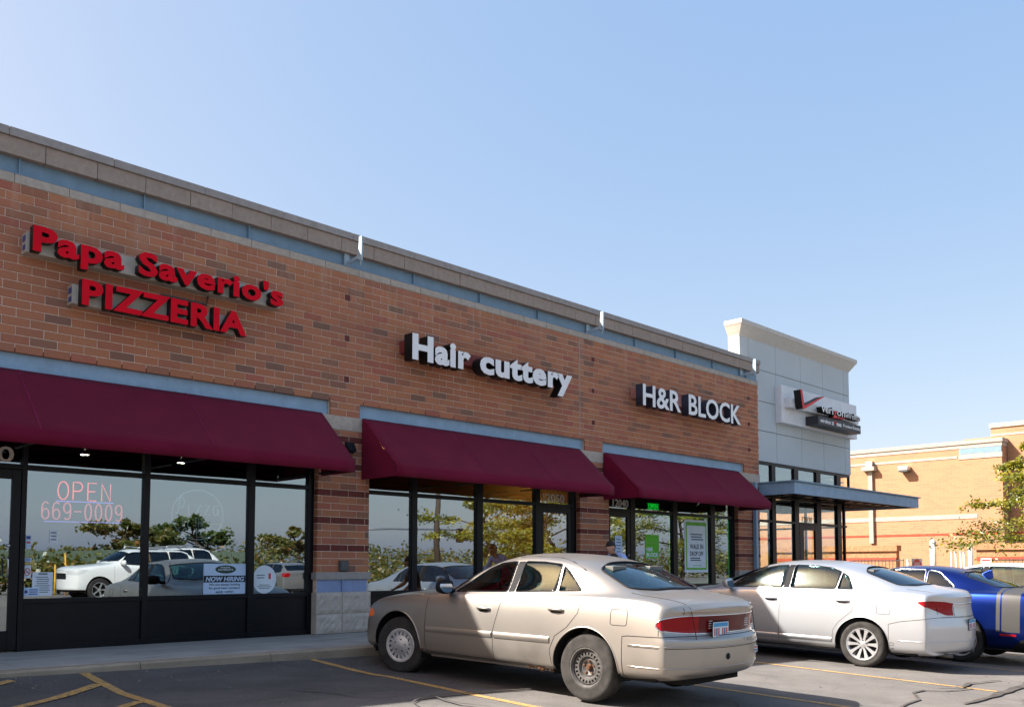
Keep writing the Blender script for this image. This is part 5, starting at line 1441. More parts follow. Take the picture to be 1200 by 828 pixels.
def wrap(c, root, z, r, name, mat, cx=-.35, a0=100, a1=260, n=44):
    """a fine raised crease that runs round the tail of a car"""
    q = []
    for i in range(n+1):
        a = radians(a0+(a1-a0)*i/n); h = c.cast((cx+4*cos(a), 4*sin(a), z), (-cos(a), -sin(a), 0))
        if h: q.append(h)
    mb = MB(); mb.tube(q, r, 6); return mb.build(name, mat, root, smooth=True)
def strip(c, root, pts, sg, h, th, name, mat, step=.05):
    """moulding that follows the flank"""
    L = c.line(pts, sg, 0, 0, step); vs = []
    for p in L:
        vs += [(p.x, p.y-sg*.004, p.z-h/2), (p.x, p.y+sg*th*.6, p.z-h/2), (p.x, p.y+sg*th, p.z-h*.2), (p.x, p.y+sg*th, p.z+h*.25), (p.x, p.y+sg*th*.5, p.z+h/2), (p.x, p.y-sg*.004, p.z+h/2)]
    m = 6; n = len(L)
    fs = [(i*m+k, i*m+(k+1) % m, (i+1)*m+(k+1) % m, (i+1)*m+k) for i in range(n-1) for k in range(m)]+[tuple(range(m)), tuple(range((n-1)*m, n*m))]
    mb = MB(); mb.add(vs, fs); me = mb.mesh(name, mat); auto_smooth(me, 40); return link(name, me, root)
def seams(c, root, lines, r=.0035, both=True, name='panel_gap'):
    for pts in lines:
        for sg in ((1, -1) if both else (1,)):
            q = c.line(pts, sg, 0, -.0012, .035)
            if len(q) > 1: mb = MB(); mb.tube(q, r, 5, cap=False); mb.build(name, 'underbody', root)
def place_car(root, px, yaw, pitch, W, R, inset=.03, roll=0.0):
    """px: world point of the rear near-side hub face"""
    m = Matrix.Rotation(radians(90)+yaw, 4, 'Z') @ Matrix.Rotation(-pitch, 4, 'Y') @ Matrix.Rotation(roll, 4, 'X')
    loc = Vector(px)-(m @ Vector((0, W-inset, R))); root.matrix_world = Matrix.Translation(loc) @ m
    root.location = loc; root.rotation_euler = m.to_euler()

CR = lambda ns: [(0, ns-1, 1, 1, .5), (0, ns-1, 2, 2, .35), (3, ns-2, 6, 6, .25)]
SIDEG = lambda f: abs(f.calc_center_median().y) > .32 and abs(f.normal.y) > .3

# ------------------------------------------------------------------ beige sedan
def beige_sedan():
    W = .925; R = .335
    S = [st(3.76, -.36, .86, .29, (.33, .42, .55, .66, .72), [(.72, .735), (.52, .745), (.28, .75), (0, .752)], {5: -.03, 6: -.06, 7: -.07, 8: -.08, 9: -.08, 10: -.08, 0: -.06, 1: -.06}),
         st(3.60, -.30, .90, .25, (.31, .42, .56, .70, .775), [(.80, .795), (.56, .82), (.30, .835), (0, .84)]),
         st(3.16, -.04, .925, .24, (.30, .42, .60, .79, .87), [(.80, .895), (.58, .925), (.30, .945), (0, .95)]),
         st(2.58, 0, .93, .24, (.30, .42, .60, .83, .935), [(.80, .955), (.60, .985), (.30, 1.008), (0, 1.013)]),
         st(2.06, 0, .93, .24, (.30, .42, .60, .86, .972), [(.80, .985), (.70, 1.0, 2.04), (.40, 1.03, 2.32), (0, 1.035, 2.42)]),
         st(1.38, 0, .93, .24, (.30, .42, .60, .88, .995), [(.815, 1.01), (.645, 1.37, 1.40), (.35, 1.43, 1.52), (0, 1.442, 1.55)]),
         st(.86, 0, .93, .24, (.30, .42, .60, .89, 1.015), [(.815, 1.03), (.65, 1.395), (.37, 1.453), (0, 1.467)]),
         st(.16, 0, .93, .24, (.30, .42, .60, .90, 1.03), [(.80, 1.045), (.63, 1.355, .12), (.35, 1.413, .20), (0, 1.427, .22)]),
         st(-.42, 0, .928, .25, (.31, .42, .60, .90, 1.035), [(.785, 1.055), (.665, 1.065, -.38), (.36, 1.088, -.53), (0, 1.095, -.57)]),
         st(-.82, .02, .92, .27, (.33, .43, .60, .88, 1.01), [(.76, 1.03), (.60, 1.045), (.32, 1.06), (0, 1.065)]),
         st(-1.04, .20, .905, .29, (.34, .43, .645, .82, .95), [(.745, .975), (.57, .995), (.30, 1.006), (0, 1.009)], {3: -.06, 4: -.06, 2: -.03}),
         st(-1.10, .27, .875, .31, (.35, .44, .665, .715, .89), [(.70, .925), (.52, .95), (.28, .962), (0, .965)], {3: -.075, 4: -.075, 2: -.05, 5: .0, 6: -.005, 7: -.02, 8: -.02, 9: -.02, 10: -.02}, 2.5, {4: .7, 5: .3, 7: .5})]
    c = Car(S, 3, CR(12)+[(4, 7, 8, 8, .35), (4, 4, 8, 10, .6), (8, 8, 8, 10, .5), (10, 10, 6, 10, .55), (11, 11, 3, 9, .3), (0, 9, 4, 4, .15), (9, 11, 4, 4, .6), (11, 11, 7, 10, .6)])
    root = thing('beige_sedan', 'dusty beige sedan with a bare rusty rear wheel and full width tail lights', 'car')
    for cx, Ra in ((0, .392), (2.765, .402)): c.cut_away(arch_poly(cx, Ra, .24, R), 'y', lambda f: abs(f.calc_center_median().y) > .52 and f.calc_center_median().z < .80)
    fd = c.region('door', 'paint', roundpoly([(2.265, .975), (2.28, .70), (2.27, .33), (1.215, .31), (1.225, .62), (1.115, .99), (1.11, 1.30), (1.5, 1.3), (2.0, .98)], .02), 'y', lambda f: abs(f.calc_center_median().y) > .45 and abs(f.normal.y) > .3)
    rd = c.region('door', 'paint', roundpoly([(1.105, .99), (1.215, .62), (1.205, .31), (.41, .31), (.435, .48), (.37, .62), (.22, .72), (.10, .86), (.06, 1.04), (.14, 1.07), (.46, 1.3), (1.1, 1.3)], .02), 'y', lambda f: abs(f.calc_center_median().y) > .45 and abs(f.normal.y) > .3)
    al = lambda *ids: (0,)+tuple(i for g in ids for i in g)
    g1 = c.region('pane', 'car_glass', roundpoly([(1.905, 1.0), (1.70, 1.15), (1.52, 1.265), (1.36, 1.33), (1.15, 1.352), (1.105, 1.345), (1.105, 1.03)], .03), 'y', SIDEG, over=al(fd))
    bp = c.region('pillar_trim', 'trimblack', [(1.095, 1.028), (1.095, 1.352), (1.0, 1.358), (1.005, 1.034)], 'y', SIDEG, over=al(fd, rd))
    g2 = c.region('pane', 'car_glass', roundpoly([(.992, 1.036), (.99, 1.356), (.74, 1.355), (.50, 1.335), (.455, 1.062)], .025), 'y', SIDEG, over=al(rd))
    g3 = c.region('pane', 'car_glass', roundpoly([(.418, 1.064), (.46, 1.315), (.37, 1.26), (.25, 1.165), (.14, 1.078)], .02), 'y', SIDEG, over=al(rd))
    gw = c.region('windscreen', 'car_glass', [(1.975, .655), (1.52, .555), (1.61, .28), (1.64, 0), (1.61, -.28), (1.52, -.555), (1.975, -.655), (2.24, -.4), (2.34, 0), (2.24, .4)], 'z', lambda f: f.normal.x > .2 and f.calc_center_median().z > 1.02, both=False)
    gr = c.region('rear_window', 'car_glass', roundpoly([(.075, .555), (.155, .3), (.175, 0), (.155, -.3), (.075, -.555), (-.33, -.635), (-.48, -.36), (-.525, 0), (-.48, .36), (-.33, .635)], .06), 'z', lambda f: f.normal.x < -.15 and f.calc_center_median().z > 1.05, both=False)
    tl = c.region('tail_light', 'lens_red', roundpoly([(-.79, .80), (-.84, .855), (-.95, .885), (-1.5, .895), (-1.5, .725), (-.98, .722), (-.85, .745)], .05), 'y', lambda f: f.calc_center_median().x < -.8)
    tc = c.region('centre_panel', 'lens_dark', [(-.50, .70), (.50, .70), (.50, .92), (-.50, .92)], 'x', lambda f: f.calc_center_median().x < -1.0, both=False, over=tuple(tl))
    rbm = c.region('rear_bumper', 'paint', [(-.30, .655), (-.5, .685), (-.84, .692), (-1.02, .70), (-1.5, .70), (-1.5, .1), (-.2, .1), (-.2, .655)], 'y', lambda f: f.calc_center_median().x < -.42, both=False)
    fuel = c.region('fuel_flap', 'paint', roundpoly([(-.30, .775), (-.30, .925), (-.49, .925), (-.49, .775)], .03), 'y', lambda f: f.calc_center_median().y > .5, both=False)
    hl = c.region('head_light', 'lens_clear', roundpoly([(3.36, .655), (3.40, .735), (3.95, .72), (3.95, .62), (3.40, .62)], .02), 'y', lambda f: f.calc_center_median().x > 3.3 and abs(f.calc_center_median().y) > .40)
    sg_ = c.region('turn_signal', 'lens_amber', roundpoly([(3.20, .685), (3.25, .735), (3.355, .745), (3.345, .64), (3.24, .65)], .02), 'y', lambda f: f.calc_center_median().x > 3.1 and abs(f.calc_center_median().y) > .40)
    grl = c.region('grille', 'trimblack', [(-.36, .60), (.36, .60), (.36, .70), (-.36, .70)], 'x', lambda f: f.calc_center_median().x > 3.5, both=False)
    fb = c.region('front_bumper', 'paint', [(3.165, .60), (3.36, .615), (3.95, .595), (3.95, .1), (3.1, .1)], 'y', lambda f: f.calc_center_median().x > 3.1, both=False)
    for g in [[i] for gg_ in (g1, g2, g3) for i in gg_]: trim(c, g, .008, root, 'trimblack', 'window_seal')
    trim(c, gw, .010, root, 'trimblack', 'window_seal'); trim(c, gr, .012, root, 'trimblack', 'window_seal')
    trim(c, tl+tc, .006, root, 'chrome', 'chrome_trim'); trim(c, fuel, .003, root, 'underbody', 'panel_gap')
    trim(c, rbm, .0035, root, 'underbody', 'panel_gap')
    seams(c, root, [[(2.265, .985), (2.28, .70), (2.27, .32)], [(1.11, 1.01), (1.22, .62), (1.21, .30)], [(.06, 1.04), (.10, .86), (.22, .72), (.37, .62), (.435, .48), (.41, .31)], [(2.27, .315), (.42, .30)], [(-.835, .70), (-.835, .79)]], .0038)
    # boot lid gap, drawn on the top surface
    for sg in (1, -1):
        for q in ([c.cast((x, sg*y, 2), (0, 0, -1)) for x, y in [(-.40-.05*i, .70-.002*i*i*.35) for i in range(14)]], [c.cast((-3, sg*.672, z), (1, 0, 0)) for z in (.96, .94, .92, .90)]):
            mb = MB(); mb.tube([p for p in q if p], .0035, 5); mb.build('panel_gap', 'underbody', root)
    for sg in (1, -1):
        strip(c, root, [(2.255, .562), (1.235, .572)], sg, .062, .014, 'side_moulding', 'paint_beige'); strip(c, root, [(1.20, .572), (.44, .578)], sg, .062, .014, 'side_moulding', 'paint_beige')
        strip(c, root, [(2.28, .262), (.44, .262)], sg, .03, .010, 'sill', 'paint_beige')
        door_handle(c, root, 1.37, .835, sg, 'paint_beige'); door_handle(c, root, .37, .875, sg, 'paint_beige')
        mirror(c, root, 1.93, .99, sg, 'trimblack', W)
        mb = MB(); q = [c.side(x, z, sg)[0] for x, z in ((2.0, 1.01), (1.86, 1.11), (1.7, 1.215), (1.55, 1.30), (1.4, 1.365), (1.15, 1.40), (.9, 1.408), (.6, 1.40), (.4, 1.36), (.2, 1.28))]; mb.tube([p for p in q if p], .006, 5); mb.build('drip_rail', 'trimblack', root, smooth=True)
        for cx, RR in ((0, .392), (2.765, .402)):
            a = MB(); q = [c.side(cx+(RR+.006)*cos(t), R+(RR+.006)*sin(t), sg)[0] for t in [radians(-6+192*i/36) for i in range(37)]]; a.tube([p for p in q if p], .008, 6)
            a.build('arch_lip', 'paint_beige', root, smooth=True)
    rr = random.Random(2)
    for k in range(9):
        mb = MB(); x = .46+rr.random()*.30; h, n = c.side(x, .272+rr.random()*.02, 1)
        if h: mb.lathe([(0, .002), (.012+.02*rr.random(), .001), (.02+.025*rr.random(), -.003)], 'y', (h.x, h.y, h.z), 7); mb.build('rust_patch', 'rust', root)
    for k in range(3):
        mb = MB()
        h, n = c.side(2.29+rr.random()*.06, .29+rr.random()*.05, 1)
        if h: mb.lathe([(0, .002), (.012, .001), (.018, -.003)], 'y', (h.x, h.y, h.z), 7); mb.build('rust_patch', 'rust', root)
    wrap(c, root, .605, .007, 'bumper_crease', 'paint_beige'); wrap(c, root, .405, .006, 'bumper_crease', 'paint_beige'); wrap(c, root, .588, .003, 'panel_gap', 'underbody')
    h = c.cast((-3, .22, .75), (1, 0, 0)); plate_box(root, (h.x if h else -1.15)-.012, .752, .22, 0)
    h = c.cast((-3, -.17, .635), (1, 0, 0)); typeset_car(root, "BUICK", -.02, -.34, .628, .034, (h.x if h else -1.2)-.004, 'silver')
    h = c.cast((-3, -.52, .52), (1, 0, 0)); 
    if h: b_ = MB().box(h.x-.006, -.56, .49, h.x+.03, -.44, .555).build('bumper_sticker', 'plate', root); MB().box(h.x-.0075, -.55, .53, h.x-.0062, -.45, .545).build('sticker_mark', 'inkred', b_); MB().box(h.x-.0075, -.55, .50, h.x-.0062, -.47, .515).build('sticker_mark', 'sticker', b_)
    h = c.cast((-3, .12, .50), (1, 0, 0))
    if h: mb = MB(); mb.lathe([(0, -.003), (.028, -.003), (.032, .004)], 'x', (h.x-.001, .17, .50), 14); mb.build('keyhole_dent', 'trimblack', root, smooth=True)
    hm = MB(); hm.box(-.47, -.13, 1.052, -.40, .13, 1.085); hm.build('brake_light', 'lens_dark', root)
    for i, y in enumerate((.40, .34, -.34, -.40)):
        h = c.cast((-3, y, .80), (1, 0, 0))
        if h and abs(y) < .39:
            for k in range(4): MB().box(h.x-.006, y-.045, .765+k*.022, h.x+.01, y+.03, .772+k*.022).build('light_bar', 'lens_clear', root)
    P = dict(W=W, wb=2.765, R=R, zb=.24, ra=.392, rf=.402, belt=1.02, roof=1.45, x_rear=-.02, x_dash=1.75, x_shelf=-.48, x_seat=.95, wr='steel', wf='cap', track=W-.032-.105, ww=.205, rim=.192, int='interior', tyre='tyre', tyre_f='tyre_dark', steer=radians(15))
    car_common(root, c, P)
    o = c.emit(root, 'paint_beige')
    return root, W, R
def typeset_car(root, txt, y0, y1, z, h, x, mat):
    """small raised badge letters on a tail panel, reading left to right from behind"""
    n = len(txt); w = (y1-y0)/n
    for i, ch in enumerate(txt):
        me = text_mesh(ch, 0, 0, 0, .01); xs = [v.co.x for v in me.vertices]; ys = [v.co.y for v in me.vertices]
        for v in me.vertices:
            u = (v.co.x-min(xs))/(max(xs)-min(xs)); q = (v.co.y-min(ys))/(max(ys)-min(ys))
            v.co = (x+.006*(.5-v.co.z), y0+w*(i+.1+.75*u*(.35 if ch == 'I' else 1)), z+q*h)
        bm = bmesh.new(); bm.from_mesh(me); bmesh.ops.recalc_face_normals(bm, faces=bm.faces); bm.to_mesh(me); bm.free()
        me.materials.clear(); me.materials.append(M[mat]); link('badge_letter', me, root)
M['paint_beige'] = m_carpaint('beige_paint', (.375, .345, .31), .85, .40, .3, .2, .35)
M['paint_silver'] = m_carpaint('silver_paint', (.54, .55, .57), .8, .42, .3, .06, .6)
M['paint_blue'] = m_carpaint('blue_paint', (.004, .024, .19), .92, .30, .2, .03, .25)
M['paint_white'] = m_carpaint('white_car_paint', (.76, .76, .75), 0.0, .3, .1, .08, .9)
M['paint_grey'] = m_carpaint('grey_paint', (.20, .20, .205), .5, .32, .3, .1, .9)
M['paint_black'] = m_carpaint('black_car_paint', (.012, .012, .014), .2, .28, .3, .06, 1.0)
M['stripe_silver'] = m_carpaint('graphite_band', (.040, .038, .036), 0.0, .5, .2, .05, .1)

r, W_, R_ = beige_sedan(); place_car(r, (6.9, -5.487, -.0188), radians(3.1), .0243, W_, R_)

# ------------------------------------------------------------------ silver sedan
def silver_sedan():
    W = .945; R = .335
    S = [st(3.86, -.40, .84, .26, (.32, .44, .58, .70, .78), [(.70, .80), (.52, .815), (.28, .822), (0, .825)], {5: -.03, 6: -.07, 7: -.09, 8: -.10, 9: -.10, 10: -.10, 0: -.06, 1: -.06}),
         st(3.68, -.33, .90, .22, (.29, .44, .60, .76, .85), [(.79, .87), (.56, .895), (.30, .91), (0, .915)]),
         st(3.25, -.04, .94, .21, (.28, .43, .64, .85, .945), [(.80, .97), (.58, 1.0), (.30, 1.018), (0, 1.022)]),
         st(2.72, 0, .945, .21, (.28, .42, .64, .90, 1.01), [(.81, 1.03), (.62, 1.06), (.32, 1.08), (0, 1.085)]),
         st(2.32, 0, .945, .21, (.28, .42, .64, .93, 1.05), [(.82, 1.065), (.72, 1.085, 2.34), (.42, 1.12, 2.62), (0, 1.125, 2.74)]),
         st(1.52, 0, .945, .21, (.28, .42, .64, .95, 1.072), [(.835, 1.088), (.675, 1.44, 1.54), (.37, 1.503, 1.68), (0, 1.517, 1.72)]),
         st(.92, 0, .945, .21, (.28, .42, .64, .96, 1.088), [(.835, 1.104), (.68, 1.478), (.38, 1.538), (0, 1.552)]),
         st(.14, 0, .945, .21, (.28, .42, .64, .97, 1.10), [(.825, 1.116), (.645, 1.425, .10), (.36, 1.486, .20), (0, 1.50, .22)]),
         st(-.50, 0, .945, .21, (.28, .42, .66, .99, 1.115), [(.80, 1.135), (.67, 1.155, -.50), (.38, 1.178, -.66), (0, 1.185, -.72)]),
         st(-.90, .03, .935, .22, (.29, .43, .66, .98, 1.095), [(.77, 1.12), (.60, 1.14), (.32, 1.155), (0, 1.16)]),
         st(-1.13, .26, .91, .23, (.30, .43, .65, .94, 1.06), [(.73, 1.09), (.56, 1.108), (.30, 1.118), (0, 1.122)], {3: -.03, 4: -.04}, 2.0),
         st(-1.22, .40, .88, .25, (.31, .44, .63, .86, .98), [(.69, 1.02), (.52, 1.045), (.28, 1.055), (0, 1.058)], {3: -.06, 4: -.07, 2: -.04, 5: .0}, 1.9, {4: .4, 7: .4})]
    c = Car(S, 3, CR(12)+[(4, 7, 8, 8, .3), (4, 4, 8, 10, .6), (8, 8, 8, 10, .4), (10, 10, 6, 10, .35)])
    root = thing('silver_sedan', 'clean silver sedan with ten spoke alloy wheels and sun glinting off its glass', 'car')
    wb = 2.82
    for cx in (0, wb): c.cut_away(arch_poly(cx, .392, .21, R), 'y', lambda f: abs(f.calc_center_median().y) > .52 and f.calc_center_median().z < .82)
    fd = c.region('door', 'paint', roundpoly([(2.42, 1.06), (2.36, .75), (2.33, .36), (1.29, .34), (1.28, .82), (1.215, 1.10), (1.21, 1.40), (1.7, 1.4), (2.3, 1.08)], .03), 'y', lambda f: abs(f.calc_center_median().y) > .45 and abs(f.normal.y) > .3)
    rd = c.region('door', 'paint', roundpoly([(1.205, 1.10), (1.27, .82), (1.28, .34), (.44, .34), (.42, .52), (.34, .64), (.14, .81), (.06, 1.11), (.2, 1.13), (.4, 1.40), (1.2, 1.4)], .03), 'y', lambda f: abs(f.calc_center_median().y) > .45 and abs(f.normal.y) > .3)
    al = lambda *ids: (0,)+tuple(i for g in ids for i in g)
    g1 = c.region('pane', 'car_glass_side', roundpoly([(2.20, 1.088), (2.06, 1.20), (1.88, 1.31), (1.66, 1.40), (1.45, 1.442), (1.235, 1.455), (1.262, 1.112)], .04), 'y', SIDEG, over=al(fd))
    bp = c.region('pillar_trim', 'trimblack', [(1.253, 1.108), (1.228, 1.458), (1.13, 1.462), (1.15, 1.11)], 'y', SIDEG, over=al(fd, rd))
    g2 = c.region('pane', 'car_glass_side', roundpoly([(1.14, 1.113), (1.12, 1.46), (.80, 1.455), (.56, 1.43), (.385, 1.375), (.425, 1.122)], .03), 'y', SIDEG, over=al(rd))
    g3 = c.region('pane', 'car_glass_side', roundpoly([(.395, 1.123), (.362, 1.36), (.27, 1.31), (.16, 1.127)], .025), 'y', SIDEG, over=al(rd))
    gw = c.region('windscreen', 'car_glass', [(2.25, .68), (1.66, .585), (1.76, .30), (1.80, 0), (1.76, -.30), (1.66, -.585), (2.25, -.68), (2.54, -.42), (2.66, 0), (2.54, .42)], 'z', lambda f: f.normal.x > .2 and f.calc_center_median().z > 1.1, both=False)
    gr = c.region('rear_window', 'car_glass_dark', roundpoly([(.05, .57), (.14, .3), (.165, 0), (.14, -.3), (.05, -.57), (-.44, -.64), (-.61, -.38), (-.66, 0), (-.61, .38), (-.44, .64)], .06), 'z', lambda f: f.normal.x < -.12 and f.calc_center_median().z > 1.14, both=False)
    tl = c.region('tail_light', 'lens_red', roundpoly([(-.76, .985), (-.90, 1.005), (-1.04, .99), (-1.24, .92), (-1.5, .88), (-1.5, .80), (-1.06, .79)], .03), 'y', lambda f: f.calc_center_median().x < -.7 and abs(f.calc_center_median().y) > .42)
    rbm = c.region('rear_bumper', 'paint', [(-.34, .64), (-.55, .70), (-.98, .765), (-1.5, .765), (-1.5, .05), (-.3, .05)], 'y', lambda f: f.calc_center_median().x < -.42, both=False)
    fuel = c.region('fuel_flap', 'paint', roundpoly([(-.22, .79), (-.22, .945), (-.41, .945), (-.41, .79)], .03), 'y', lambda f: f.calc_center_median().y > .5, both=False)
    hl = c.region('head_light', 'lens_clear', roundpoly([(3.2, .80), (3.35, .86), (4.0, .80), (4.0, .68), (3.45, .68)], .03), 'y', lambda f: f.calc_center_median().x > 3.15 and abs(f.calc_center_median().y) > .40)
    fb = c.region('front_bumper', 'paint', [(3.22, .60), (3.45, .66), (4.0, .64), (4.0, .05), (3.2, .05)], 'y', lambda f: f.calc_center_median().x > 3.15, both=False)
    for g in [[i] for gg_ in (g1, g2, g3) for i in gg_]: trim(c, g, .008, root, 'trimblack', 'window_seal')
    trim(c, gw, .010, root, 'trimblack', 'window_seal'); trim(c, gr, .010, root, 'trimblack', 'window_seal')
    trim(c, tl, .004, root, 'lens_clear', 'lens_rim'); trim(c, fuel, .0025, root, 'underbody', 'panel_gap'); trim(c, rbm, .003, root, 'underbody', 'panel_gap')
    seams(c, root, [[(2.42, 1.06), (2.36, .75), (2.33, .34)], [(1.21, 1.10), (1.275, .82), (1.285, .33)], [(.06, 1.11), (.14, .81), (.34, .64), (.42, .52), (.44, .34)], [(2.33, .345), (.44, .335)]], .0032)
    gaps = [[c.cast((-3, y, .775), (1, 0, 0)) for y in [-.64+.128*i for i in range(11)]]]
    for sg in (1, -1): gaps += [[c.cast((-.58-.05*i, sg*(.715-.004*i), 2), (0, 0, -1)) for i in range(12)], [c.cast((-3, sg*.415, z), (1, 0, 0)) for z in (.92, .85, .80, .778)]]
    for q in gaps:
        mb = MB(); mb.tube([p for p in q if p], .003, 5); mb.build('panel_gap', 'underbody', root)
    for sg in (1, -1):
        strip(c, root, [(2.31, .395), (1.30, .385)], sg, .045, .012, 'side_moulding', 'paint_silver'); strip(c, root, [(1.265, .385), (.45, .38)], sg, .045, .012, 'side_moulding', 'paint_silver')
        door_handle(c, root, 1.42, .935, sg, 'paint_silver', .21); door_handle(c, root, .28, .95, sg, 'paint_silver', .21)
        mirror(c, root, 2.14, 1.085, sg, 'paint_silver', W)
        for cx in (0, wb):
            a = MB(); q = [c.side(cx+.398*cos(t), R+.398*sin(t), sg)[0] for t in [radians(-6+192*i/36) for i in range(37)]]; a.tube([p for p in q if p], .006, 6)
            a.build('arch_lip', 'paint_silver', root, smooth=True)
    wrap(c, root, .43, .007, 'bumper_crease', 'paint_silver')
    # tail panel: chrome bar, plate, exhaust, badge
    h = c.cast((-3, 0, .93), (1, 0, 0)); hx = h.x if h else -1.25
    cb = MB(); cb.tube([p+Vector((-.006, 0, 0)) for p in [c.cast((-3, y, .955), (1, 0, 0)) for y in [-.42+.084*i for i in range(11)]] if p], .012, 8); cb.build('chrome_bar', 'chrome', root, smooth=True)
    h = c.cast((-3, 0, .66), (1, 0, 0)); plate_box(root, (h.x if h else -1.3)+.004, .655, .02, 0)
    ex = MB(); ex.tube([(-.85, .50, .24), (-1.12, .50, .225)], .030, 12); ex.build('exhaust', 'wheel_steel', root, smooth=True); ex = MB(); ex.tube([(-.85, -.50, .24), (-1.12, -.50, .225)], .030, 12); ex.build('exhaust', 'wheel_steel', root, smooth=True)
    hm = MB(); hm.box(-.60, -.12, 1.15, -.53, .12, 1.18); hm.build('brake_light', 'lens_dark', root)
    P = dict(W=W, wb=wb, R=R, zb=.21, ra=.392, rf=.392, belt=1.10, roof=1.53, x_rear=-.02, x_dash=2.0, x_shelf=-.60, x_seat=1.05, wr='alloy', wf='alloy', track=W-.03-.108, ww=.215, rim=.226, int='interior', tyre='tyre')
    car_common(root, c, P); c.emit(root, 'paint_silver'); return root, W, R
r, W_, R_ = silver_sedan(); place_car(r, (13.1, -5.5007, -.1548), radians(2.7), .025, W_, R_, .03, radians(-.9))

# ------------------------------------------------------------------ blue striped coupe
def blue_coupe():
    W = .955; R = .35
    S = [st(3.86, -.30, .88, .24, (.32, .46, .60, .74, .80), [(.74, .81), (.52, .815), (.28, .82), (0, .82)]),
         st(3.70, -.2, .93, .21, (.30, .46, .62, .80, .89), [(.80, .90), (.56, .91), (.30, .92), (0, .92)]),
         st(3.2, 0, .955, .2, (.29, .44, .64, .86, .95), [(.81, .965), (.58, .985), (.30, 1.0), (0, 1.0)]),
         st(2.7, 0, .955, .2, (.29, .44, .64, .88, .975), [(.81, .99), (.62, 1.015), (.32, 1.03), (0, 1.03)]),
         st(1.95, 0, .955, .2, (.29, .44, .64, .89, .99), [(.82, 1.0), (.72, 1.02, 1.95), (.42, 1.05, 2.2), (0, 1.055, 2.28)]),
         st(1.22, 0, .955, .2, (.29, .44, .64, .90, 1.0), [(.82, 1.015), (.62, 1.36, 1.25), (.35, 1.41, 1.38), (0, 1.42, 1.42)]),
         st(.7, 0, .955, .2, (.29, .44, .65, .91, 1.02), [(.82, 1.035), (.625, 1.40), (.36, 1.445), (0, 1.455)]),
         st(.12, 0, .96, .2, (.29, .44, .66, .94, 1.05), [(.81, 1.07), (.60, 1.345, .08), (.34, 1.40, .12), (0, 1.41, .13)]),
         st(-.55, 0, .965, .21, (.30, .44, .67, .96, 1.065), [(.80, 1.085), (.66, 1.105, -.58), (.38, 1.12, -.68), (0, 1.125, -.70)]),
         st(-.85, .02, .96, .23, (.32, .45, .67, .95, 1.06), [(.79, 1.085), (.60, 1.10), (.32, 1.11), (0, 1.112)]),
         st(-1.08, .05, .945, .26, (.36, .48, .68, .95, 1.05), [(.78, 1.085), (.60, 1.105), (.32, 1.115), (0, 1.12)]),
         st(-1.13, .07, .935, .30, (.38, .50, .68, .93, 1.02), [(.76, 1.05), (.56, 1.07), (.3, 1.08), (0, 1.083)], {3: -.03, 4: -.04})]
    c = Car(S, 3, CR(12)+[(4, 7, 8, 8, .3), (4, 4, 8, 10, .6), (8, 8, 8, 10, .4), (10, 10, 6, 10, .6), (11, 11, 4, 10, .35)])
    root = thing('blue_coupe', 'deep blue coupe with two grey bands round its tail, beyond the silver sedan', 'car'); wb = 2.95
    for cx in (0, wb): c.cut_away(arch_poly(cx, .41, .2, R), 'y', lambda f: abs(f.calc_center_median().y) > .52 and f.calc_center_median().z < .84)
    dr = c.region('door', 'paint', roundpoly([(2.3, .98), (2.3, .35), (.92, .33), (.80, .7), (.78, 1.3), (1.3, 1.3), (1.95, 1.0)], .04), 'y', lambda f: abs(f.calc_center_median().y) > .45 and abs(f.normal.y) > .3)
    g1 = c.region('pane', 'car_glass_dark', roundpoly([(1.82, 1.02), (1.30, 1.33), (1.05, 1.37), (.62, 1.375), (.60, 1.05)], .04), 'y', SIDEG, over=(0,)+tuple(dr))
    g3 = c.region('pane', 'car_glass_dark', roundpoly([(.57, 1.055), (.58, 1.37), (.40, 1.345), (.12, 1.13), (.14, 1.09)], .04), 'y', SIDEG)
    gw = c.region('windscreen', 'car_glass', [(1.90, .68), (1.36, .575), (1.46, .30), (1.49, 0), (1.46, -.30), (1.36, -.575), (1.90, -.68), (2.12, -.42), (2.20, 0), (2.12, .42)], 'z', lambda f: f.normal.x > .2 and f.calc_center_median().z > 1.04, both=False)
    gr = c.region('rear_window', 'car_glass_dark', roundpoly([(.0, .56), (.05, .3), (.06, 0), (.05, -.3), (.0, -.56), (-.50, -.62), (-.61, -.38), (-.64, 0), (-.61, .38), (-.50, .62)], .06), 'z', lambda f: f.normal.x < -.12 and f.calc_center_median().z > 1.10, both=False)
    for x0, x1 in ((-.60, -.545), (-.88, -.625)):
        c.region('tail_band', 'stripe_silver', [(x0, .50), (x1, .50), (x1, 1.4), (x0, 1.4)], 'y', lambda f: f.calc_center_median().x < -.5)
    tl = c.region('tail_light', 'lens_dark', roundpoly([(-1.05, .98), (-1.5, .98), (-1.5, .84), (-1.05, .84)], .02), 'y', lambda f: f.calc_center_median().x < -1.05 and .40 < abs(f.calc_center_median().y) < .88)
    vb = c.region('lower_valance', 'trimblack', [(-.9, .40), (-1.5, .42), (-1.5, .05), (-.5, .05)], 'y', lambda f: f.calc_center_median().x < -.45, both=False)
    for g in [[i] for gg_ in (g1, g3) for i in gg_]: trim(c, g, .010, root, 'silver', 'window_seal')
    trim(c, gw, .010, root, 'trimblack', 'window_seal'); trim(c, gr, .010, root, 'trimblack', 'window_seal')
    seams(c, root, [[(2.3, .98), (2.3, .35), (.92, .33), (.80, .7), (.79, 1.02)]], .0032)
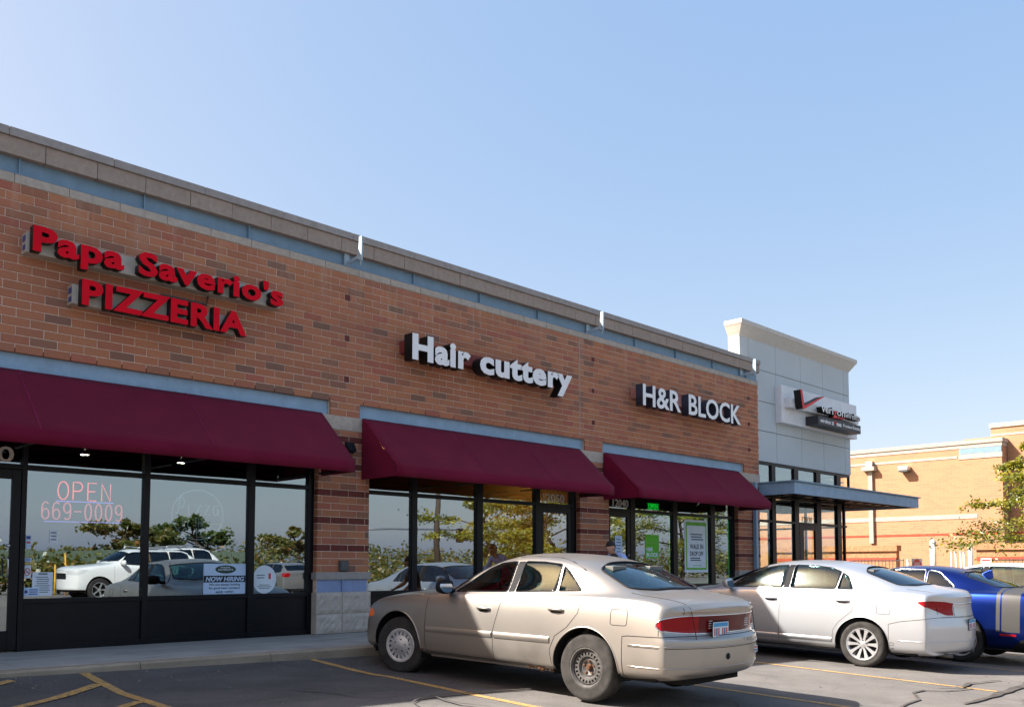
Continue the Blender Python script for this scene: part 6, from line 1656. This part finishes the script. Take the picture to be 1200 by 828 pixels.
    for sg in (1, -1):
        h = c.side(-.72, .46, sg)[0]
        if h: MB().box(-.83, h.y-sg*.02, .445, -.60, h.y+sg*.004, .475).build('side_marker', 'lens_red', root)
        door_handle(c, root, 1.0, .90, sg, 'paint_blue'); mirror(c, root, 1.78, 1.0, sg, 'paint_blue', W)
        h = c.cast((-3, sg*.62, .60), (1, 0, 0))
        if h: MB().box(h.x-.004, sg*.46, .585, h.x+.02, sg*.78, .62).build('reflector', 'lens_dark', root)
    h = c.cast((-.1, 0, 2), (0, 0, -1)); fin = MB(); zt = h.z if h else 1.38
    fin.prism([(-.02, zt-.01), (-.24, zt-.05), (-.22, zt+.075), (-.17, zt+.07)], 'y', -.02, .02); fin.build('shark_fin_aerial', 'paint_blue', root, bevel=.008)
    fc = MB(); q = c.side(.0, .985, 1)[0]
    if q: fc.lathe([(0, .012), (.06, .010), (.075, .0)], 'y', (q.x, q.y, q.z), 20); fc.build('fuel_cap', 'chrome', root, smooth=True)
    sp = MB(); sp.prism([(-.98, 1.10), (-1.14, 1.105), (-1.17, 1.15), (-1.12, 1.15)], 'y', -.70, .70); sp.build('boot_spoiler', 'paint_blue', root, bevel=.006)
    plate_box(root, -1.19, .55, 0, 0)
    P = dict(W=W, wb=wb, R=R, zb=.2, ra=.41, rf=.41, belt=1.05, roof=1.43, x_rear=.05, x_dash=1.65, x_shelf=-.58, x_seat=.75, wr='alloy5', wf='alloy5', track=W-.03-.12, ww=.24, rim=.25, int='interior_dark', tyre='tyre_dark')
    car_common(root, c, P); c.emit(root, 'paint_blue'); return root, W, R
r, W_, R_ = blue_coupe(); x_, y_ = 15.45, -6.05; place_car(r, (x_, y_, gz(x_, y_)+R_), radians(1), .03, W_, R_); r.scale = (1, 1, 1.055)

# ------------------------------------------------------------------ crossovers and estate shapes
def crossover(name, label, paint, scale=(1, 1, 1), sub=3, group=None, square=0.0, glass='car_glass', details=True):
    W = .93; R = .36; q = square
    S = [st(3.62, -.34+.2*q, .86, .32, (.38, .50, .64, .80, .90), [(.72, .92), (.52, .93), (.28, .935), (0, .935)], {0: -.05, 1: -.05}),
         st(3.46, -.26+.15*q, .90, .27, (.34, .50, .66, .88, .98), [(.79, 1.0), (.56, 1.02), (.30, 1.03), (0, 1.035)]),
         st(3.05, -.02, .925, .26, (.33, .48, .70, .94, 1.04), [(.80, 1.06), (.58, 1.085), (.30, 1.10), (0, 1.105)]),
         st(2.6, 0, .93, .26, (.33, .48, .70, .97, 1.07), [(.81, 1.09), (.62, 1.115), (.32, 1.135), (0, 1.14)]),
         st(2.2-.1*q, 0, .93, .26, (.33, .48, .70, .99, 1.085), [(.82, 1.10), (.73, 1.12, 2.2-.1*q), (.42, 1.155, 2.42-.2*q), (0, 1.16, 2.5-.2*q)]),
         st(1.45, 0, .93, .26, (.33, .48, .70, 1.0, 1.09), [(.83, 1.105), (.65, 1.54, 1.47+.2*q), (.36, 1.60, 1.60+.15*q), (0, 1.61, 1.63+.15*q)]),
         st(.95, 0, .93, .26, (.33, .48, .70, 1.0, 1.095), [(.83, 1.11), (.66, 1.59), (.37, 1.65), (0, 1.66)]),
         st(.1, 0, .93, .26, (.33, .48, .71, 1.01, 1.11), [(.83, 1.125), (.655, 1.585), (.37, 1.645), (0, 1.655)]),
         st(-.45, 0, .925, .27, (.34, .48, .72, 1.02, 1.125), [(.82, 1.14), (.64, 1.545, -.42-.1*q), (.36, 1.605, -.45-.1*q), (0, 1.615, -.46-.1*q)]),
         st(-.80, .04, .915, .29, (.36, .50, .73, 1.02, 1.13), [(.80, 1.15), (.66, 1.22, -.78-.05*q), (.38, 1.24, -.86), (0, 1.245, -.88)]),
         st(-.92, .10, .90, .31, (.38, .51, .72, .98, 1.08), [(.76, 1.10), (.58, 1.12), (.32, 1.13), (0, 1.135)], {3: -.03, 4: -.03})]
    c = Car(S, sub, [(0, 10, 1, 1, .5), (0, 10, 2, 2, .35), (3, 9, 6, 6, .25), (4, 8, 8, 8, .35), (4, 4, 8, 10, .6), (9, 9, 7, 10, .4), (10, 10, 4, 10, .4)])
    root = thing(name, label, 'car', group=group); wb = 2.68
    for cx in (0, wb): c.cut_away(arch_poly(cx, .415, .26, R), 'y', lambda f: abs(f.calc_center_median().y) > .52 and f.calc_center_median().z < .86)
    fd = c.region('door', 'paint', roundpoly([(2.24, 1.08), (2.25, .42), (1.2, .40), (1.17, .8), (1.12, 1.09), (1.12, 1.5), (1.5, 1.5), (2.1, 1.12)], .04), 'y', lambda f: abs(f.calc_center_median().y) > .45 and abs(f.normal.y) > .3)
    rd = c.region('door', 'paint', roundpoly([(1.11, 1.09), (1.16, .8), (1.19, .40), (.45, .40), (.42, .62), (.22, .82), (.16, 1.12), (.3, 1.5), (1.11, 1.5)], .04), 'y', lambda f: abs(f.calc_center_median().y) > .45 and abs(f.normal.y) > .3)
    g1 = c.region('pane', glass, roundpoly([(2.03, 1.125), (1.72+.1*q, 1.38), (1.48+.15*q, 1.51), (1.17, 1.56), (1.15, 1.13)], .04), 'y', SIDEG, over=(0,)+tuple(fd))
    bp = c.region('pillar_trim', 'trimblack', [(1.145, 1.125), (1.16, 1.565), (1.06, 1.57), (1.07, 1.128)], 'y', SIDEG, over=(0,)+tuple(fd)+tuple(rd))
    g2 = c.region('pane', glass, roundpoly([(1.06, 1.13), (1.05, 1.57), (.36, 1.565), (.28, 1.14)], .04), 'y', SIDEG, over=(0,)+tuple(rd))
    g3 = c.region('pane', glass, roundpoly([(.24, 1.145), (.30, 1.56), (-.18, 1.545), (-.38, 1.46), (-.44, 1.20)], .05), 'y', SIDEG, over=(0,)+tuple(rd))
    gw = c.region('windscreen', glass, [(2.10-.1*q, .69), (1.57+.15*q, .60), (1.67+.1*q, .30), (1.70+.1*q, 0), (1.67+.1*q, -.30), (1.57+.15*q, -.60), (2.10-.1*q, -.69), (2.34-.2*q, -.42), (2.42-.2*q, 0), (2.34-.2*q, .42)], 'z', lambda f: f.normal.x > .15 and f.calc_center_median().z > 1.13, both=False)
    gr = c.region('rear_window', glass, roundpoly([(-.60, 1.50), (.60, 1.50), (.64, 1.27), (-.64, 1.27)], .06), 'x', lambda f: f.normal.x < -.3 and f.calc_center_median().x < -.3, both=False)
    tl = c.region('tail_light', 'lens_red', roundpoly([(-.62, 1.10), (-.7, 1.16), (-1.3, 1.16), (-1.3, .92), (-.78, .94)], .03), 'y', lambda f: f.calc_center_median().x < -.55 and abs(f.calc_center_median().y) > .55)
    hl = c.region('head_light', 'lens_clear', roundpoly([(3.0, .94), (3.2, .99), (3.8, .93), (3.8, .80), (3.3, .80)], .03), 'y', lambda f: f.calc_center_median().x > 2.95 and abs(f.calc_center_median().y) > .45)
    gg = c.region('grille', 'trimblack', [(-.42, .68), (.42, .68), (.42, .84), (-.42, .84)], 'x', lambda f: f.calc_center_median().x > 3.3, both=False)
    cl = c.region('cladding', 'trimblack', [(4, .36), (-1.5, .36), (-1.5, 0), (4, 0)], 'y', None, both=False)
    for g in [[i] for gg_ in (g1, g2, g3, gw, gr) for i in gg_]: trim(c, g, .009, root, 'trimblack', 'window_seal')
    seams(c, root, [[(2.24, 1.07), (2.25, .40)], [(1.115, 1.1), (1.165, .8), (1.195, .39)], [(.16, 1.12), (.22, .82), (.42, .62), (.45, .40)]], .0035)
    for sg in (1, -1):
        door_handle(c, root, 1.34, .96, sg, paint); door_handle(c, root, .36, .98, sg, paint); mirror(c, root, 2.0, 1.10, sg, paint, W)
        if name == 'white_crossover': continue
        rr = MB(); pts = [(1.35, 1.63), (1.25, 1.70), (.6, 1.705), (0, 1.70), (-.2, 1.63)]; rr.tube([(x, sg*.58, z) for x, z in pts], .016, 6); rr.build('roof_rail', 'silver', root, smooth=True)
    P = dict(W=W, wb=wb, R=R, zb=.26, ra=.415, rf=.415, belt=1.10, roof=1.63, x_rear=-.05, x_dash=1.85, x_shelf=-.5, x_seat=1.0, wr='alloy5', wf='alloy5', track=W-.03-.11, ww=.22, rim=.225, int='interior', tyre='tyre_dark')
    car_common(root, c, P); c.emit(root, paint); root.scale = scale; return root, W, R
r, W_, R_ = crossover('white_crossover', 'white crossover at the right edge beyond the blue coupe', 'paint_white')
x_, y_ = 18.75, -6.45; place_car(r, (x_, y_, gz(x_, y_)+R_), radians(0), .03, W_, R_)
# ================================================================== WHAT STANDS BEHIND THE CAMERA (seen in the shop windows)
far_wood = MB(); rw = random.Random(4)
def treeline(name, pts, n, hmin, hmax, mat, seed, depth=10, ls=.5):
    rng = random.Random(seed); sprays = []
    for i in range(n):
        u = rng.random()*(len(pts)-1); k = int(u); a, b = pts[k], pts[k+1]; t = u-k
        x, y = a[0]+(b[0]-a[0])*t+rng.gauss(0, depth*.3), a[1]+(b[1]-a[1])*t+rng.gauss(0, depth*.3)
        hh = hmin+(hmax-hmin)*(.5+.5*sin(x*.11)*cos(y*.07+1))*rng.uniform(.6, 1.1)
        for j in range(3): sprays.append((Vector((x+rng.gauss(0, ls*3), y+rng.gauss(0, ls*3), gz(x, y)+hh*rng.uniform(.1, 1))), Vector((0, 0, 1)), ls*3))
    return stuff(link(name, leaves_mesh(name, sprays, mat, ls*.8, ls*1.1, rng, 8, 0, .5), None))
treeline('distant_wood', [(-70, 60), (-85, 0), (-70, -60), (-10, -95), (50, -100), (120, -85), (170, -40)], 2600, 2.0, 4.2, 'leaf_autumn', 3)
treeline('roadside_hedge', [(4, -28.6), (16, -28.8), (34, -29)], 320, .6, 1.2, 'leaf_autumn', 9, 1.2, .25)
tree('broad green tree across the lot, reflected in the middle pizzeria window', 19.5, -36, 4.1, 2.5, 1.0, 'leaf_autumn', 21, nb=16, per=50, lw=.16, ll=.26, name='lot_tree', trunk_r=.14)
tree('dark conifer-like tree across the lot, reflected behind the unlit neon sign', 24.0, -37, 4.7, 2.8, .8, 'leaf_green', 22, nb=18, per=55, lw=.16, ll=.26, name='lot_tree', trunk_r=.15)
tree('yellowing tree across the lot, reflected in the narrow pizzeria window', 31.0, -38, 4.4, 2.9, .8, 'leaf_autumn', 23, nb=18, per=55, lw=.16, ll=.26, name='lot_tree', trunk_r=.15)
tree('yellow green tree in the lot, reflected in the tax office windows', 23.0, -9.4, 5.4, 2.9, .8, 'leaf_gold', 24, nb=24, per=150, lw=.06, ll=.13, name='lot_tree', trunk_r=.10, sub=9)
tree('golden tree further out in the lot, reflected beside the door numbered 12050', 29.5, -19.5, 6.6, 2.6, 1.2, 'leaf_gold', 25, nb=18, per=60, lw=.10, ll=.2, name='lot_tree', trunk_r=.12)
st_ = thing('distant_store', 'low tan store with orange roof line far across the lot, seen as a window reflection', 'building', (20, -92, -1))
MB().box(-5, -96, -1.2, 45, -86, 2.2).build('wall', 'farbrick', st_); MB().box(-5.3, -96.3, 2.202, 45.3, -85.7, 2.6).build('roof', 'encl', st_)
M['fence_green'] = m_plain('sage_fence', (.12, .16, .12), .7)
fn = thing('boundary_fence', 'low sage green board fence across the lot, seen as a reflection', 'fence', (10, -30, -.8))
for i in range(34):
    x = -2+i*.75; MB().box(x, -30.02, 1.15, x+.74, -29.98, 1.7).build('board', 'fence_green', fn)
for i in range(9):
    x = -2+i*3.0; MB().box(x-.05, -30.1, -.4, x+.05, -30.03, 1.78).build('post', 'fence_green', fn)
M['yellowpaint'] = m_plain('yellow_post_paint', (.6, .33, .03), .6)
for lab, x, y, h in (('taller yellow post by the fence, reflected left of the white wagon', 12.6, -24.5, 1.6), ('shorter yellow post by the fence, reflected left of the white wagon', 12.35, -24.9, 1.1)):
    t = thing('yellow_post', lab, 'post', (x, y, gz(x, y))); mb = MB(); mb.tube([(x, y, gz(x, y)-.1), (x, y, gz(x, y)+h)], .035, 10); mb.build('shaft', 'yellowpaint', t, smooth=True)
    mb = MB(); mb.lathe([(.04, -.03), (.04, .01), (0, .03)], 'z', (x, y, gz(x, y)+h), 10); mb.build('cap', 'yellowpaint', t)
t = thing('utility_pole', 'brown wooden utility pole across the road, reflected in the hair salon window', 'pole', (44.1, -40, -1.2))
mb = MB(); mb.tube([(44.1, -40, -1.3), (44.1, -40, 10)], [.24, .16], 10); mb.build('shaft', 'bark', t, smooth=True)
mb = MB(); mb.box(43.0, -40.25, 9.2, 45.2, -40.1, 9.35); mb.build('cross_arm', 'bark', t)
t = thing('traffic_signal', 'traffic signal mast arm with three hanging heads, reflected in the hair salon window', 'traffic light', (36.5, -42, -1.2))
mb = MB(); mb.tube([(36.5, -42, -1.3), (36.5, -42, 4.0)], .12, 8); mb.build('mast', 'silver', t, smooth=True)
mb = MB(); mb.tube([(36.5, -42, 3.7), (43, -42, 3.85), (50, -42, 3.9)], [.09, .07, .05], 8); mb.build('arm', 'silver', t, smooth=True)
for x in (43.6, 45.9, 48.2):
    MB().box(x-.18, -42.2, 2.9, x+.18, -41.9, 4.0).build('signal_head', 'black', t, bevel=.03)
def copy_tree(o, parent, swap):
    c = o.copy(); COL.objects.link(c); c.parent = parent
    if swap and c.data and any(m and m.name == 'white_car_paint' for m in c.data.materials):
        c.data = c.data.copy()
        for i, m in enumerate(c.data.materials):
            if m and m.name == 'white_car_paint': c.data.materials[i] = M[swap]
    for ch in list(o.children): copy_tree(ch, c, swap)
    return c
wag, W_, R_ = crossover('parked_wagon', 'white four wheel drive wagon parked across the lot, seen as a window reflection', 'paint_white', (1, 1, 1.06), 2, None, .5, 'car_glass_dark')
for lab, swap, scale, pos, yaw in ((None, None, (1, 1, 1.06), (14.3, -19.6), 90), ('taller white van behind the white wagon, seen as a window reflection', None, (1.06, 1, 1.2), (17.6, -24.6), 90),
                                   ('grey car parked with its tail towards the shops, seen as a window reflection', 'paint_grey', (1, 1, .90), (22.3, -24.6), 180), ('white high car beside the grey one, seen as a window reflection', None, (1, 1, 1.06), (25.6, -26.2), 180)):
    r = wag if lab is None else copy_tree(wag, None, swap)
    if lab: r['label'] = lab
    r['group'] = 'cars parked across the lot'
    r.scale = scale; r.location = (pos[0], pos[1], gz(*pos)); r.rotation_euler = (0, 0, radians(90+yaw))
# ================================================================== PEOPLE
M['skin'] = m_plain('skin', (.46, .25, .17), .55, var=.1, scale=20); M['hair'] = m_plain('dark_hair', (.022, .018, .016), .65, var=.4, scale=60, bump=.6, bscale=120)
M['shirt_blue'] = m_plain('pale_blue_shirt', (.36, .46, .78), .85, var=.1, scale=10, bump=.15, bscale=8); M['tee_dark'] = m_plain('dark_t_shirt', (.035, .032, .05), .9, var=.15)
M['trousers'] = m_plain('dark_trousers', (.05, .05, .06), .9); M['khaki'] = m_plain('khaki_trousers', (.22, .17, .11), .9); M['shoe'] = m_plain('dark_shoe', (.025, .02, .018), .6)
def skin_mesh(name, chains, mats, root_i=0, sub=2):
    """chains: list of lists of (point, radius) sharing points by coordinate; grown with a skin modifier"""
    vs, rs, es = [], [], []; idx = {}
    for ch in chains:
        prev = None
        for p, r in ch:
            k = tuple(round(q, 4) for q in p)
            if k not in idx: idx[k] = len(vs); vs.append(p); rs.append(r)
            if prev is not None and prev != idx[k]: es.append((prev, idx[k]))
            prev = idx[k]
    me = bpy.data.meshes.new(name); me.from_pydata(vs, es, []); o = bpy.data.objects.new(name, me); COL.objects.link(o)
    o.modifiers.new('k', 'SKIN'); 
    for i, v in enumerate(me.skin_vertices[0].data):
        r = rs[i]; v.radius = r if isinstance(r, tuple) else (r, r); v.use_root = i == root_i
    m = o.modifiers.new('s', 'SUBSURF'); m.levels = m.render_levels = sub
    dg = bpy.context.evaluated_depsgraph_get(); ev = bpy.data.meshes.new_from_object(o.evaluated_get(dg)); bpy.data.objects.remove(o)
    ev.materials.clear(); [ev.materials.append(M[x]) for x in mats]; ev.polygons.foreach_set('use_smooth', [True]*len(ev.polygons)); return ev
def person(label, loc, yaw, bend, shirt, trousers, gaze=0.0, arm=40, H=1.74, sleeve_long=False):
    """stands at loc facing +x before the turn; bend is the forward lean of the trunk in degrees"""
    t = thing('person', label, 'person'); k = H/1.74; b = radians(bend)
    hipz = .92; P = lambda u, s, w: (u*k, s*k, w*k)
    def T(d, s=0, f=0):   # along the trunk from the hip
        return P(d*sin(b)+f*cos(b)-.02, s, hipz+d*cos(b)-f*sin(b))
    pelvis = P(-.02, 0, hipz); chest = T(.36); neck = T(.52, 0, .01); head0 = T(.60, 0, .03)
    trunk = [(pelvis, (.165, .12)), (T(.14), (.15, .105)), (T(.28), (.165, .115)), (T(.40), (.16, .105)), (T(.47), (.095, .075)), (neck, .058), (head0, .055)]
    ch = [trunk]
    for s in (1, -1):
        foot = -.12 if s > 0 else .14
        ch.append([(pelvis, (.165, .12)), (P(-.01, s*.095, hipz-.08), .098), (P(.03+foot*.4, s*.10, .50), .066), (P(foot*.8-.01, s*.105, .30), .058), (P(foot, s*.105, .09), .042), (P(foot+.08, s*.11, .045), .04), (P(foot+.17, s*.115, .035), .034)])
        a = radians(arm*(1 if s > 0 else .8)); sh = T(.44, s*.175); el = (sh[0]+k*.27*sin(a*.5), sh[1]+s*.05*k, sh[2]-k*.27*cos(a*.5)); wr = (el[0]+k*.25*sin(a*1.25), el[1]-s*.03*k, el[2]-k*.25*cos(a*1.25))
        d = Vector(wr)-Vector(el); d.normalize(); pm = tuple(Vector(wr)+d*.075*k)
        ch.append([(T(.40), (.16, .105)), (T(.44, s*.10), .082), (sh, .066), (tuple(Vector(sh).lerp(Vector(el), .5)), .052), (el, .042), (tuple(Vector(el).lerp(Vector(wr), .45)), .04), (wr, .027), (pm, (.038, .018))])
        n = d.cross(Vector((0, 1, 0))).normalized(); side = Vector((0, 1, 0))
        for q, (off, ln) in enumerate(((-.030, .062), (-.010, .074), (.011, .070), (.030, .055))):
            f0 = Vector(pm)+side*off*k+d*.012*k; f1 = f0+(d*.62+n*-.25*(1 if d.x > 0 else -1))*ln*.55*k; f2 = f1+(d*.45-n*.6)*ln*.5*k
            ch.append([(pm, (.038, .018)), (tuple(f0), .0095), (tuple(f1), .0085), (tuple(f2), .007)])
        t0 = Vector(wr)+d*.03*k; ch.append([(wr, .027), (tuple(t0+Vector((.022, -s*.012, 0))*k), .012), (tuple(t0+Vector((.042, -s*.02, -.02))*k), .0095), (tuple(t0+Vector((.055, -s*.02, -.042))*k), .008)])
    me = skin_mesh('body', ch, ['skin', shirt, trousers, 'shoe'])
    nb, hb = Vector(neck), Vector(pelvis); ax = Vector((sin(b), 0, cos(b)))
    for p in me.polygons:
        c = p.center; d = (c-hb).dot(ax); side_d = abs(c.y)
        if c.z < .075*k: p.material_index = 3
        elif d < .04*k: 
            arm_low = c.z < .95*k and side_d > .20*k
            p.material_index = 0 if arm_low else 2
        elif (c-hb).length > .535*k and d > .49*k: p.material_index = 0
        else:
            p.material_index = 1
            for s in (1, -1):
                if c.y*s > .17*k and not sleeve_long:
                    sh = Vector(T(.44, s*.175))
                    if (c-sh).length > .20*k: p.material_index = 0
    body = link('body', me, t)
    # head: shaped from a sphere, with brow, nose, mouth, chin and ears
    g = radians(gaze); hc = Vector(head0)+Vector((.02, 0, .085))*k
    def HP(u, s, w): return Vector((hc.x+(u*cos(g)+w*sin(g))*k, hc.y+s*k, hc.z+(-u*sin(g)+w*cos(g))*k))
    def blob(name, fn, mat, n1=20, n2=28):
        vs = []; fs = []
        for i in range(n1+1):
            for j in range(n2):
                th = pi*i/n1; ph = 2*pi*j/n2; vs.append(HP(*fn(sin(th)*cos(ph), sin(th)*sin(ph), cos(th))))
        for i in range(n1):
            for j in range(n2): fs.append((i*n2+j, i*n2+(j+1) % n2, (i+1)*n2+(j+1) % n2, (i+1)*n2+j))
        mb = MB(); mb.add(vs, fs); return mb.build(name, mat, body, smooth=True)
    def head(x, y, z):
        u, s, w = .098*x, .076*y, .118*z
        if z < 0: s *= 1-.28*(-z)**1.5; u = u*(1-.12*-z)+(.012*-z if x > 0 else .02*-z)
        if x > 0: u += .030*math.exp(-((y/.16)**2+((z+.08)/.20)**2)); u -= .012*math.exp(-(((abs(y)-.42)/.16)**2+((z-.12)/.14)**2)); u += .007*math.exp(-((y/.35)**2+((z+.50)/.07)**2)); u += .010*math.exp(-((y/.4)**2+((z+.85)/.2)**2)); u += .006*math.exp(-((y/.6)**2+((z-.25)/.1)**2))
        return u, s, w
    blob('head', head, 'skin')
    def hair(x, y, z):
        u, s, w = head(x, y, z); f = 1.07+.02*sin(9*y+7*z); cut = z > .22 or x < .0 and z > -.5
        f = f if cut else .93
        return u*f-.004, s*f, w*f+.004
    blob('hair', hair, 'hair')
    for s in (1, -1):
        blob('ear', lambda x, y, z, s=s: (-.005+.020*x, s*(.078+.010*y), -.005+.030*z), 'skin', 8, 10)
        blob('eye', lambda x, y, z, s=s: (.083+.009*x, s*.031+.010*y, .014+.007*z), 'white', 6, 8); blob('iris', lambda x, y, z, s=s: (.089+.0045*x, s*.031+.0045*y, .013+.0045*z), 'black', 6, 8)
        mb = MB(); mb.tube([HP(.090, s*.015, .034), HP(.094, s*.03, .038), HP(.086, s*.047, .034)], .004*k, 5); mb.build('eyebrow', 'hair', body)
    mb = MB(); mb.tube([HP(.094, -.022, -.058), HP(.101, 0, -.057), HP(.094, .022, -.058)], [.002*k, .0045*k, .002*k], 6); mb.build('mouth', 'inkred', body)
    t.location = loc; t.rotation_euler = (0, 0, radians(yaw)); return t
person('man in a pale blue shirt stooping forward on the sidewalk beyond the beige sedan roof', (12.96, -1.35, .0), 178, 50, 'shirt_blue', 'trousers', 10, 55, 1.66, True)
person('person in a dark t-shirt by the shop front, mostly hidden behind the man in blue', (11.40, -2.35, gz(11.4, -2.35)), 200, 14, 'tee_dark', 'khaki', 18, 50, 1.52)
